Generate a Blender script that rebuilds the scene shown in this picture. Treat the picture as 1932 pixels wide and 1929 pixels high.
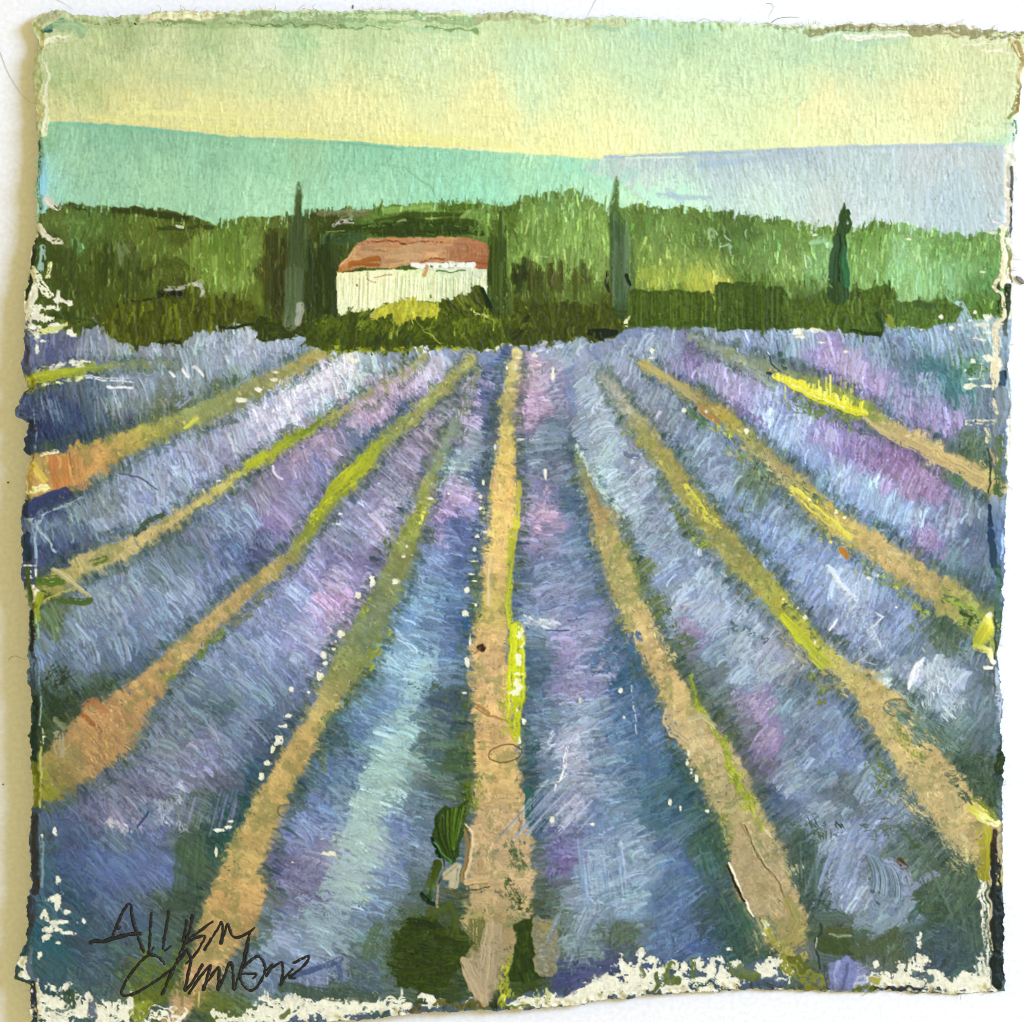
import bpy, bmesh, math
import numpy as np

# ------------------------------------------------------------------ scene, camera, light
S = bpy.context.scene
for o in list(bpy.data.objects): bpy.data.objects.remove(o)
UNIT = 0.158 / 1932.0                 # metres per layout unit: the sheet is about 15 cm wide
CAMH = 0.60
cam = bpy.data.cameras.new('camera'); camo = bpy.data.objects.new('camera', cam)
S.collection.objects.link(camo); S.camera = camo
camo.location = (0, 0, CAMH); camo.rotation_euler = (0, 0, 0)
cam.sensor_fit = 'HORIZONTAL'; cam.angle = 2 * math.atan(0.079 / CAMH)
cam.clip_start = 0.02; cam.clip_end = 20
S.render.resolution_x = 1024; S.render.resolution_y = 1022
world = bpy.data.worlds.new('World'); S.world = world; world.use_nodes = True
bg = world.node_tree.nodes['Background']
bg.inputs[0].default_value = (1.0, 0.86, 0.41, 1); bg.inputs[1].default_value = 0.785    # warm room light
def area_lamp(name, loc, size, power, col):
    l = bpy.data.lights.new(name, 'AREA'); l.shape = 'RECTANGLE'; l.size, l.size_y = size; l.energy = power; l.color = col
    o = bpy.data.objects.new(name, l); S.collection.objects.link(o); o.location = loc
    from mathutils import Vector
    o.rotation_euler = (-Vector(loc)).to_track_quat('-Z', 'Y').to_euler(); return o
area_lamp('window_light', (1.18, 0.40, 0.99), (0.46, 0.76), 43.0, (0.46, 0.585, 0.95))     # daylight from a window on the right
S.view_settings.view_transform = 'Standard'; S.view_settings.look = 'None'
S.view_settings.exposure = 0.0; S.view_settings.gamma = 1.0; S.view_settings.use_curve_mapping = False
S.render.engine = 'CYCLES'; S.render.filter_size = 1.0; S.cycles.filter_width = 1.0

def tag(o, label=None, cat=None, group=None, kind=None):
    if label: o['label'] = label
    if cat: o['category'] = cat
    if group: o['group'] = group
    if kind: o['kind'] = kind
    return o
def lin(c):
    c = np.clip(np.asarray(c, np.float64), 0, 1)
    return np.where(c <= .04045, c / 12.92, ((c + .055) / 1.055) ** 2.4)
def wpos(x, y, z=0.0): return ((x - 966.0) * UNIT, (964.5 - y) * UNIT, z)

# ------------------------------------------------------------------ materials
def new_mat(name):
    m = bpy.data.materials.new(name); m.use_nodes = True
    return m, m.node_tree.nodes, m.node_tree.links, m.node_tree.nodes['Principled BSDF']
def paint_material(name, rough, spec, bump):
    m, N, L, b = new_mat(name)
    a = N.new('ShaderNodeAttribute'); a.attribute_name = 'pigment'
    tc = N.new('ShaderNodeTexCoord')
    n = N.new('ShaderNodeTexNoise'); n.inputs['Scale'].default_value = 5200; n.inputs['Detail'].default_value = 3
    L.new(tc.outputs['Object'], n.inputs['Vector'])
    mix = N.new('ShaderNodeMix'); mix.data_type = 'RGBA'; mix.blend_type = 'MULTIPLY'; mix.inputs['Factor'].default_value = .16
    ramp = N.new('ShaderNodeMapRange'); ramp.inputs['From Min'].default_value = .3; ramp.inputs['From Max'].default_value = .7; ramp.inputs['To Min'].default_value = .78; ramp.inputs['To Max'].default_value = 1.18; ramp.clamp = False
    L.new(n.outputs['Fac'], ramp.inputs['Value'])
    L.new(a.outputs['Color'], mix.inputs['A']); L.new(ramp.outputs['Result'], mix.inputs['B'])
    L.new(mix.outputs['Result'], b.inputs['Base Color'])
    bp = N.new('ShaderNodeBump'); bp.inputs['Strength'].default_value = bump; bp.inputs['Distance'].default_value = .00006
    L.new(n.outputs['Fac'], bp.inputs['Height']); L.new(bp.outputs['Normal'], b.inputs['Normal'])
    b.inputs['Roughness'].default_value = rough; b.inputs['Specular IOR Level'].default_value = spec
    return m
M_PAINT = paint_material('dried_paint', .48, .14, .18)
M_PAPER = paint_material('rag_paper', .9, .15, .7)
def flat_material(name, col, rough=.6, spec=.3):
    m, N, L, b = new_mat(name)
    n = N.new('ShaderNodeTexNoise'); n.inputs['Scale'].default_value = 1400; n.inputs['Detail'].default_value = 4
    tc = N.new('ShaderNodeTexCoord'); L.new(tc.outputs['Object'], n.inputs['Vector'])
    r = N.new('ShaderNodeValToRGB'); c = np.array(lin(col))
    r.color_ramp.elements[0].position = .3; r.color_ramp.elements[0].color = (*(c * .93), 1); r.color_ramp.elements[1].position = .7; r.color_ramp.elements[1].color = (*np.minimum(c * 1.05, .95), 1)
    L.new(n.outputs['Fac'], r.inputs['Fac']); L.new(r.outputs['Color'], b.inputs['Base Color'])
    bp = N.new('ShaderNodeBump'); bp.inputs['Strength'].default_value = .3; bp.inputs['Distance'].default_value = .00005
    L.new(n.outputs['Fac'], bp.inputs['Height']); L.new(bp.outputs['Normal'], b.inputs['Normal'])
    b.inputs['Roughness'].default_value = rough; b.inputs['Specular IOR Level'].default_value = spec
    return m
M_TABLE = flat_material('white_table', (.905, .905, .90), .55, .25)
M_INK = flat_material('signature_ink', (.055, .05, .06), .4, .4)
M_HAIR = flat_material('hair', (.42, .34, .26), .5, .4)
M_LINT = flat_material('lint', (.5, .48, .46), .8, .2)
M_FIBRE = flat_material('paper_fibre', (.72, .69, .52), .9, .1)

# ------------------------------------------------------------------ the table
me = bpy.data.meshes.new('tabletop'); bm = bmesh.new()
bmesh.ops.create_grid(bm, x_segments=2, y_segments=2, size=.6)
r = bmesh.ops.extrude_face_region(bm, geom=bm.faces[:])
bmesh.ops.translate(bm, vec=(0, 0, -.02), verts=[v for v in r['geom'] if isinstance(v, bmesh.types.BMVert)])
bmesh.ops.recalc_face_normals(bm, faces=bm.faces[:])
bm.to_mesh(me); bm.free(); me.materials.append(M_TABLE)
table = bpy.data.objects.new('tabletop', me); S.collection.objects.link(table)
tag(table, 'plain white table surface under the painted sheet', 'tabletop', kind='structure')
# ------------------------------------------------------------------ painter
# The paint film is simulated brush stroke by brush stroke into three grids:
# pigment colour (sRGB), film height and which passage of paint lies on top.
import numpy as np, math
GW = 1250                       # grid cells over the 1932 unit wide layout
Q = GW / 1932.0
GH = 1290
rng = np.random.default_rng(11)

def vnoise(h, w, cy, cx, seed):
    r = np.random.default_rng(seed)
    gy, gx = int(h / cy) + 3, int(w / cx) + 3
    g = r.random((gy, gx)).astype(np.float32)
    ys = np.arange(h) / cy; xs = np.arange(w) / cx
    y0 = ys.astype(int); x0 = xs.astype(int)
    fy = (ys - y0).astype(np.float32); fx = (xs - x0).astype(np.float32)
    fy = fy * fy * (3 - 2 * fy); fx = fx * fx * (3 - 2 * fx)
    a = g[y0] * (1 - fy)[:, None] + g[y0 + 1] * fy[:, None]
    return a[:, x0] * (1 - fx) + a[:, x0 + 1] * fx

def eq(n):                      # spread a noise over 0..1
    n = (n - n.mean()) / (n.std() + 1e-6)
    return np.clip(0.5 + n * 0.28, 0, 1).astype(np.float32)

N40 = eq(vnoise(GH, GW, 42, 42, 1)); N40b = eq(vnoise(GH, GW, 38, 38, 2))
N12 = eq(vnoise(GH, GW, 12, 12, 3)); N12b = eq(vnoise(GH, GW, 11, 11, 4))
N5 = eq(vnoise(GH, GW, 5, 5, 5)); N5b = eq(vnoise(GH, GW, 5, 5, 6))
TOOTH = eq(vnoise(GH, GW, 2.2, 2.2, 7) + 0.6 * vnoise(GH, GW, 4.5, 4.5, 8)
           + 0.35 * vnoise(GH, GW, 1.6, 7, 9) + 0.35 * vnoise(GH, GW, 7, 1.6, 10))
BN = 512                        # bristle marks: fine across, long along
BR = eq(vnoise(BN, BN, 1.7, 60, 21) + 0.8 * vnoise(BN, BN, 4.0, 90, 22) + 0.35 * vnoise(BN, BN, 1.3, 18, 23))

def hx(s):
    s = s.lstrip('#')
    return np.array([int(s[i:i + 2], 16) / 255 for i in (0, 2, 4)], np.float32)

PAPER = hx('f4f1d6')
COL = np.empty((GH, GW, 3), np.float32); COL[:] = PAPER
HGT = np.zeros((GH, GW), np.float32)
PID = np.zeros((GH, GW), np.int16)      # 0 = bare paper
PARTS = ['paper_sheet']
def part(name):
    PARTS.append(name); return len(PARTS) - 1

def ss(x): 
    x = np.clip(x, 0, 1); return x * x * (3 - 2 * x)

CLIP = [None]
def put(y0, y1, x0, x1, a, col, hgt, pid, thr=0.5):
    if CLIP[0] is not None: a = a * CLIP[0][y0:y1, x0:x1]
    A = a[..., None]
    COL[y0:y1, x0:x1] = COL[y0:y1, x0:x1] * (1 - A) + col * A
    h = HGT[y0:y1, x0:x1]
    HGT[y0:y1, x0:x1] = h + (hgt - h * 0.55) * a if hgt is not None else h
    if pid is not None:
        m = a > thr
        PID[y0:y1, x0:x1][m] = pid

def dab(x0, y0, x1, y1, w, col, bulge=0., alpha=.9, dry=.25, var=.10, th=1., pid=None, soft=1.6, ends=.25, thr=.5):
    X0, Y0, X1, Y1, w, bulge = x0 * Q, y0 * Q, x1 * Q, y1 * Q, w * Q, bulge * Q
    m = w / 2 + abs(bulge) + 2
    bx0 = max(0, int(min(X0, X1) - m)); bx1 = min(GW, int(max(X0, X1) + m) + 1)
    by0 = max(0, int(min(Y0, Y1) - m)); by1 = min(GH, int(max(Y0, Y1) + m) + 1)
    if bx1 - bx0 < 2 or by1 - by0 < 2: return
    L = math.hypot(X1 - X0, Y1 - Y0) + 1e-3
    ux, uy = (X1 - X0) / L, (Y1 - Y0) / L
    dx = (np.arange(bx0, bx1, dtype=np.float32) - X0)[None, :]
    dy = (np.arange(by0, by1, dtype=np.float32) - Y0)[:, None]
    s = (dx * ux + dy * uy) / L
    t = -dx * uy + dy * ux - bulge * 4 * s * (1 - s)
    o = rng.integers(0, BN, 4)
    ti = (t + o[0]).astype(np.int32)
    si = (s * L)
    b = BR[ti % BN, (si + o[1]).astype(np.int32) % BN]
    e = BR[ti % BN, o[2]]
    e2 = BR[ti % BN, o[3]]
    a = ss((w / 2 - np.abs(t) + (b - .5) * 1.6) / soft + .5)
    a = a * ss((s * L - e * ends * w) / soft + .5) * ss(((1 - s) * L - e2 * ends * 1.6 * w) / soft + .5)
    tooth = TOOTH[by0:by1, bx0:bx1]
    if dry > 0:
        a = a * ss((b * .6 + tooth * .4 - dry * (.35 + .65 * np.clip(s, 0, 1)) ) / .22 + .5)
    a = a * alpha
    c = np.asarray(col, np.float32)[None, None, :] * (1 + (b - .5) * 2 * var)[..., None]
    rim = np.exp(-((w / 2 - np.abs(t)) / 1.3) ** 2) * .5
    h = th * (.15 + .95 * b + rim)
    put(by0, by1, bx0, bx1, a, c, h, pid, thr)

def pstroke(pts, widths, cols, alpha=1., dry=.15, var=.10, th=1., pid=None, soft=1.8, rough=3., cross=False, thr=.5):
    """a long stroke along a polyline; width and colour change along it"""
    P = np.array(pts, np.float32) * Q
    n = len(P)
    wd = np.array(widths if hasattr(widths, '__len__') else [widths] * n, np.float32) * Q
    C = np.array([hx(c) if isinstance(c, str) else c for c in (cols if isinstance(cols, (list, tuple)) else [cols] * n)], np.float32)
    m = wd.max() / 2 + rough * Q * 2 + 3
    bx0 = max(0, int(P[:, 0].min() - m)); bx1 = min(GW, int(P[:, 0].max() + m) + 1)
    by0 = max(0, int(P[:, 1].min() - m)); by1 = min(GH, int(P[:, 1].max() + m) + 1)
    if bx1 - bx0 < 2 or by1 - by0 < 2: return
    X = np.arange(bx0, bx1, dtype=np.float32)[None, :] + (N12[by0:by1, bx0:bx1] - .5) * rough * 2 * Q + (N5[by0:by1, bx0:bx1] - .5) * rough * Q
    Y = np.arange(by0, by1, dtype=np.float32)[:, None] + (N12b[by0:by1, bx0:bx1] - .5) * rough * 2 * Q + (N5b[by0:by1, bx0:bx1] - .5) * rough * Q
    best = np.full(X.shape, 1e9, np.float32); S = np.zeros_like(best); T = np.zeros_like(best); W = np.full_like(best, .5); K = np.zeros_like(best)
    acc = 0.
    for i in range(n - 1):
        d = P[i + 1] - P[i]; L = float(np.hypot(*d)) + 1e-4
        u = d / L
        rx, ry = X - P[i, 0], Y - P[i, 1]
        s = rx * u[0] + ry * u[1]
        k = np.clip(s / L, 0, 1)
        t = -rx * u[1] + ry * u[0]
        dist = np.hypot(rx - k * d[0], ry - k * d[1])
        w = wd[i] * (1 - k) + wd[i + 1] * k
        r = dist / np.maximum(w / 2, .3)
        mk = r < best
        best = np.where(mk, r, best); S = np.where(mk, acc + s, S); T = np.where(mk, t, T); W = np.where(mk, w, W); K = np.where(mk, i + k, K)
        acc += L
    o = rng.integers(0, BN, 2)
    if cross: b = BR[(S + o[0]).astype(np.int32) % BN, (T + o[1]).astype(np.int32) % BN]
    else: b = BR[(T + o[0]).astype(np.int32) % BN, (S + o[1]).astype(np.int32) % BN]
    a = ss((1 - best) * W / 2 / soft + .5)
    if dry > 0: a = a * ss((b * .6 + TOOTH[by0:by1, bx0:bx1] * .4 - dry) / .22 + .5)
    a = a * alpha
    i0 = np.clip(K.astype(int), 0, n - 2); f = (K - i0)[..., None]
    c = C[i0] * (1 - f) + C[i0 + 1] * f
    c = c * (1 + (b - .5) * 2 * var)[..., None]
    rim = np.exp(-((1 - best) * W / 2 / 1.3) ** 2) * .5
    put(by0, by1, bx0, bx1, a, c, th * (.2 + .9 * b + rim), pid, thr)

def polymask(pts, rough=3., soft=1.5):
    """mask of a polygon with an uneven edge (grid window + coverage)"""
    P = np.array(pts, np.float32) * Q
    m = rough * Q * 2 + 3
    bx0 = max(0, int(P[:, 0].min() - m)); bx1 = min(GW, int(P[:, 0].max() + m) + 1)
    by0 = max(0, int(P[:, 1].min() - m)); by1 = min(GH, int(P[:, 1].max() + m) + 1)
    X = np.arange(bx0, bx1, dtype=np.float32)[None, :] + (N12[by0:by1, bx0:bx1] - .5) * rough * 2 * Q + (N5[by0:by1, bx0:bx1] - .5) * rough * 1.2 * Q
    Y = np.arange(by0, by1, dtype=np.float32)[:, None] + (N12b[by0:by1, bx0:bx1] - .5) * rough * 2 * Q + (N5b[by0:by1, bx0:bx1] - .5) * rough * 1.2 * Q
    ins = np.zeros(X.shape, bool)
    n = len(P)
    for i in range(n):
        ax, ay = P[i]; bx, by = P[(i + 1) % n]
        if ay == by: continue
        cr = ((Y >= ay) != (Y >= by)) & (X < (bx - ax) * (Y - ay) / (by - ay) + ax)
        ins ^= cr
    a = ins.astype(np.float32)
    for _ in range(int(soft)):
        p = np.pad(a, 1, mode='edge')
        a = (p[1:-1, 1:-1] * 4 + p[:-2, 1:-1] + p[2:, 1:-1] + p[1:-1, :-2] + p[1:-1, 2:]) / 8
    return by0, by1, bx0, bx1, a

class Field:
    """pigment mixed on the palette at given spots, blended between them"""
    def __init__(self, text, power=3.4, warp=16.):
        v = text.split()
        self.p = np.array([[float(v[i]), float(v[i + 1])] for i in range(0, len(v), 3)], np.float32)
        self.c = np.array([hx(v[i + 2]) for i in range(0, len(v), 3)], np.float32)
        self.pow = power; self.warp = warp
    def at(self, x, y):
        sh = np.broadcast(x, y).shape
        x = np.broadcast_to(x, sh).ravel(); y = np.broadcast_to(y, sh).ravel()
        num = np.zeros((x.size, 3), np.float32); den = np.zeros((x.size, 1), np.float32)
        for p, c in zip(self.p, self.c):
            w = (((x - p[0]) ** 2 + (y - p[1]) ** 2 + 30.) ** (-self.pow / 2))[:, None].astype(np.float32)
            num += w * c; den += w
        return (num / den).reshape(sh + (3,))
    def window(self, by0, by1, bx0, bx1):
        st = 5
        gy = np.arange(by0, by1 + 2 * st, st); gx = np.arange(bx0, bx1 + 2 * st, st)
        low = self.at((gx / Q)[None, :], (gy / Q)[:, None])
        Y = (np.arange(by1 - by0)[:, None] + (N12[by0:by1, bx0:bx1] - .5) * self.warp + (N40[by0:by1, bx0:bx1] - .5) * self.warp) / st
        X = (np.arange(bx1 - bx0)[None, :] + (N12b[by0:by1, bx0:bx1] - .5) * self.warp + (N40b[by0:by1, bx0:bx1] - .5) * self.warp) / st
        Y = np.clip(Y, 0, low.shape[0] - 1.01); X = np.clip(X, 0, low.shape[1] - 1.01)
        i = Y.astype(int); j = X.astype(int); fy = (Y - i)[..., None]; fx = (X - j)[..., None]
        return (low[i, j] * (1 - fx) + low[i, j + 1] * fx) * (1 - fy) + (low[i + 1, j] * (1 - fx) + low[i + 1, j + 1] * fx) * fy

def fill(pts, field, pid, rough=4., dry=.0, th=.5, alpha=1., soft=1.5, var=.05):
    w = polymask(pts, rough, soft); a = w[4] * alpha
    y0, y1, x0, x1 = w[:4]
    if dry > 0: a = a * ss((TOOTH[y0:y1, x0:x1] * .6 + N5[y0:y1, x0:x1] * .4 - dry) / .2 + .5)
    c = field.window(y0, y1, x0, x1) if isinstance(field, Field) else np.broadcast_to(hx(field) if isinstance(field, str) else field, a.shape + (3,))
    c = c * (1 + (TOOTH[y0:y1, x0:x1] - .5) * 2 * var)[..., None]
    put(y0, y1, x0, x1, a, c, th * (.3 + .5 * N5[y0:y1, x0:x1]), pid)
    return w

def clip_to(win):
    m = np.zeros((GH, GW), np.float32); m[win[0]:win[1], win[2]:win[3]] = win[4]; CLIP[0] = m

def scatter(win, field, n, direc, length, width, pid, jit=.05, alpha=(.5, .85), dry=.25, var=.1, th=1., bulge=0., tint=None, ends=.4):
    """n brush strokes spread over a window's mask"""
    y0, y1, x0, x1, a = win
    ys, xs = np.nonzero(a > .6)
    if len(ys) == 0: return
    pick = rng.integers(0, len(ys), n)
    X = (xs[pick] + x0) / Q; Y = (ys[pick] + y0) / Q
    jx = rng.normal(0, 7, n); jy = rng.normal(0, 7, n)
    C = field.at(X + jx, Y + jy)
    for k in range(n):
        x, y = float(X[k]), float(Y[k])
        ang = direc(x, y) + rng.normal(0, .13)
        L = length * rng.uniform(.6, 1.4); w = width * rng.uniform(.6, 1.5)
        c = C[k] * (1 + rng.normal(0, jit)) + rng.normal(0, jit * .16, 3)
        if tint is not None and rng.random() < .3: c = c * .7 + tint[rng.integers(len(tint))] * .3
        ca, sa = math.cos(ang) * L / 2, math.sin(ang) * L / 2
        dab(x - ca, y - sa, x + ca, y + sa, w, np.clip(c, 0, 1), bulge * rng.normal(1, .4) * (-1 if ca > 0 else 1), rng.uniform(*alpha), dry * rng.uniform(.5, 1.5), var, th * rng.uniform(.6, 1.2), pid, ends=ends)

# close views the passages were measured in: name -> (x0, y0, units per step)
VIEW = {'A': (0, 0, .4995), 'B': (965, 0, .4995), 'C': (1930, 0, .4995), 'D': (0, 500, .4995), 'E': (800, 500, .3623),
        'F': (1450, 480, .3623), 'G': (2100, 500, .4115),
        'R1': (0, 900, .4141), 'R2': (700, 900, .4141), 'R3': (1400, 900, .4141), 'R4': (2095, 900, .4141),
        'R5': (0, 1500, .4141), 'R6': (700, 1500, .4141), 'R7': (1400, 1500, .4141), 'R8': (2095, 1500, .4141),
        'S1': (0, 2190, .4141), 'S2': (700, 2190, .4141), 'S3': (1400, 2190, .4141), 'S4': (2095, 2190, .4141),
        'SIG': (200, 2500, .3727)}
K0 = 1932 / 2895.
def V(v, pts):
    x0, y0, k = VIEW[v]
    return [((x0 + x * k) * K0, (y0 + y * k) * K0) for x, y in pts]
def VS(v): return VIEW[v][2] * K0
def mark(v, pts, w, col, **kw):
    """one deliberate stroke, measured in a close view"""
    k = VS(v); kw.setdefault('rough', 2.)
    if kw.get('pid', None) == 0: kw['rough'] = 3.5; kw['dry'] = max(kw.get('dry', .2), .42); kw['soft'] = 1.3
    ww = [q * k for q in w] if hasattr(w, '__len__') else w * k
    P = V(v, pts)
    if len(P) == 1: P = [P[0], (P[0][0] + .8, P[0][1] + 1.2)]
    pstroke(P, ww, col, **kw)
def area(v, pts, col, pid, **kw):
    return fill(V(v, pts), col, pid, **kw)
def blot(cx, cy, rx, ry, col, pid=0, ragged=.55, th=.25, alpha=1.):
    """a torn edged fleck"""
    X0, Y0, rx, ry = cx * Q, cy * Q, max(rx * Q, .7), max(ry * Q, .7)
    m = 1.7
    bx0 = max(0, int(X0 - rx * m - 2)); bx1 = min(GW, int(X0 + rx * m) + 3); by0 = max(0, int(Y0 - ry * m - 2)); by1 = min(GH, int(Y0 + ry * m) + 3)
    if bx1 - bx0 < 2 or by1 - by0 < 2: return
    dx = (np.arange(bx0, bx1) - X0)[None, :] / rx; dy = (np.arange(by0, by1) - Y0)[:, None] / ry
    o = rng.integers(0, 300, 2)
    sl = (slice(by0, by1), slice(bx0, bx1))
    n = (N5[sl] - .5) * 1.6 + (TOOTH[sl] - .5) * 1.3 + (N12[sl] - .5) * .6
    r = np.hypot(dx, dy) + n * ragged
    a = ss((1 - r) * min(rx, ry) / 1.3 + .5) * alpha
    put(by0, by1, bx0, bx1, a.astype(np.float32), np.asarray(col, np.float32)[None, None, :] * (1 + (TOOTH[sl] - .5) * .08)[..., None], th, pid)
def bare(v, spots):
    """flecks where the paper was left unpainted: x y w h in view steps"""
    k = VS(v)
    for x, y, w, h in spots:
        (cx, cy), = V(v, [(x, y)])
        if w * h < 2600 and rng.random() < .3: continue
        blot(cx, cy, w * k * .40, h * k * .40, PAPER * rng.uniform(.99, 1.05), 0)
# ------------------------------------------------------------------ the picture
VERT = math.pi / 2
def d_vert(x, y): return VERT + .06 * math.sin(x * .02 + y * .013)

# --- sky
SKY = part('painted_sky')
sky_f = Field('''90 90 b9cf9d 110 140 a9c590 200 130 b7ce98 300 90 bdd3a0 400 130 bcd59f 500 100 c1d9a8 600 120 c4deab
800 110 c5e2b2 1000 100 bfe3b8 1200 100 bfe2b4 1210 78 b4dcb6 1400 110 c0e2b6 1500 100 b8dcb2 1700 120 c3deae 1860 120 c9dda8
400 80 a7c58f 250 70 9fba84 560 85 a6cf9b 700 70 b5d4a0 1000 62 bcd9a4 1300 70 aed6a8 1600 85 b4d8b0
120 180 b3c88e 170 165 a5bd80 300 170 c4d49a 500 170 c2d9a1 800 180 cde5ae 1000 170 c8e8b8 1300 170 c9e8b6 1500 170 cbe8b4 1750 170 d6e4ac 1860 180 cbdfae
120 215 cdd49a 250 212 d9dc98 400 215 d6dd9c 500 215 d5df9f 650 210 dce6a6 750 215 d7e7a8 930 212 e0eaaa 1100 220 d6edb2 1300 220 d2efba 1550 200 dfe8b0 1750 190 dfe5ac
120 225 c8d49c 400 240 d8dc98 600 250 d6df9e 750 255 dfe6a0 900 265 e4eaa8 1050 280 e8f0ac 1150 288 eef5b2 1300 265 d9f0b8 1500 258 daf0b4 1700 258 dcefb6 1870 255 c9e6b6''', 3.2, 26)
sky_f.c = np.clip(sky_f.c * np.array([1.03, 1.02, .99], np.float32), 0, 1)
top = [(40, 20), (300, 20), (700, 22), (1100, 30), (1500, 50), (1945, 62)]
hor = [(1900, 285), (1600, 290), (1300, 300), (1140, 308), (900, 296), (700, 280), (400, 268), (200, 245), (60, 240)]
w = fill(top + hor, sky_f, SKY, rough=2, th=.4); clip_to(w)
scatter(w, sky_f, 500, lambda x, y: .05, 110, 26, SKY, .02, (.25, .5), .55, .03, .5)
scatter(w, sky_f, 2200, d_vert, 42, 11, SKY, .018, (.3, .6), .75, .035, .8, ends=.8)
scatter(w, sky_f, 6500, d_vert, 26, 2.4, SKY, .042, (.25, .55), .7, .05, 1.5, ends=1.6)

CLIP[0] = None

# --- far hills
HILL = part('painted_hill'); BHILL = part('painted_hill')
teal_f = Field('''90 260 84bea0 150 300 8fc4aa 300 262 7fb9a2 300 340 96cdb0 500 300 8bc7ab 500 380 9ed6ba 700 300 82c6ae 700 370 98d6bd
900 310 8fd3ba 900 365 8ed8c2 1050 320 95d6c0 1100 360 a5e0c6 1200 375 b2e6cc 75 330 8fd0d0 200 250 7cb8a2 430 268 84bfa4 560 275 8fc4a4 850 290 88ccb6 1000 300 a0dbbb 1250 380 b4e3d2 1400 400 b0d8d2''', 3, 22)
blue_f = Field('''1160 305 a9b9c8 1250 310 a4b8cc 1350 300 9cb1ca 1350 350 a9c2d2 1500 300 a3b6cc 1500 360 b0c9d6 1550 400 b5c3cf 1650 330 a7bccf 1750 300 adb9cc
1800 380 a3bbd4 1880 320 a9b6c6 1300 385 b3ddd2 1250 352 b2d6cf 1200 340 b0c6d0 1450 400 b6d2d6 1650 410 b4c6da 1500 282 98aac6 1130 330 a4cdc8''', 3, 22)
for f_ in (teal_f, blue_f):
    g_ = f_.c.mean(1, keepdims=True); f_.c = np.clip((g_ + (f_.c - g_) * .84) * np.array([1.05, 1.02, .99], np.float32), 0, 1)
tl = [(60, 229), (150, 230), (230, 235), (330, 247), (430, 258), (560, 262), (680, 268), (750, 275), (850, 281), (950, 287), (1050, 294), (1170, 304), (1300, 370), (1320, 440), (60, 440)]
w = fill(tl, teal_f, HILL, rough=.8, th=.5); clip_to(w)
scatter(w, teal_f, 160, lambda x, y: .07, 120, 18, HILL, .02, (.2, .5), .6, .04, .6)
scatter(w, teal_f, 2800, lambda x, y: VERT + .12 + .12 * math.sin(x * .015), 26, 2.4, HILL, .065, (.25, .65), .7, .06, 1.5, ends=1.6)
scatter(w, teal_f, 1000, lambda x, y: VERT + .12 + .1 * math.sin(x * .015), 46, 10, HILL, .022, (.35, .7), .7, .07, 1., ends=.8)
CLIP[0] = None
bl = [(1090, 318), (1140, 297), (1230, 292), (1330, 288), (1450, 281), (1600, 275), (1750, 272), (1895, 270), (1895, 450), (1270, 440), (1230, 392), (1180, 350)]
w = fill(bl, blue_f, BHILL, rough=.8, th=.5, soft=1); clip_to(w)
scatter(w, blue_f, 140, lambda x, y: -.04, 120, 18, BHILL, .02, (.2, .5), .6, .04, .6)
scatter(w, blue_f, 2600, lambda x, y: VERT - .1 + .22 * math.sin(x * .012), 28, 2.4, BHILL, .065, (.25, .65), .7, .06, 1.5, ends=1.6)
scatter(w, blue_f, 900, lambda x, y: VERT - .1 + .2 * math.sin(x * .012), 50, 9, BHILL, .022, (.35, .7), .7, .06, 1.1, ends=.8)
CLIP[0] = None
for x, y, c in [(1140, 318, 'a5d3c8'), (1180, 330, 'acd0cc'), (1100, 325, '9dd6c2'), (1210, 360, 'b4dccc'), (1260, 370, 'b6e2d0'), (1160, 350, 'aadccb'), (1230, 385, 'b4e4d0'), (1300, 395, 'b5dfd8')]:
    for k in range(5):
        dab(x + rng.normal(0, 20), y - 18 + rng.normal(0, 6), x + rng.normal(0, 20), y + 18, 14, hx(c), 0, .55, .7, .05, .8, HILL if x < 1200 else BHILL, ends=.8)
# yellow light lying along the ridge, and the drawn ridge itself
for pts, wd, c, al in [([(170, 222), (300, 232), (430, 245), (560, 252)], 9, 'f0e48e', .75), ([(260, 208), (330, 212), (430, 218), (520, 222)], 16, 'efe396', .7),
                       ([(420, 240), (560, 256), (680, 262), (760, 266), (850, 274)], 10, 'f1e790', .75), ([(760, 258), (860, 264), (960, 272)], 18, 'f4ec96', .7),
                       ([(860, 212), (930, 214), (975, 220)], 26, 'f2eaa2', .65), ([(900, 278), (1000, 287), (1140, 296)], 10, 'eff3aa', .8), ([(1150, 292), (1350, 282), (1600, 270)], 7, 'e2f2b0', .5),
                       ([(90, 228), (240, 234), (360, 245)], 4, 'dbd894', .8)]:
    pstroke(pts, wd, c, al, .38, .04, .7, SKY, soft=4, rough=1.)
for pts, wd, c, al in [([(110, 233), (240, 240), (330, 250), (420, 258)], 6, '79b5a0', .7), ([(330, 250), (430, 262), (500, 262)], 7, '86bba0', .6), ([(500, 265), (640, 272)], 6, '84b79d', .6),
                       ([(640, 270), (740, 279), (760, 282)], 4, '6fb29c', .8)]:
    pstroke(pts, wd, c, al, .3, .05, .7, HILL, soft=3, rough=.8)
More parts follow.
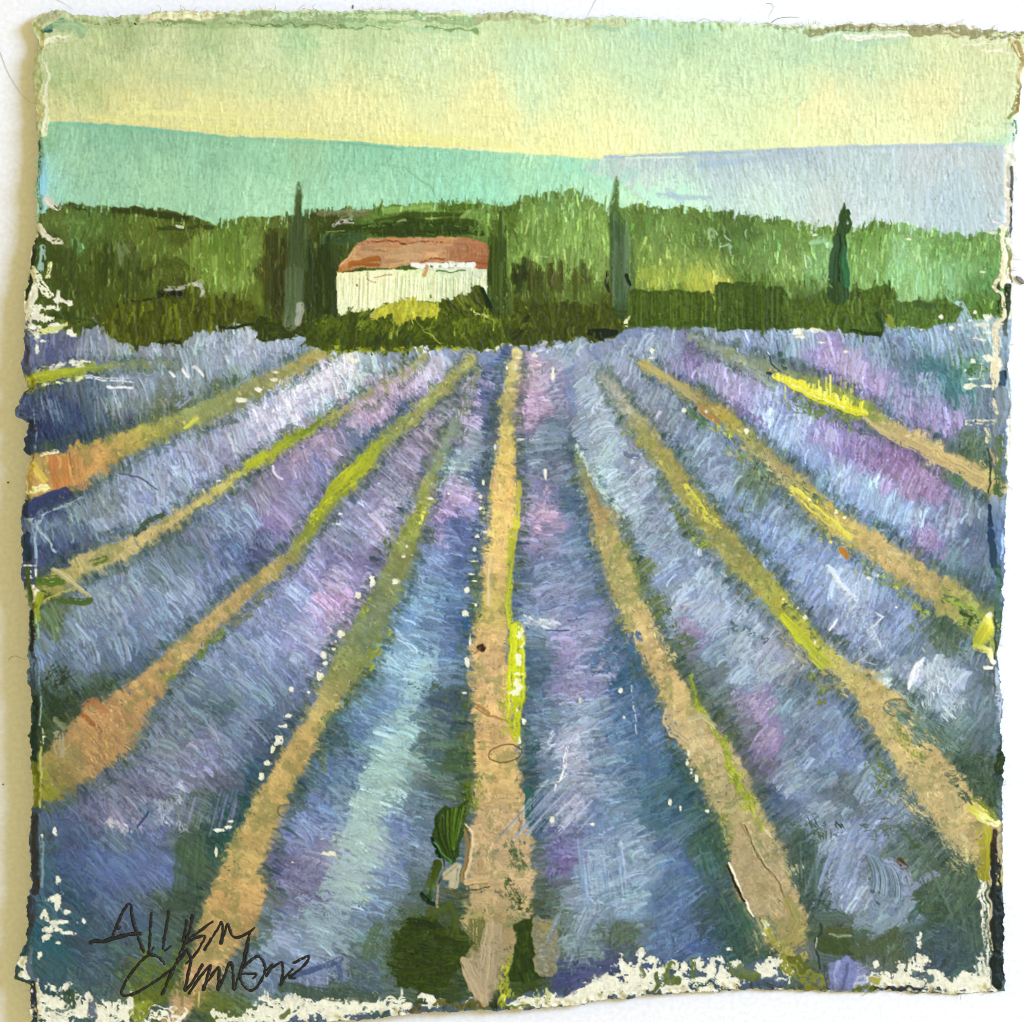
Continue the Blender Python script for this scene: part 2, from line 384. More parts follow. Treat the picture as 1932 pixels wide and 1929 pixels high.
for pts, wd, c, al in [([(1142, 297), (1230, 294), (1330, 288), (1480, 283)], 7, '9aabc4', .85), ([(1180, 298), (1290, 296)], 3, 'dfe9cf', .7), ([(1320, 312), (1420, 302), (1530, 288)], 12, '9db0ca', .6),
                       ([(1600, 278), (1700, 276), (1880, 274)], 8, 'a3b4c9', .6), ([(1240, 368), (1290, 372), (1340, 374)], 9, 'a3b4cc', .8), ([(1260, 360), (1285, 380)], 12, 'a6b6cc', .7)]:
    pstroke(pts, wd, c, al, .3, .05, .7, BHILL, soft=3, rough=.8)
mark('B', [(350, 945), (400, 990), (450, 1030), (505, 1055), (520, 1090), (540, 1130)], 6, '5c9a88', th=-1.5, pid=None, alpha=.5)
# greener scuffs near the top of the sky and unpainted chips
for v, pts, wd, c in [('B', [(0, 130), (200, 135), (400, 150), (750, 170)], 40, '8fbb80'), ('B', [(380, 190), (700, 205)], 60, 'a3d3a0'), ('A', [(330, 130), (560, 135), (800, 120), (1100, 140), (1932, 130)], 46, '84a468'),
                      ('B', [(1700, 200), (1850, 240)], 70, 'a8d8b6'), ('C', [(0, 200), (150, 180)], 50, 'a5d8b8'), ('C', [(1010, 245), (1280, 235)], 40, '9fceaa'), ('B', [(1380, 160), (1560, 160)], 30, '86b68e'),
                      ('A', [(250, 440), (420, 440)], 70, '9ab878'), ('A', [(1080, 260), (1160, 265)], 50, 'a6c894'), ('A', [(860, 420), (1250, 480)], 60, 'b0cb98'), ('C', [(1740, 800), (1880, 780)], 70, 'a5d8b4'), ('C', [(1840, 700), (1890, 700)], 60, '8cc19a')]:
    mark(v, pts, wd, c, alpha=.5, dry=.45, pid=SKY, var=.06, th=.7, soft=4)

# --- tree belt
BELT = part('painted_tree_belt')
green_f = Field('''100 420 5c7038 100 470 3f4f22 150 440 56753a 200 480 4a5a24 260 450 5a6f2c 350 430 4c5a20 350 480 677d33 430 460 5d7a30 430 520 7f9a45
480 480 75913f 480 560 5f7228 300 520 525f24 150 540 424f1c 250 570 4b5719 350 580 3d4413 300 620 45500f 440 600 4f5a1e 500 500 41431b 520 560 2f3512
620 430 3c4a1c 600 500 35431c 620 570 2f3d15 700 420 5c7a35 800 400 7ba04e 850 395 5c7a30 900 410 6f9347 760 440 39511a 850 440 3a5217 960 420 55702c
1000 430 6c8c41 1050 400 6f9350 1080 470 86a955 1120 440 7fa24e 1000 520 566b2a 1020 560 4a5820 1080 560 5d7230 1130 600 3f4b17 1080 510 7b9a4c 990 480 7f9f4e
1200 420 5e7c3c 1250 450 6f9049 1300 430 64833f 1300 490 75944a 1350 450 55743a 1400 440 54733c 1400 480 5a7a3e 1450 460 6b8f4c 1500 450 6d9049 1500 500 87a85a
1250 520 8fa548 1300 530 a3b24a 1340 540 b7b94a 1550 440 6b8f42 1550 490 7fae6a 1640 450 6a9245 1650 500 7ba457 1720 480 8cba78 1720 540 88b572 1780 460 6f9a52
1800 520 7fb070 1860 450 6f9950 1860 540 5f8f55 1850 590 567a30 1790 590 55733c 1690 520 8ac07c 1240 590 4a5c22 1300 590 465d22 1400 590 34491a 1500 590 415828 1600 590 46602f''', 3.4, 20)
g_ = green_f.c.mean(1, keepdims=True); green_f.c = np.clip((g_ + (green_f.c - g_) * .95) * 1.07, 0, 1)
gtop = V('D', [(240, 175), (380, 145), (560, 165), (650, 190), (780, 175), (860, 185), (950, 190), (1060, 220), (1200, 262), (1300, 240), (1450, 240), (1600, 240), (1690, 215), (1800, 180), (1932, 190)]) + \
    V('B', [(150, 1180), (250, 1155), (400, 1145), (600, 1150), (780, 1135), (830, 1165), (950, 1165), (1050, 1120), (1200, 1085), (1330, 1080), (1400, 1120), (1500, 1185), (1700, 1168), (1932, 1180)]) + \
    V('C', [(200, 1198), (330, 1208), (450, 1230), (600, 1238), (700, 1270), (820, 1285), (1000, 1272), (1130, 1245), (1250, 1285), (1400, 1302), (1600, 1338), (1750, 1312), (1850, 1300)])
w = fill(gtop + [(1890, 640), (60, 660), (66, 470)], green_f, BELT, rough=5, th=.6)
clip_to(w)
scatter(w, green_f, 1500, lambda x, y: VERT + .2 * math.sin(x * .03), 44, 20, BELT, .07, (.3, .6), .6, .10, 1., ends=.9)
scatter(w, green_f, 3200, lambda x, y: VERT + .3 * math.sin(x * .03 + y * .02), 24, 3, BELT, .24, (.25, .65), .7, .2, 1.7, ends=1.6)
CLIP[0] = None
# bristle flicks where the belt was pulled up into the hills, and hill pulled down into it
for i in range(700):
    k = rng.integers(0, len(gtop) - 1); f = rng.random()
    x = gtop[k][0] * (1 - f) + gtop[k + 1][0] * f; y = gtop[k][1] * (1 - f) + gtop[k + 1][1] * f
    if rng.random() < .72:
        c = green_f.at(np.float32(x), np.float32(y + 14)) * rng.uniform(.65, 1.05)
        dab(x + rng.normal(0, 2), y + 16, x + rng.normal(1, 5), y - rng.gamma(2, 3), rng.uniform(1.6, 4.5), c, rng.normal(0, 2), .7, .6, .14, 1.2, BELT, ends=1.5)
    else:
        c = (teal_f if x < 1200 else blue_f).at(np.float32(x), np.float32(y - 14))
        dab(x, y - 14, x - rng.uniform(0, 6), y + rng.uniform(2, 18), rng.uniform(1.5, 4), c, 0, .7, .6, .06, 1.1, HILL if x < 1200 else BHILL)
for v, pts, wd, c in [('D', [(640, 190), (800, 190), (900, 215), (1050, 235)], 36, '2f3a16'), ('D', [(900, 290), (1050, 290), (1200, 285)], 22, '39431a'), ('D', [(380, 160), (480, 185)], 30, '33421d'), ('D', [(320, 260), (480, 262)], 16, '6f9050'),
                      ('D', [(420, 370), (440, 400)], 60, '5f8a5a'), ('D', [(690, 400), (720, 520)], 70, '6d8058'), ('D', [(740, 380), (790, 500)], 40, '5c6540'), ('D', [(880, 500), (1000, 480), (1080, 530)], 50, '4d5a20'),
                      ('D', [(600, 760), (700, 720), (850, 690), (1000, 660)], 14, '20260a'), ('D', [(900, 660), (1020, 655)], 26, '10180a'),
                      ('B', [(200, 1250), (350, 1225), (500, 1210), (700, 1225)], 30, '3a4c16'), ('B', [(0, 1320), (200, 1290), (400, 1275), (700, 1290)], 60, '2f4312'), ('B', [(250, 1190), (480, 1170)], 40, '7fa552'), ('B', [(620, 1180), (760, 1170)], 40, '4f6d24'),
                      ('B', [(720, 1200), (660, 1270)], 26, '86a85a'), ('B', [(0, 1240), (60, 1225), (150, 1215)], 30, '7a7a5c'), ('E', [(290, 280), (500, 290), (680, 270)], 50, '76785a'), ('E', [(330, 490), (620, 480)], 80, '3b5a42'),
                      ('E', [(380, 400), (700, 390), (1000, 345), (1500, 360)], 50, '31440f'), ('E', [(700, 445), (1000, 440), (1550, 440)], 40, '2c3d10'), ('E', [(650, 350), (850, 335)], 26, '4d6a34')]:
    mark(v, pts, wd, c, alpha=.85, dry=.3, pid=BELT, var=.14)
for v, pts, wd, c in [('D', [(1000, 275), (1035, 280)], 18, 'e9efe0'), ('E', [(400, 380), (430, 350), (540, 345)], 26, 'd8d3da'), ('D', [(940, 640), (1060, 625), (1140, 600)], 26, 'b9b6b4'), ('D', [(1080, 610), (1140, 620), (1150, 690)], 22, 'c9c5c6'), ('D', [(1140, 660), (1105, 715)], 10, 'c3c9c6'),
                      ('E', [(900, 345), (950, 345)], 18, '8fb083'), ('E', [(340, 435), (480, 425)], 9, '8f9a5a'), ('F', [(1540, 480), (1545, 530)], 60, '9ab68c'), ('F', [(1655, 525), (1690, 560)], 14, 'b9d0ba'), ('F', [(1680, 585), (1620, 600)], 14, 'b9d0ba'), ('F', [(1690, 600), (1720, 660)], 30, '8fb99a'), ('F', [(200, 680), (270, 690)], 22, 'a3b987'),
                      ('G', [(470, 460), (560, 430), (600, 470)], 40, '9cc99c'), ('G', [(1030, 430), (1060, 540), (1000, 640)], 46, '93c48d'), ('G', [(1110, 470), (1080, 600), (1060, 740)], 22, 'a2d6a5'), ('G', [(1400, 650), (1430, 830)], 60, '90c894'), ('G', [(1180, 640), (1200, 800)], 60, '8fc084')]:
    mark(v, pts, wd, c, alpha=.8, dry=.32, pid=BELT, var=.1)
def vbrush(v, x0, x1, y0, y1, n, cols, w=(8, 22), pid=None, lean=0, al=.6, dry=.6, jl=.45, th=1.1):
    k = VS(v)
    if pid not in (BELT,) and pid in globals().get('ROWID', []): al = .42; dry = .75; n = int(n * 1.6); jl = .6
    for i in range(n):
        x = rng.uniform(x0, x1); ya = y0 + rng.uniform(-.1, jl) * (y1 - y0); yb = y1 - rng.uniform(-.1, jl) * (y1 - y0)
        (a, b), (c, d) = V(v, [(x, ya), (x + lean * (yb - ya), yb)])
        dab(a, b, c, d, rng.uniform(*w) * k, hx(cols[rng.integers(len(cols))]) * rng.uniform(.9, 1.1), 0, al, dry, .14, th, pid, ends=.8)
vbrush('F', 980, 1500, 720, 960, 60, ['a3b449', '93a844', 'b5bb48', '86a047'], (14, 40), BELT, -.15)
vbrush('F', 1330, 1560, 860, 1000, 26, ['b9bd42', 'aab044', '8f9f3c'], (14, 34), BELT, .35)
vbrush('F', 1480, 1760, 690, 860, 26, ['6f9347', '86a658', '57783a'], (8, 16), BELT, .6)
vbrush('F', 130, 620, 300, 680, 50, ['86a955', '7a9f4c', '90b35e', '68893e'], (14, 40), BELT)
vbrush('F', 420, 720, 600, 900, 34, ['7f9f4f', '6d8c42', '92a862'], (12, 30), BELT, -.1)
vbrush('F', 0, 130, 690, 1000, 16, ['2a3510', '37431a', '1f2a0c'], (20, 44), BELT)
vbrush('F', 130, 600, 720, 1020, 46, ['4b4f1c', '3f4a1c', '515f26', '47412a'], (14, 40), BELT)
vbrush('G', 1120, 1480, 620, 860, 40, ['8dbf7e', '9accA0', '7db16a'], (10, 26), BELT)
vbrush('G', 740, 1000, 460, 740, 34, ['7ea75e', '6b9547', '8fb86c'], (12, 30), BELT, -.12)
vbrush('D', 1080, 1450, 330, 640, 50, ['738d3a', '5f7a2e', '86a14a', '6d8436'], (20, 50), BELT)
vbrush('D', 1500, 1640, 300, 800, 34, ['3d421a', '33371a', '4b4f24'], (16, 34), BELT)
vbrush('D', 300, 860, 380, 720, 50, ['3b4a1c', '46551f', '35421a', '566c34'], (16, 40), BELT, -.05)

# --- field of lavender: nine tracks run to one vanishing point, the rows lie between them
PATHS = {
 0: [(36, 724, 16, '8f9433'), (70, 714, 22, 'a3a82c'), (120, 705, 22, '9aa238'), (165, 695, 18, '8a9440'), (230, 690, 10, '75866a'), (330, 688, 3, '7d8c90')],
 1: [(36, 905, 92, 'b09a5c'), (110, 895, 88, 'b98a52'), (170, 870, 74, 'b58c55'), (225, 845, 52, 'a58f52'), (290, 815, 44, '98964a'), (350, 795, 40, '87905a'), (420, 765, 48, '7f8a5c'), (500, 725, 38, '8f9064'), (560, 692, 30, 'a0985e'), (612, 664, 22, 'a39c5e')],
 2: [(36, 1135, 30, '7b8038'), (100, 1105, 40, '8f8c50'), (166, 1062, 44, 'a79c70'), (230, 1040, 44, 'b3a676'), (290, 1005, 30, 'b5a574'), (359, 962, 24, 'a59a68'), (428, 915, 20, 'a09c58'), (470, 880, 22, '9fa244'), (534, 843, 24, '96a032'), (600, 800, 20, '7f9040'), (650, 775, 14, '8f8a5c'), (710, 740, 16, '8f9068'), (760, 705, 18, '8f946a'), (795, 676, 14, '9a9c5e')],
 3: [(36, 1500, 60, '7d8030'), (90, 1470, 90, '8f8340'), (150, 1425, 110, 'a98355'), (200, 1380, 120, 'b08354'), (250, 1330, 84, 'b88c58'), (290, 1285, 54, 'ba925c'), (350, 1225, 42, 'b59660'), (410, 1165, 40, 'b39560'), (470, 1115, 36, 'b49660'), (530, 1065, 32, 'af9a5a'), (556, 1042, 28, '9a9650'), (595, 985, 26, '8f9a30'), (640, 925, 40, '95992a'), (665, 900, 40, 'a0a42c'), (690, 872, 30, '98a02e'), (730, 830, 30, '8b9350'), (790, 775, 30, '929862'), (850, 720, 22, 'a09a60'), (893, 674, 16, 'a5a060')],
 4: [(318, 1940, 40, 'ae8f66'), (360, 1870, 60, 'b8906a'), (400, 1800, 80, 'b08f5c'), (435, 1735, 116, 'b9935a'), (450, 1690, 116, 'ba9158'), (455, 1640, 90, 'b29459'), (490, 1560, 74, 'b49559'), (535, 1470, 64, 'b7965a'), (575, 1400, 52, 'b9975a'), (610, 1340, 50, 'ad985c'), (650, 1270, 64, '8f9054'), (690, 1200, 70, '7d8a62'), (720, 1140, 56, '7f8a60'), (755, 1060, 52, '868850'), (790, 975, 40, '8a9040'), (805, 920, 26, '929450'), (835, 850, 24, '7b8876'), (868, 780, 18, '7f8a80'), (905, 700, 8, '848f90')],
 5: [(908, 1885, 40, 'a08e70'), (915, 1830, 80, 'a5917a'), (928, 1750, 120, 'ab9668'), (945, 1680, 130, 'b39a70'), (945, 1600, 130, 'b59a72'), (945, 1530, 110, 'b3976a'), (935, 1450, 96, 'ab9668'), (932, 1380, 92, 'b79b70'), (925, 1290, 84, 'b39a74'), (922, 1220, 76, 'b59a74'), (930, 1140, 64, 'a09858'), (935, 1080, 60, 'bda572'), (945, 1000, 56, 'c2ac70'), (950, 920, 54, 'bfa368'), (952, 890, 46, 'b5a062'), (953, 820, 36, '9f965e'), (960, 750, 30, '9c966a'), (968, 690, 26, '9d9a6e'), (972, 668, 20, 'a09c78')],
 6: [(1500, 1800, 60, '9a9250'), (1470, 1740, 110, 'a3926c'), (1440, 1660, 120, 'a8957a'), (1405, 1560, 90, 'a1966c'), (1365, 1470, 96, 'a59a72'), (1325, 1400, 92, 'b09d76'), (1285, 1340, 62, 'b09b6e'), (1245, 1260, 54, 'b0996c'), (1212, 1200, 56, 'b39d70'), (1185, 1130, 60, 'a99f6c'), (1160, 1060, 62, '9f9660'), (1140, 990, 48, 'ac9a68'), (1120, 950, 34, 'a38f66'), (1104, 900, 24, '7f8262'), (1090, 850, 6, '6a7f80')],
 7: [(1890, 1640, 90, 'a59a5c'), (1845, 1580, 100, 'b09d70'), (1780, 1500, 104, 'b19f74'), (1740, 1440, 96, 'b3a070'), (1690, 1370, 94, 'b5a272'), (1640, 1300, 76, 'b3a06a'), (1590, 1260, 52, 'aca562'), (1535, 1215, 40, 'a8a846'), (1490, 1165, 46, 'a5a83c'), (1440, 1105, 58, '8c8c48'), (1380, 1040, 58, '8f8d54'), (1330, 975, 56, '9a9650'), (1290, 920, 44, '9c9656'), (1250, 860, 40, '9a9256'), (1215, 815, 36, '90905c'), (1180, 770, 26, '8e9088'), (1140, 710, 14, '959a9c')],
 8: [(1890, 1205, 60, '8f9a3e'), (1835, 1165, 70, '869050'), (1770, 1115, 66, 'a99b62'), (1710, 1075, 60, 'b5a070'), (1650, 1035, 54, 'bda670'), (1600, 1000, 46, 'b8a462'), (1545, 960, 54, 'b3a455'), (1490, 905, 46, 'a79a68'), (1450, 865, 34, '9e946c'), (1410, 825, 32, '9c9c5a'), (1370, 790, 34, 'a59a48'), (1330, 762, 26, 'a08a58'), (1280, 728, 22, 'a3966a'), (1240, 702, 18, 'aa9e6c'), (1213, 688, 12, 'ab9c62')],
 9: [(1880, 920, 50, 'a99c6a'), (1830, 890, 44, 'b7a272'), (1780, 865, 40, 'bfa878'), (1725, 830, 34, 'bca676'), (1680, 808, 24, 'b3a46c'), (1640, 782, 44, '7f8f44'), (1590, 760, 50, '86933f'), (1530, 732, 44, '7d8a50'), (1460, 700, 30, '7f8c78'), (1400, 680, 26, '859488'), (1330, 650, 16, '8f9c96'), (1305, 635, 8, '8f9ca4')],
}
VPX, VPY = 985., 575.
def acrossrow(x, y):
    dx, dy = x - VPX, y - VPY
    a = math.atan2(dy, dx) + math.pi / 2
    if dx < -150: return a - math.pi + .12
    if dx > 150: return a - .25
    return a - .1
ROWS = {
 'A': ([(30, 640)] + [(1000, 600)] + [(700, 650), (610, 660)], 0, '''75 660 565f86 110 650 5f6788 200 655 8b96ac 300 660 8d98b0 420 640 98a3bd 460 640 a1abc6 330 690 76848f 230 700 77868f 520 665 8c9ab8 560 650 97a6c2 100 670 6a7090'''),
}
def pl(i): return [(p[0], p[1]) for p in PATHS[i]]
rows = []
rows.append(([(30, 630), (330, 630), (640, 620), (640, 655), (560, 668), (450, 700), (330, 712)] + pl(0)[::-1],
 '75 660 565f86 110 650 5f6788 200 655 8792a8 300 660 8d98b0 420 640 98a3bd 460 640 a1abc6 330 690 76848f 230 700 77868f 520 665 8c9ab8 560 650 97a6c2 100 672 5d6388'))
rows.append((pl(0) + [(450, 700), (600, 655)] + pl(1)[::-1],
 '80 760 3f4c6e 80 820 323e63 130 800 3a4a70 160 740 566681 250 725 8a99b4 250 770 6f7f8e 330 760 6b786f 350 715 8594ad 420 700 8090a8 480 690 8b9bb8 300 790 6f7a5c 200 800 4c5c74 560 665 97a6c2 420 740 7c8a7a'))
rows.append((pl(1) + [(700, 650), (800, 650)] + pl(2)[::-1],
 '75 955 3c4871 110 945 3d486f 150 980 6d7f92 90 1000 7388a4 200 960 7f8c9a 200 1000 8a98bb 270 950 8a97bf 330 890 8f9bc2 360 930 93a0c6 400 850 8e92b2 450 830 a3a9cb 500 790 b5b8da 560 760 c3c2e0 620 720 d0cbe6 650 700 d3cfe4 690 700 a3b3c4 600 790 9aa6c2 640 760 9fb0c8 700 720 8d9fae 730 680 8b98b0 460 880 8d8fb6 100 1055 3e4a73 140 1040 45507a 260 995 8090b4 320 950 8896ba 400 910 8b95bd 70 1060 38456a'))
rows.append((pl(2) + [(895, 645)] + pl(3)[::-1],
 '''90 1180 57694f 80 1250 6a7ea6 150 1200 7386a6 200 1150 7c8da8 250 1130 8190b0 300 1080 6a7d95 330 1030 5b6b7b 330 1120 8898bd 380 1000 6f7b9a 400 1080 7587b0 430 1060 5d6f9b 450 980 8497bd 480 1040 5a6390 500 930 85809f 520 980 8a80b8 560 940 8b8bbb 560 870 8f82ad 600 880 7b7fae 640 900 9a93bf 620 840 9c86b4 680 830 6f7ea2 700 790 b293c4 740 740 b99bcc 780 700 b8a5d2 810 690 c0bbdc 760 790 51648a 100 1290 4d5f62 90 1330 2f4431 180 1300 495c5c 250 1270 56688a 130 1370 39452a 70 1400 3d4a26 840 680 8b99b8 320 1170 7486ac 250 1200 7084a8 170 1250 7083a6'''))
rows.append((pl(3) + [(905, 650)] + pl(4)[::-1] + [(20, 1945), (20, 1500)],
 '''100 1560 4f6084 150 1600 4c5f84 250 1600 5a6d92 300 1560 6472a0 180 1520 64688c 230 1540 7f81a4 330 1500 7e86a8 400 1430 8189b0 450 1380 6f7ba2 350 1450 7a7fa3 330 1410 6f7d92 420 1340 59707f 450 1280 7689ab 500 1240 8190bb 480 1330 6f86aa 520 1350 566a87 540 1290 6f7ea9 500 1400 4d5d78 560 1200 9097c6 600 1150 a39bd0 640 1140 b48bcd 640 1180 9d8fc0 580 1130 8d97c9 540 1160 7f8db8 600 1080 8f8fbf 660 1080 9692c2 640 1050 7f7fad 700 1060 7e7ba7 720 1010 a9a7cf 700 970 9d9ec7 660 1000 8088ad 740 950 9a97bd 760 910 8f8db0 720 900 7b7d9e 790 860 8f86ab 820 830 8d85a0 860 780 87889c 100 1650 3f5a78 200 1680 4d618e 300 1640 5a6c98 130 1720 39566b 250 1740 4f6280 170 1820 40586e 280 1800 4a6268 370 1560 50614f 370 1620 4b5f4a 420 1540 34535c 400 1580 2f5556 480 1470 39566e 330 1700 45584c 340 1850 55652e 280 1880 5a6a30 200 1880 4a5f66 100 1780 2f5a68 100 1860 3f5a60 70 1600 454c5c 560 1250 8790b8 420 1480 62687f 300 1470 74789a'''))
rows.append((pl(4) + [(960, 650)] + pl(5)[::-1],
 '''560 1560 7585b8 600 1540 6a80b2 650 1450 5f7aa6 680 1380 5f7ca3 720 1330 6b8bb6 760 1300 86a8c8 790 1260 97b9d4 760 1400 95b5c4 730 1450 9bbcc4 710 1520 9fb9bf 690 1600 9cb6b8 660 1680 97aeb6 620 1760 8da4b6 560 1800 7e93b4 520 1850 6a7d9f 600 1620 8184a8 570 1650 6f6f93 600 1680 6c6f99 760 1560 7287b4 740 1640 7589b6 700 1720 6f86b0 800 1540 667c96 830 1480 55686a 820 1400 506a74 840 1330 41556a 860 1420 4a6148 870 1480 4f6440 800 1680 56686f 780 1740 4f6258 740 1780 53655a 830 1220 5f7aa8 860 1180 4b6592 800 1180 7a9ac4 760 1240 85a5c6 840 1120 6b8bb8 780 1100 7d97bd 860 1070 566c98 870 1000 5d6fa0 820 1050 7a8ec0 840 960 9b86c6 860 930 a88dcb 820 1000 8a88ba 850 880 a7bacb 830 900 97adb8 880 860 8fa2b5 870 800 a493c8 885 760 b39ad3 900 720 8a88b6 915 740 4a5a86 930 700 55679a 910 790 465876 900 900 54678c 600 1840 7a86b4 700 1850 52687a 560 1880 46594f 640 1870 4c5f58 780 1810 34471c 820 1800 2f4214 850 1750 45563c 820 1860 3a4a28 790 1600 6a7f9f 850 1560 5a6c7c 700 1290 5f7f8f 640 1400 4f6a78 575 1500 4c6478 540 1640 6a6a94 450 1930 5a6a40'''))
rows.append((pl(5) + [(1060, 645)] + pl(6)[::-1],
 '''1010 700 a594bb 1000 740 b28ec4 1010 780 a586c0 1050 740 7d86ad 1040 810 5f7490 1000 850 6d7f9c 1070 850 4e6176 1020 920 7a7fa8 1030 980 a583bf 1010 1000 8d84b8 1070 950 4f6a8a 1080 1020 5d7aa0 1000 1080 5f7496 1050 1080 6f80ac 1040 1150 7b86b4 1090 1130 6478a4 1000 1180 6f86b0 1120 1180 7680ac 1060 1220 8887b8 1140 1240 4f6e98 1170 1290 355a80 1010 1280 45607c 1080 1300 8688b8 1130 1300 8088b6 1020 1370 5c7294 1100 1370 7f90b8 1180 1370 4c6a96 1070 1430 9ca6cc 1040 1440 6a80a0 1150 1430 6a86ae 1220 1450 4a6a90 1090 1500 8793b4 1060 1530 6f7fa0 1150 1540 6d86b0 1230 1530 40607e 1270 1500 33566a 1060 1620 6a64a0 1050 1580 5c6a98 1120 1640 7f99bc 1200 1620 7f98bc 1280 1620 4e6a96 1330 1600 38564f 1100 1720 7f94b4 1180 1710 7894b8 1280 1720 56709e 1350 1720 38525c 1100 1790 6f868f 1180 1770 4f605a 1250 1780 5570a2 1330 1790 48639a 1380 1780 35545a 1090 1850 424a7e 1160 1830 3f4c72 1420 1790 3d5450 1020 1720 4a5a56 1020 1650 5f6c80 985 1760 46582f 1000 1800 3a4c1c 985 1840 3a4a1c 1240 1830 405478 1340 1840 3f5c70 1040 670 8f9cbc 1000 1240 4f6a88 1000 1500 38566a 1010 1560 405c78'''))
rows.append((pl(6) + [(1080, 640), (1100, 640)] + pl(7)[::-1] + [(1910, 1900), (1480, 1900)],
 '''1080 660 8f9cbc 1100 720 8796b6 1080 760 8493b4 1090 810 7f90ae 1120 800 8a9db8 1130 860 8fa5bd 1160 900 8fa4c0 1180 950 8fa0c0 1170 1000 93a7c4 1200 1000 8093b4 1230 960 7e90b2 1200 900 8f9dc0 1220 1050 7f92bb 1260 1080 8398c4 1240 1120 7f94bf 1300 1130 889cc4 1350 1180 8b9dc4 1280 1180 8a9dc4 1250 1180 6f82a2 1400 1220 8a9dbb 1440 1260 8793b4 1340 1230 6d86a8 1300 1210 807aa8 1330 1280 5a6b74 1360 1330 56666c 1420 1330 8b80b2 1400 1300 7a8fb4 1480 1330 6f86a8 1500 1300 52677a 1450 1400 8b80b4 1400 1400 5d6475 1430 1450 635f84 1500 1400 6a7f9e 1550 1450 6f85a8 1500 1480 7a8fb4 1600 1420 6a7fae 1450 1530 52668e 1530 1560 7a8bb0 1600 1500 5a6b7a 1650 1480 6a7f9a 1520 1580 3f5550 1580 1590 7f90ba 1640 1580 6f7fae 1680 1620 4f6568 1600 1680 8594bb 1680 1660 7f8fb0 1740 1680 4c6258 1780 1650 50655a 1650 1740 6f83a0 1700 1720 7088a8 1760 1750 3f544f 1800 1780 445a5f 1600 1800 3f5038 1560 1790 42543c 1680 1790 4a5a48 1750 1820 3c4f66 1820 1820 405664 1620 1850 7f88b0 1850 1750 41564f 1540 1700 455a58 1530 1640 3c5450 1270 1240 4f6158 1310 1310 52675c 1240 1150 67784f 1140 930 8aa2b8 1200 1080 64764f 1350 1270 7489a8 1430 1500 4d6080 1560 1400 6f85b0 1500 1240 8a93a6'''))
rows.append((pl(7) + [(1120, 640), (1200, 640)] + pl(8)[::-1],
 '''1180 690 8896b4 1230 740 7d8ca4 1200 760 8a8ca4 1260 790 74869c 1280 830 7d8fae 1240 820 9c95b4 1330 860 8797ba 1360 920 8da2c8 1400 960 8096c0 1450 1000 8298c4 1380 1000 7d92b8 1430 1060 7d94c2 1500 1050 8499c6 1560 1060 869bca 1530 1120 8094bf 1480 1100 6f82ac 1580 1100 9fb2d4 1620 1150 a0b0d0 1600 1180 8c97bf 1660 1140 7f92bf 1560 1190 6d7a9c 1640 1210 8a98c0 1700 1180 7b8cb8 1720 1230 6a7f9e 1690 1280 8a9aba 1740 1290 aab6d2 1790 1300 9ba9c9 1830 1260 6c7f96 1750 1350 7b90a4 1800 1380 6a8088 1850 1350 6a7d92 1700 1330 768a8a 1780 1430 5a6f6e 1840 1440 4f6456 1860 1500 425634 1860 1400 566a74 1150 670 8f9cbc 1290 890 6d7f90 1420 930 6c8070 1350 1000 62746c 1310 910 7488a0 1500 980 7c8ea8 1780 1200 5a6e60 1860 1290 5a6c74'''))
rows.append((pl(8) + [(1200, 640), (1290, 625)] + pl(9)[::-1],
 '''1250 660 8b9ab8 1300 680 7a6fa8 1330 710 9a94c8 1320 740 6f8098 1380 740 a59cce 1400 770 8b7fb8 1440 780 a0b0dc 1420 820 8f90c0 1480 830 9fb4e0 1520 860 9aaede 1560 830 9a94c8 1600 850 8070b4 1650 870 8568b0 1690 880 9468ac 1740 900 a57fc0 1760 930 8f70b0 1580 900 a5bade 1640 930 a0bbe0 1700 970 9cb6dc 1760 980 93accf 1620 970 8aa0cc 1560 940 8a9fd0 1680 1010 7e97c8 1640 990 7c90c0 1750 1020 9577bd 1740 1040 8f86be 1800 1000 8798bc 1830 1050 6d7f9e 1840 960 7f90a8 1850 1010 5d6f8c 1790 1080 70859e 1850 1100 566a84 1720 1060 5d7a96 1540 890 7d92c4 1500 880 6c7fae 1460 850 5a6f92 1830 910 6a8094 1340 760 5f7488 1390 800 566b82 1880 1140 56687c 1550 920 6a8096'''))
rows.append((pl(9) + [(1300, 615), (1910, 600)],
 '''1300 640 8796b4 1400 650 8494b6 1450 650 8597bd 1450 690 7086a6 1550 680 9d8cc8 1600 710 b09ad4 1650 740 a894d2 1690 760 8797bd 1540 720 5f7398 1600 750 647ba0 1620 660 8196b4 1700 640 8198bf 1700 680 6a8098 1760 700 4f7a88 1800 730 467a86 1750 760 8f9cc4 1720 790 a596cc 1780 800 a08cd0 1740 790 7f74b0 1820 800 70819c 1850 700 8298b0 1830 660 7a8faa 1700 820 7d90a8 1770 840 6c8296 1830 850 5a7056 1860 620 9ab0c0 1780 640 8ea6c8 1500 640 8da0c0 1860 780 6a7d96 1580 690 a68fd0 1820 690 5f8a70'''))
ftop = [(30, 645), (300, 640), (640, 640), (900, 660), (1100, 640), (1180, 620), (1500, 625), (1900, 605)]
GROUND = part('field_underpaint')
ground_f = Field('200 700 6b7c90 500 900 73809c 300 1300 5f7185 600 1300 6b7a9a 960 1200 5c7088 1300 1200 6b7f90 1700 1000 7183a0 1700 1600 566a70 200 1800 445a68 1100 1800 4a5c66 1000 660 8796b6 800 665 8b98b4', 2.5, 10)
fill(ftop + [(1905, 1945), (20, 1945)], ground_f, GROUND, rough=5, th=.5)
ROWID = []
def mkdir(kind):
    return acrossrow
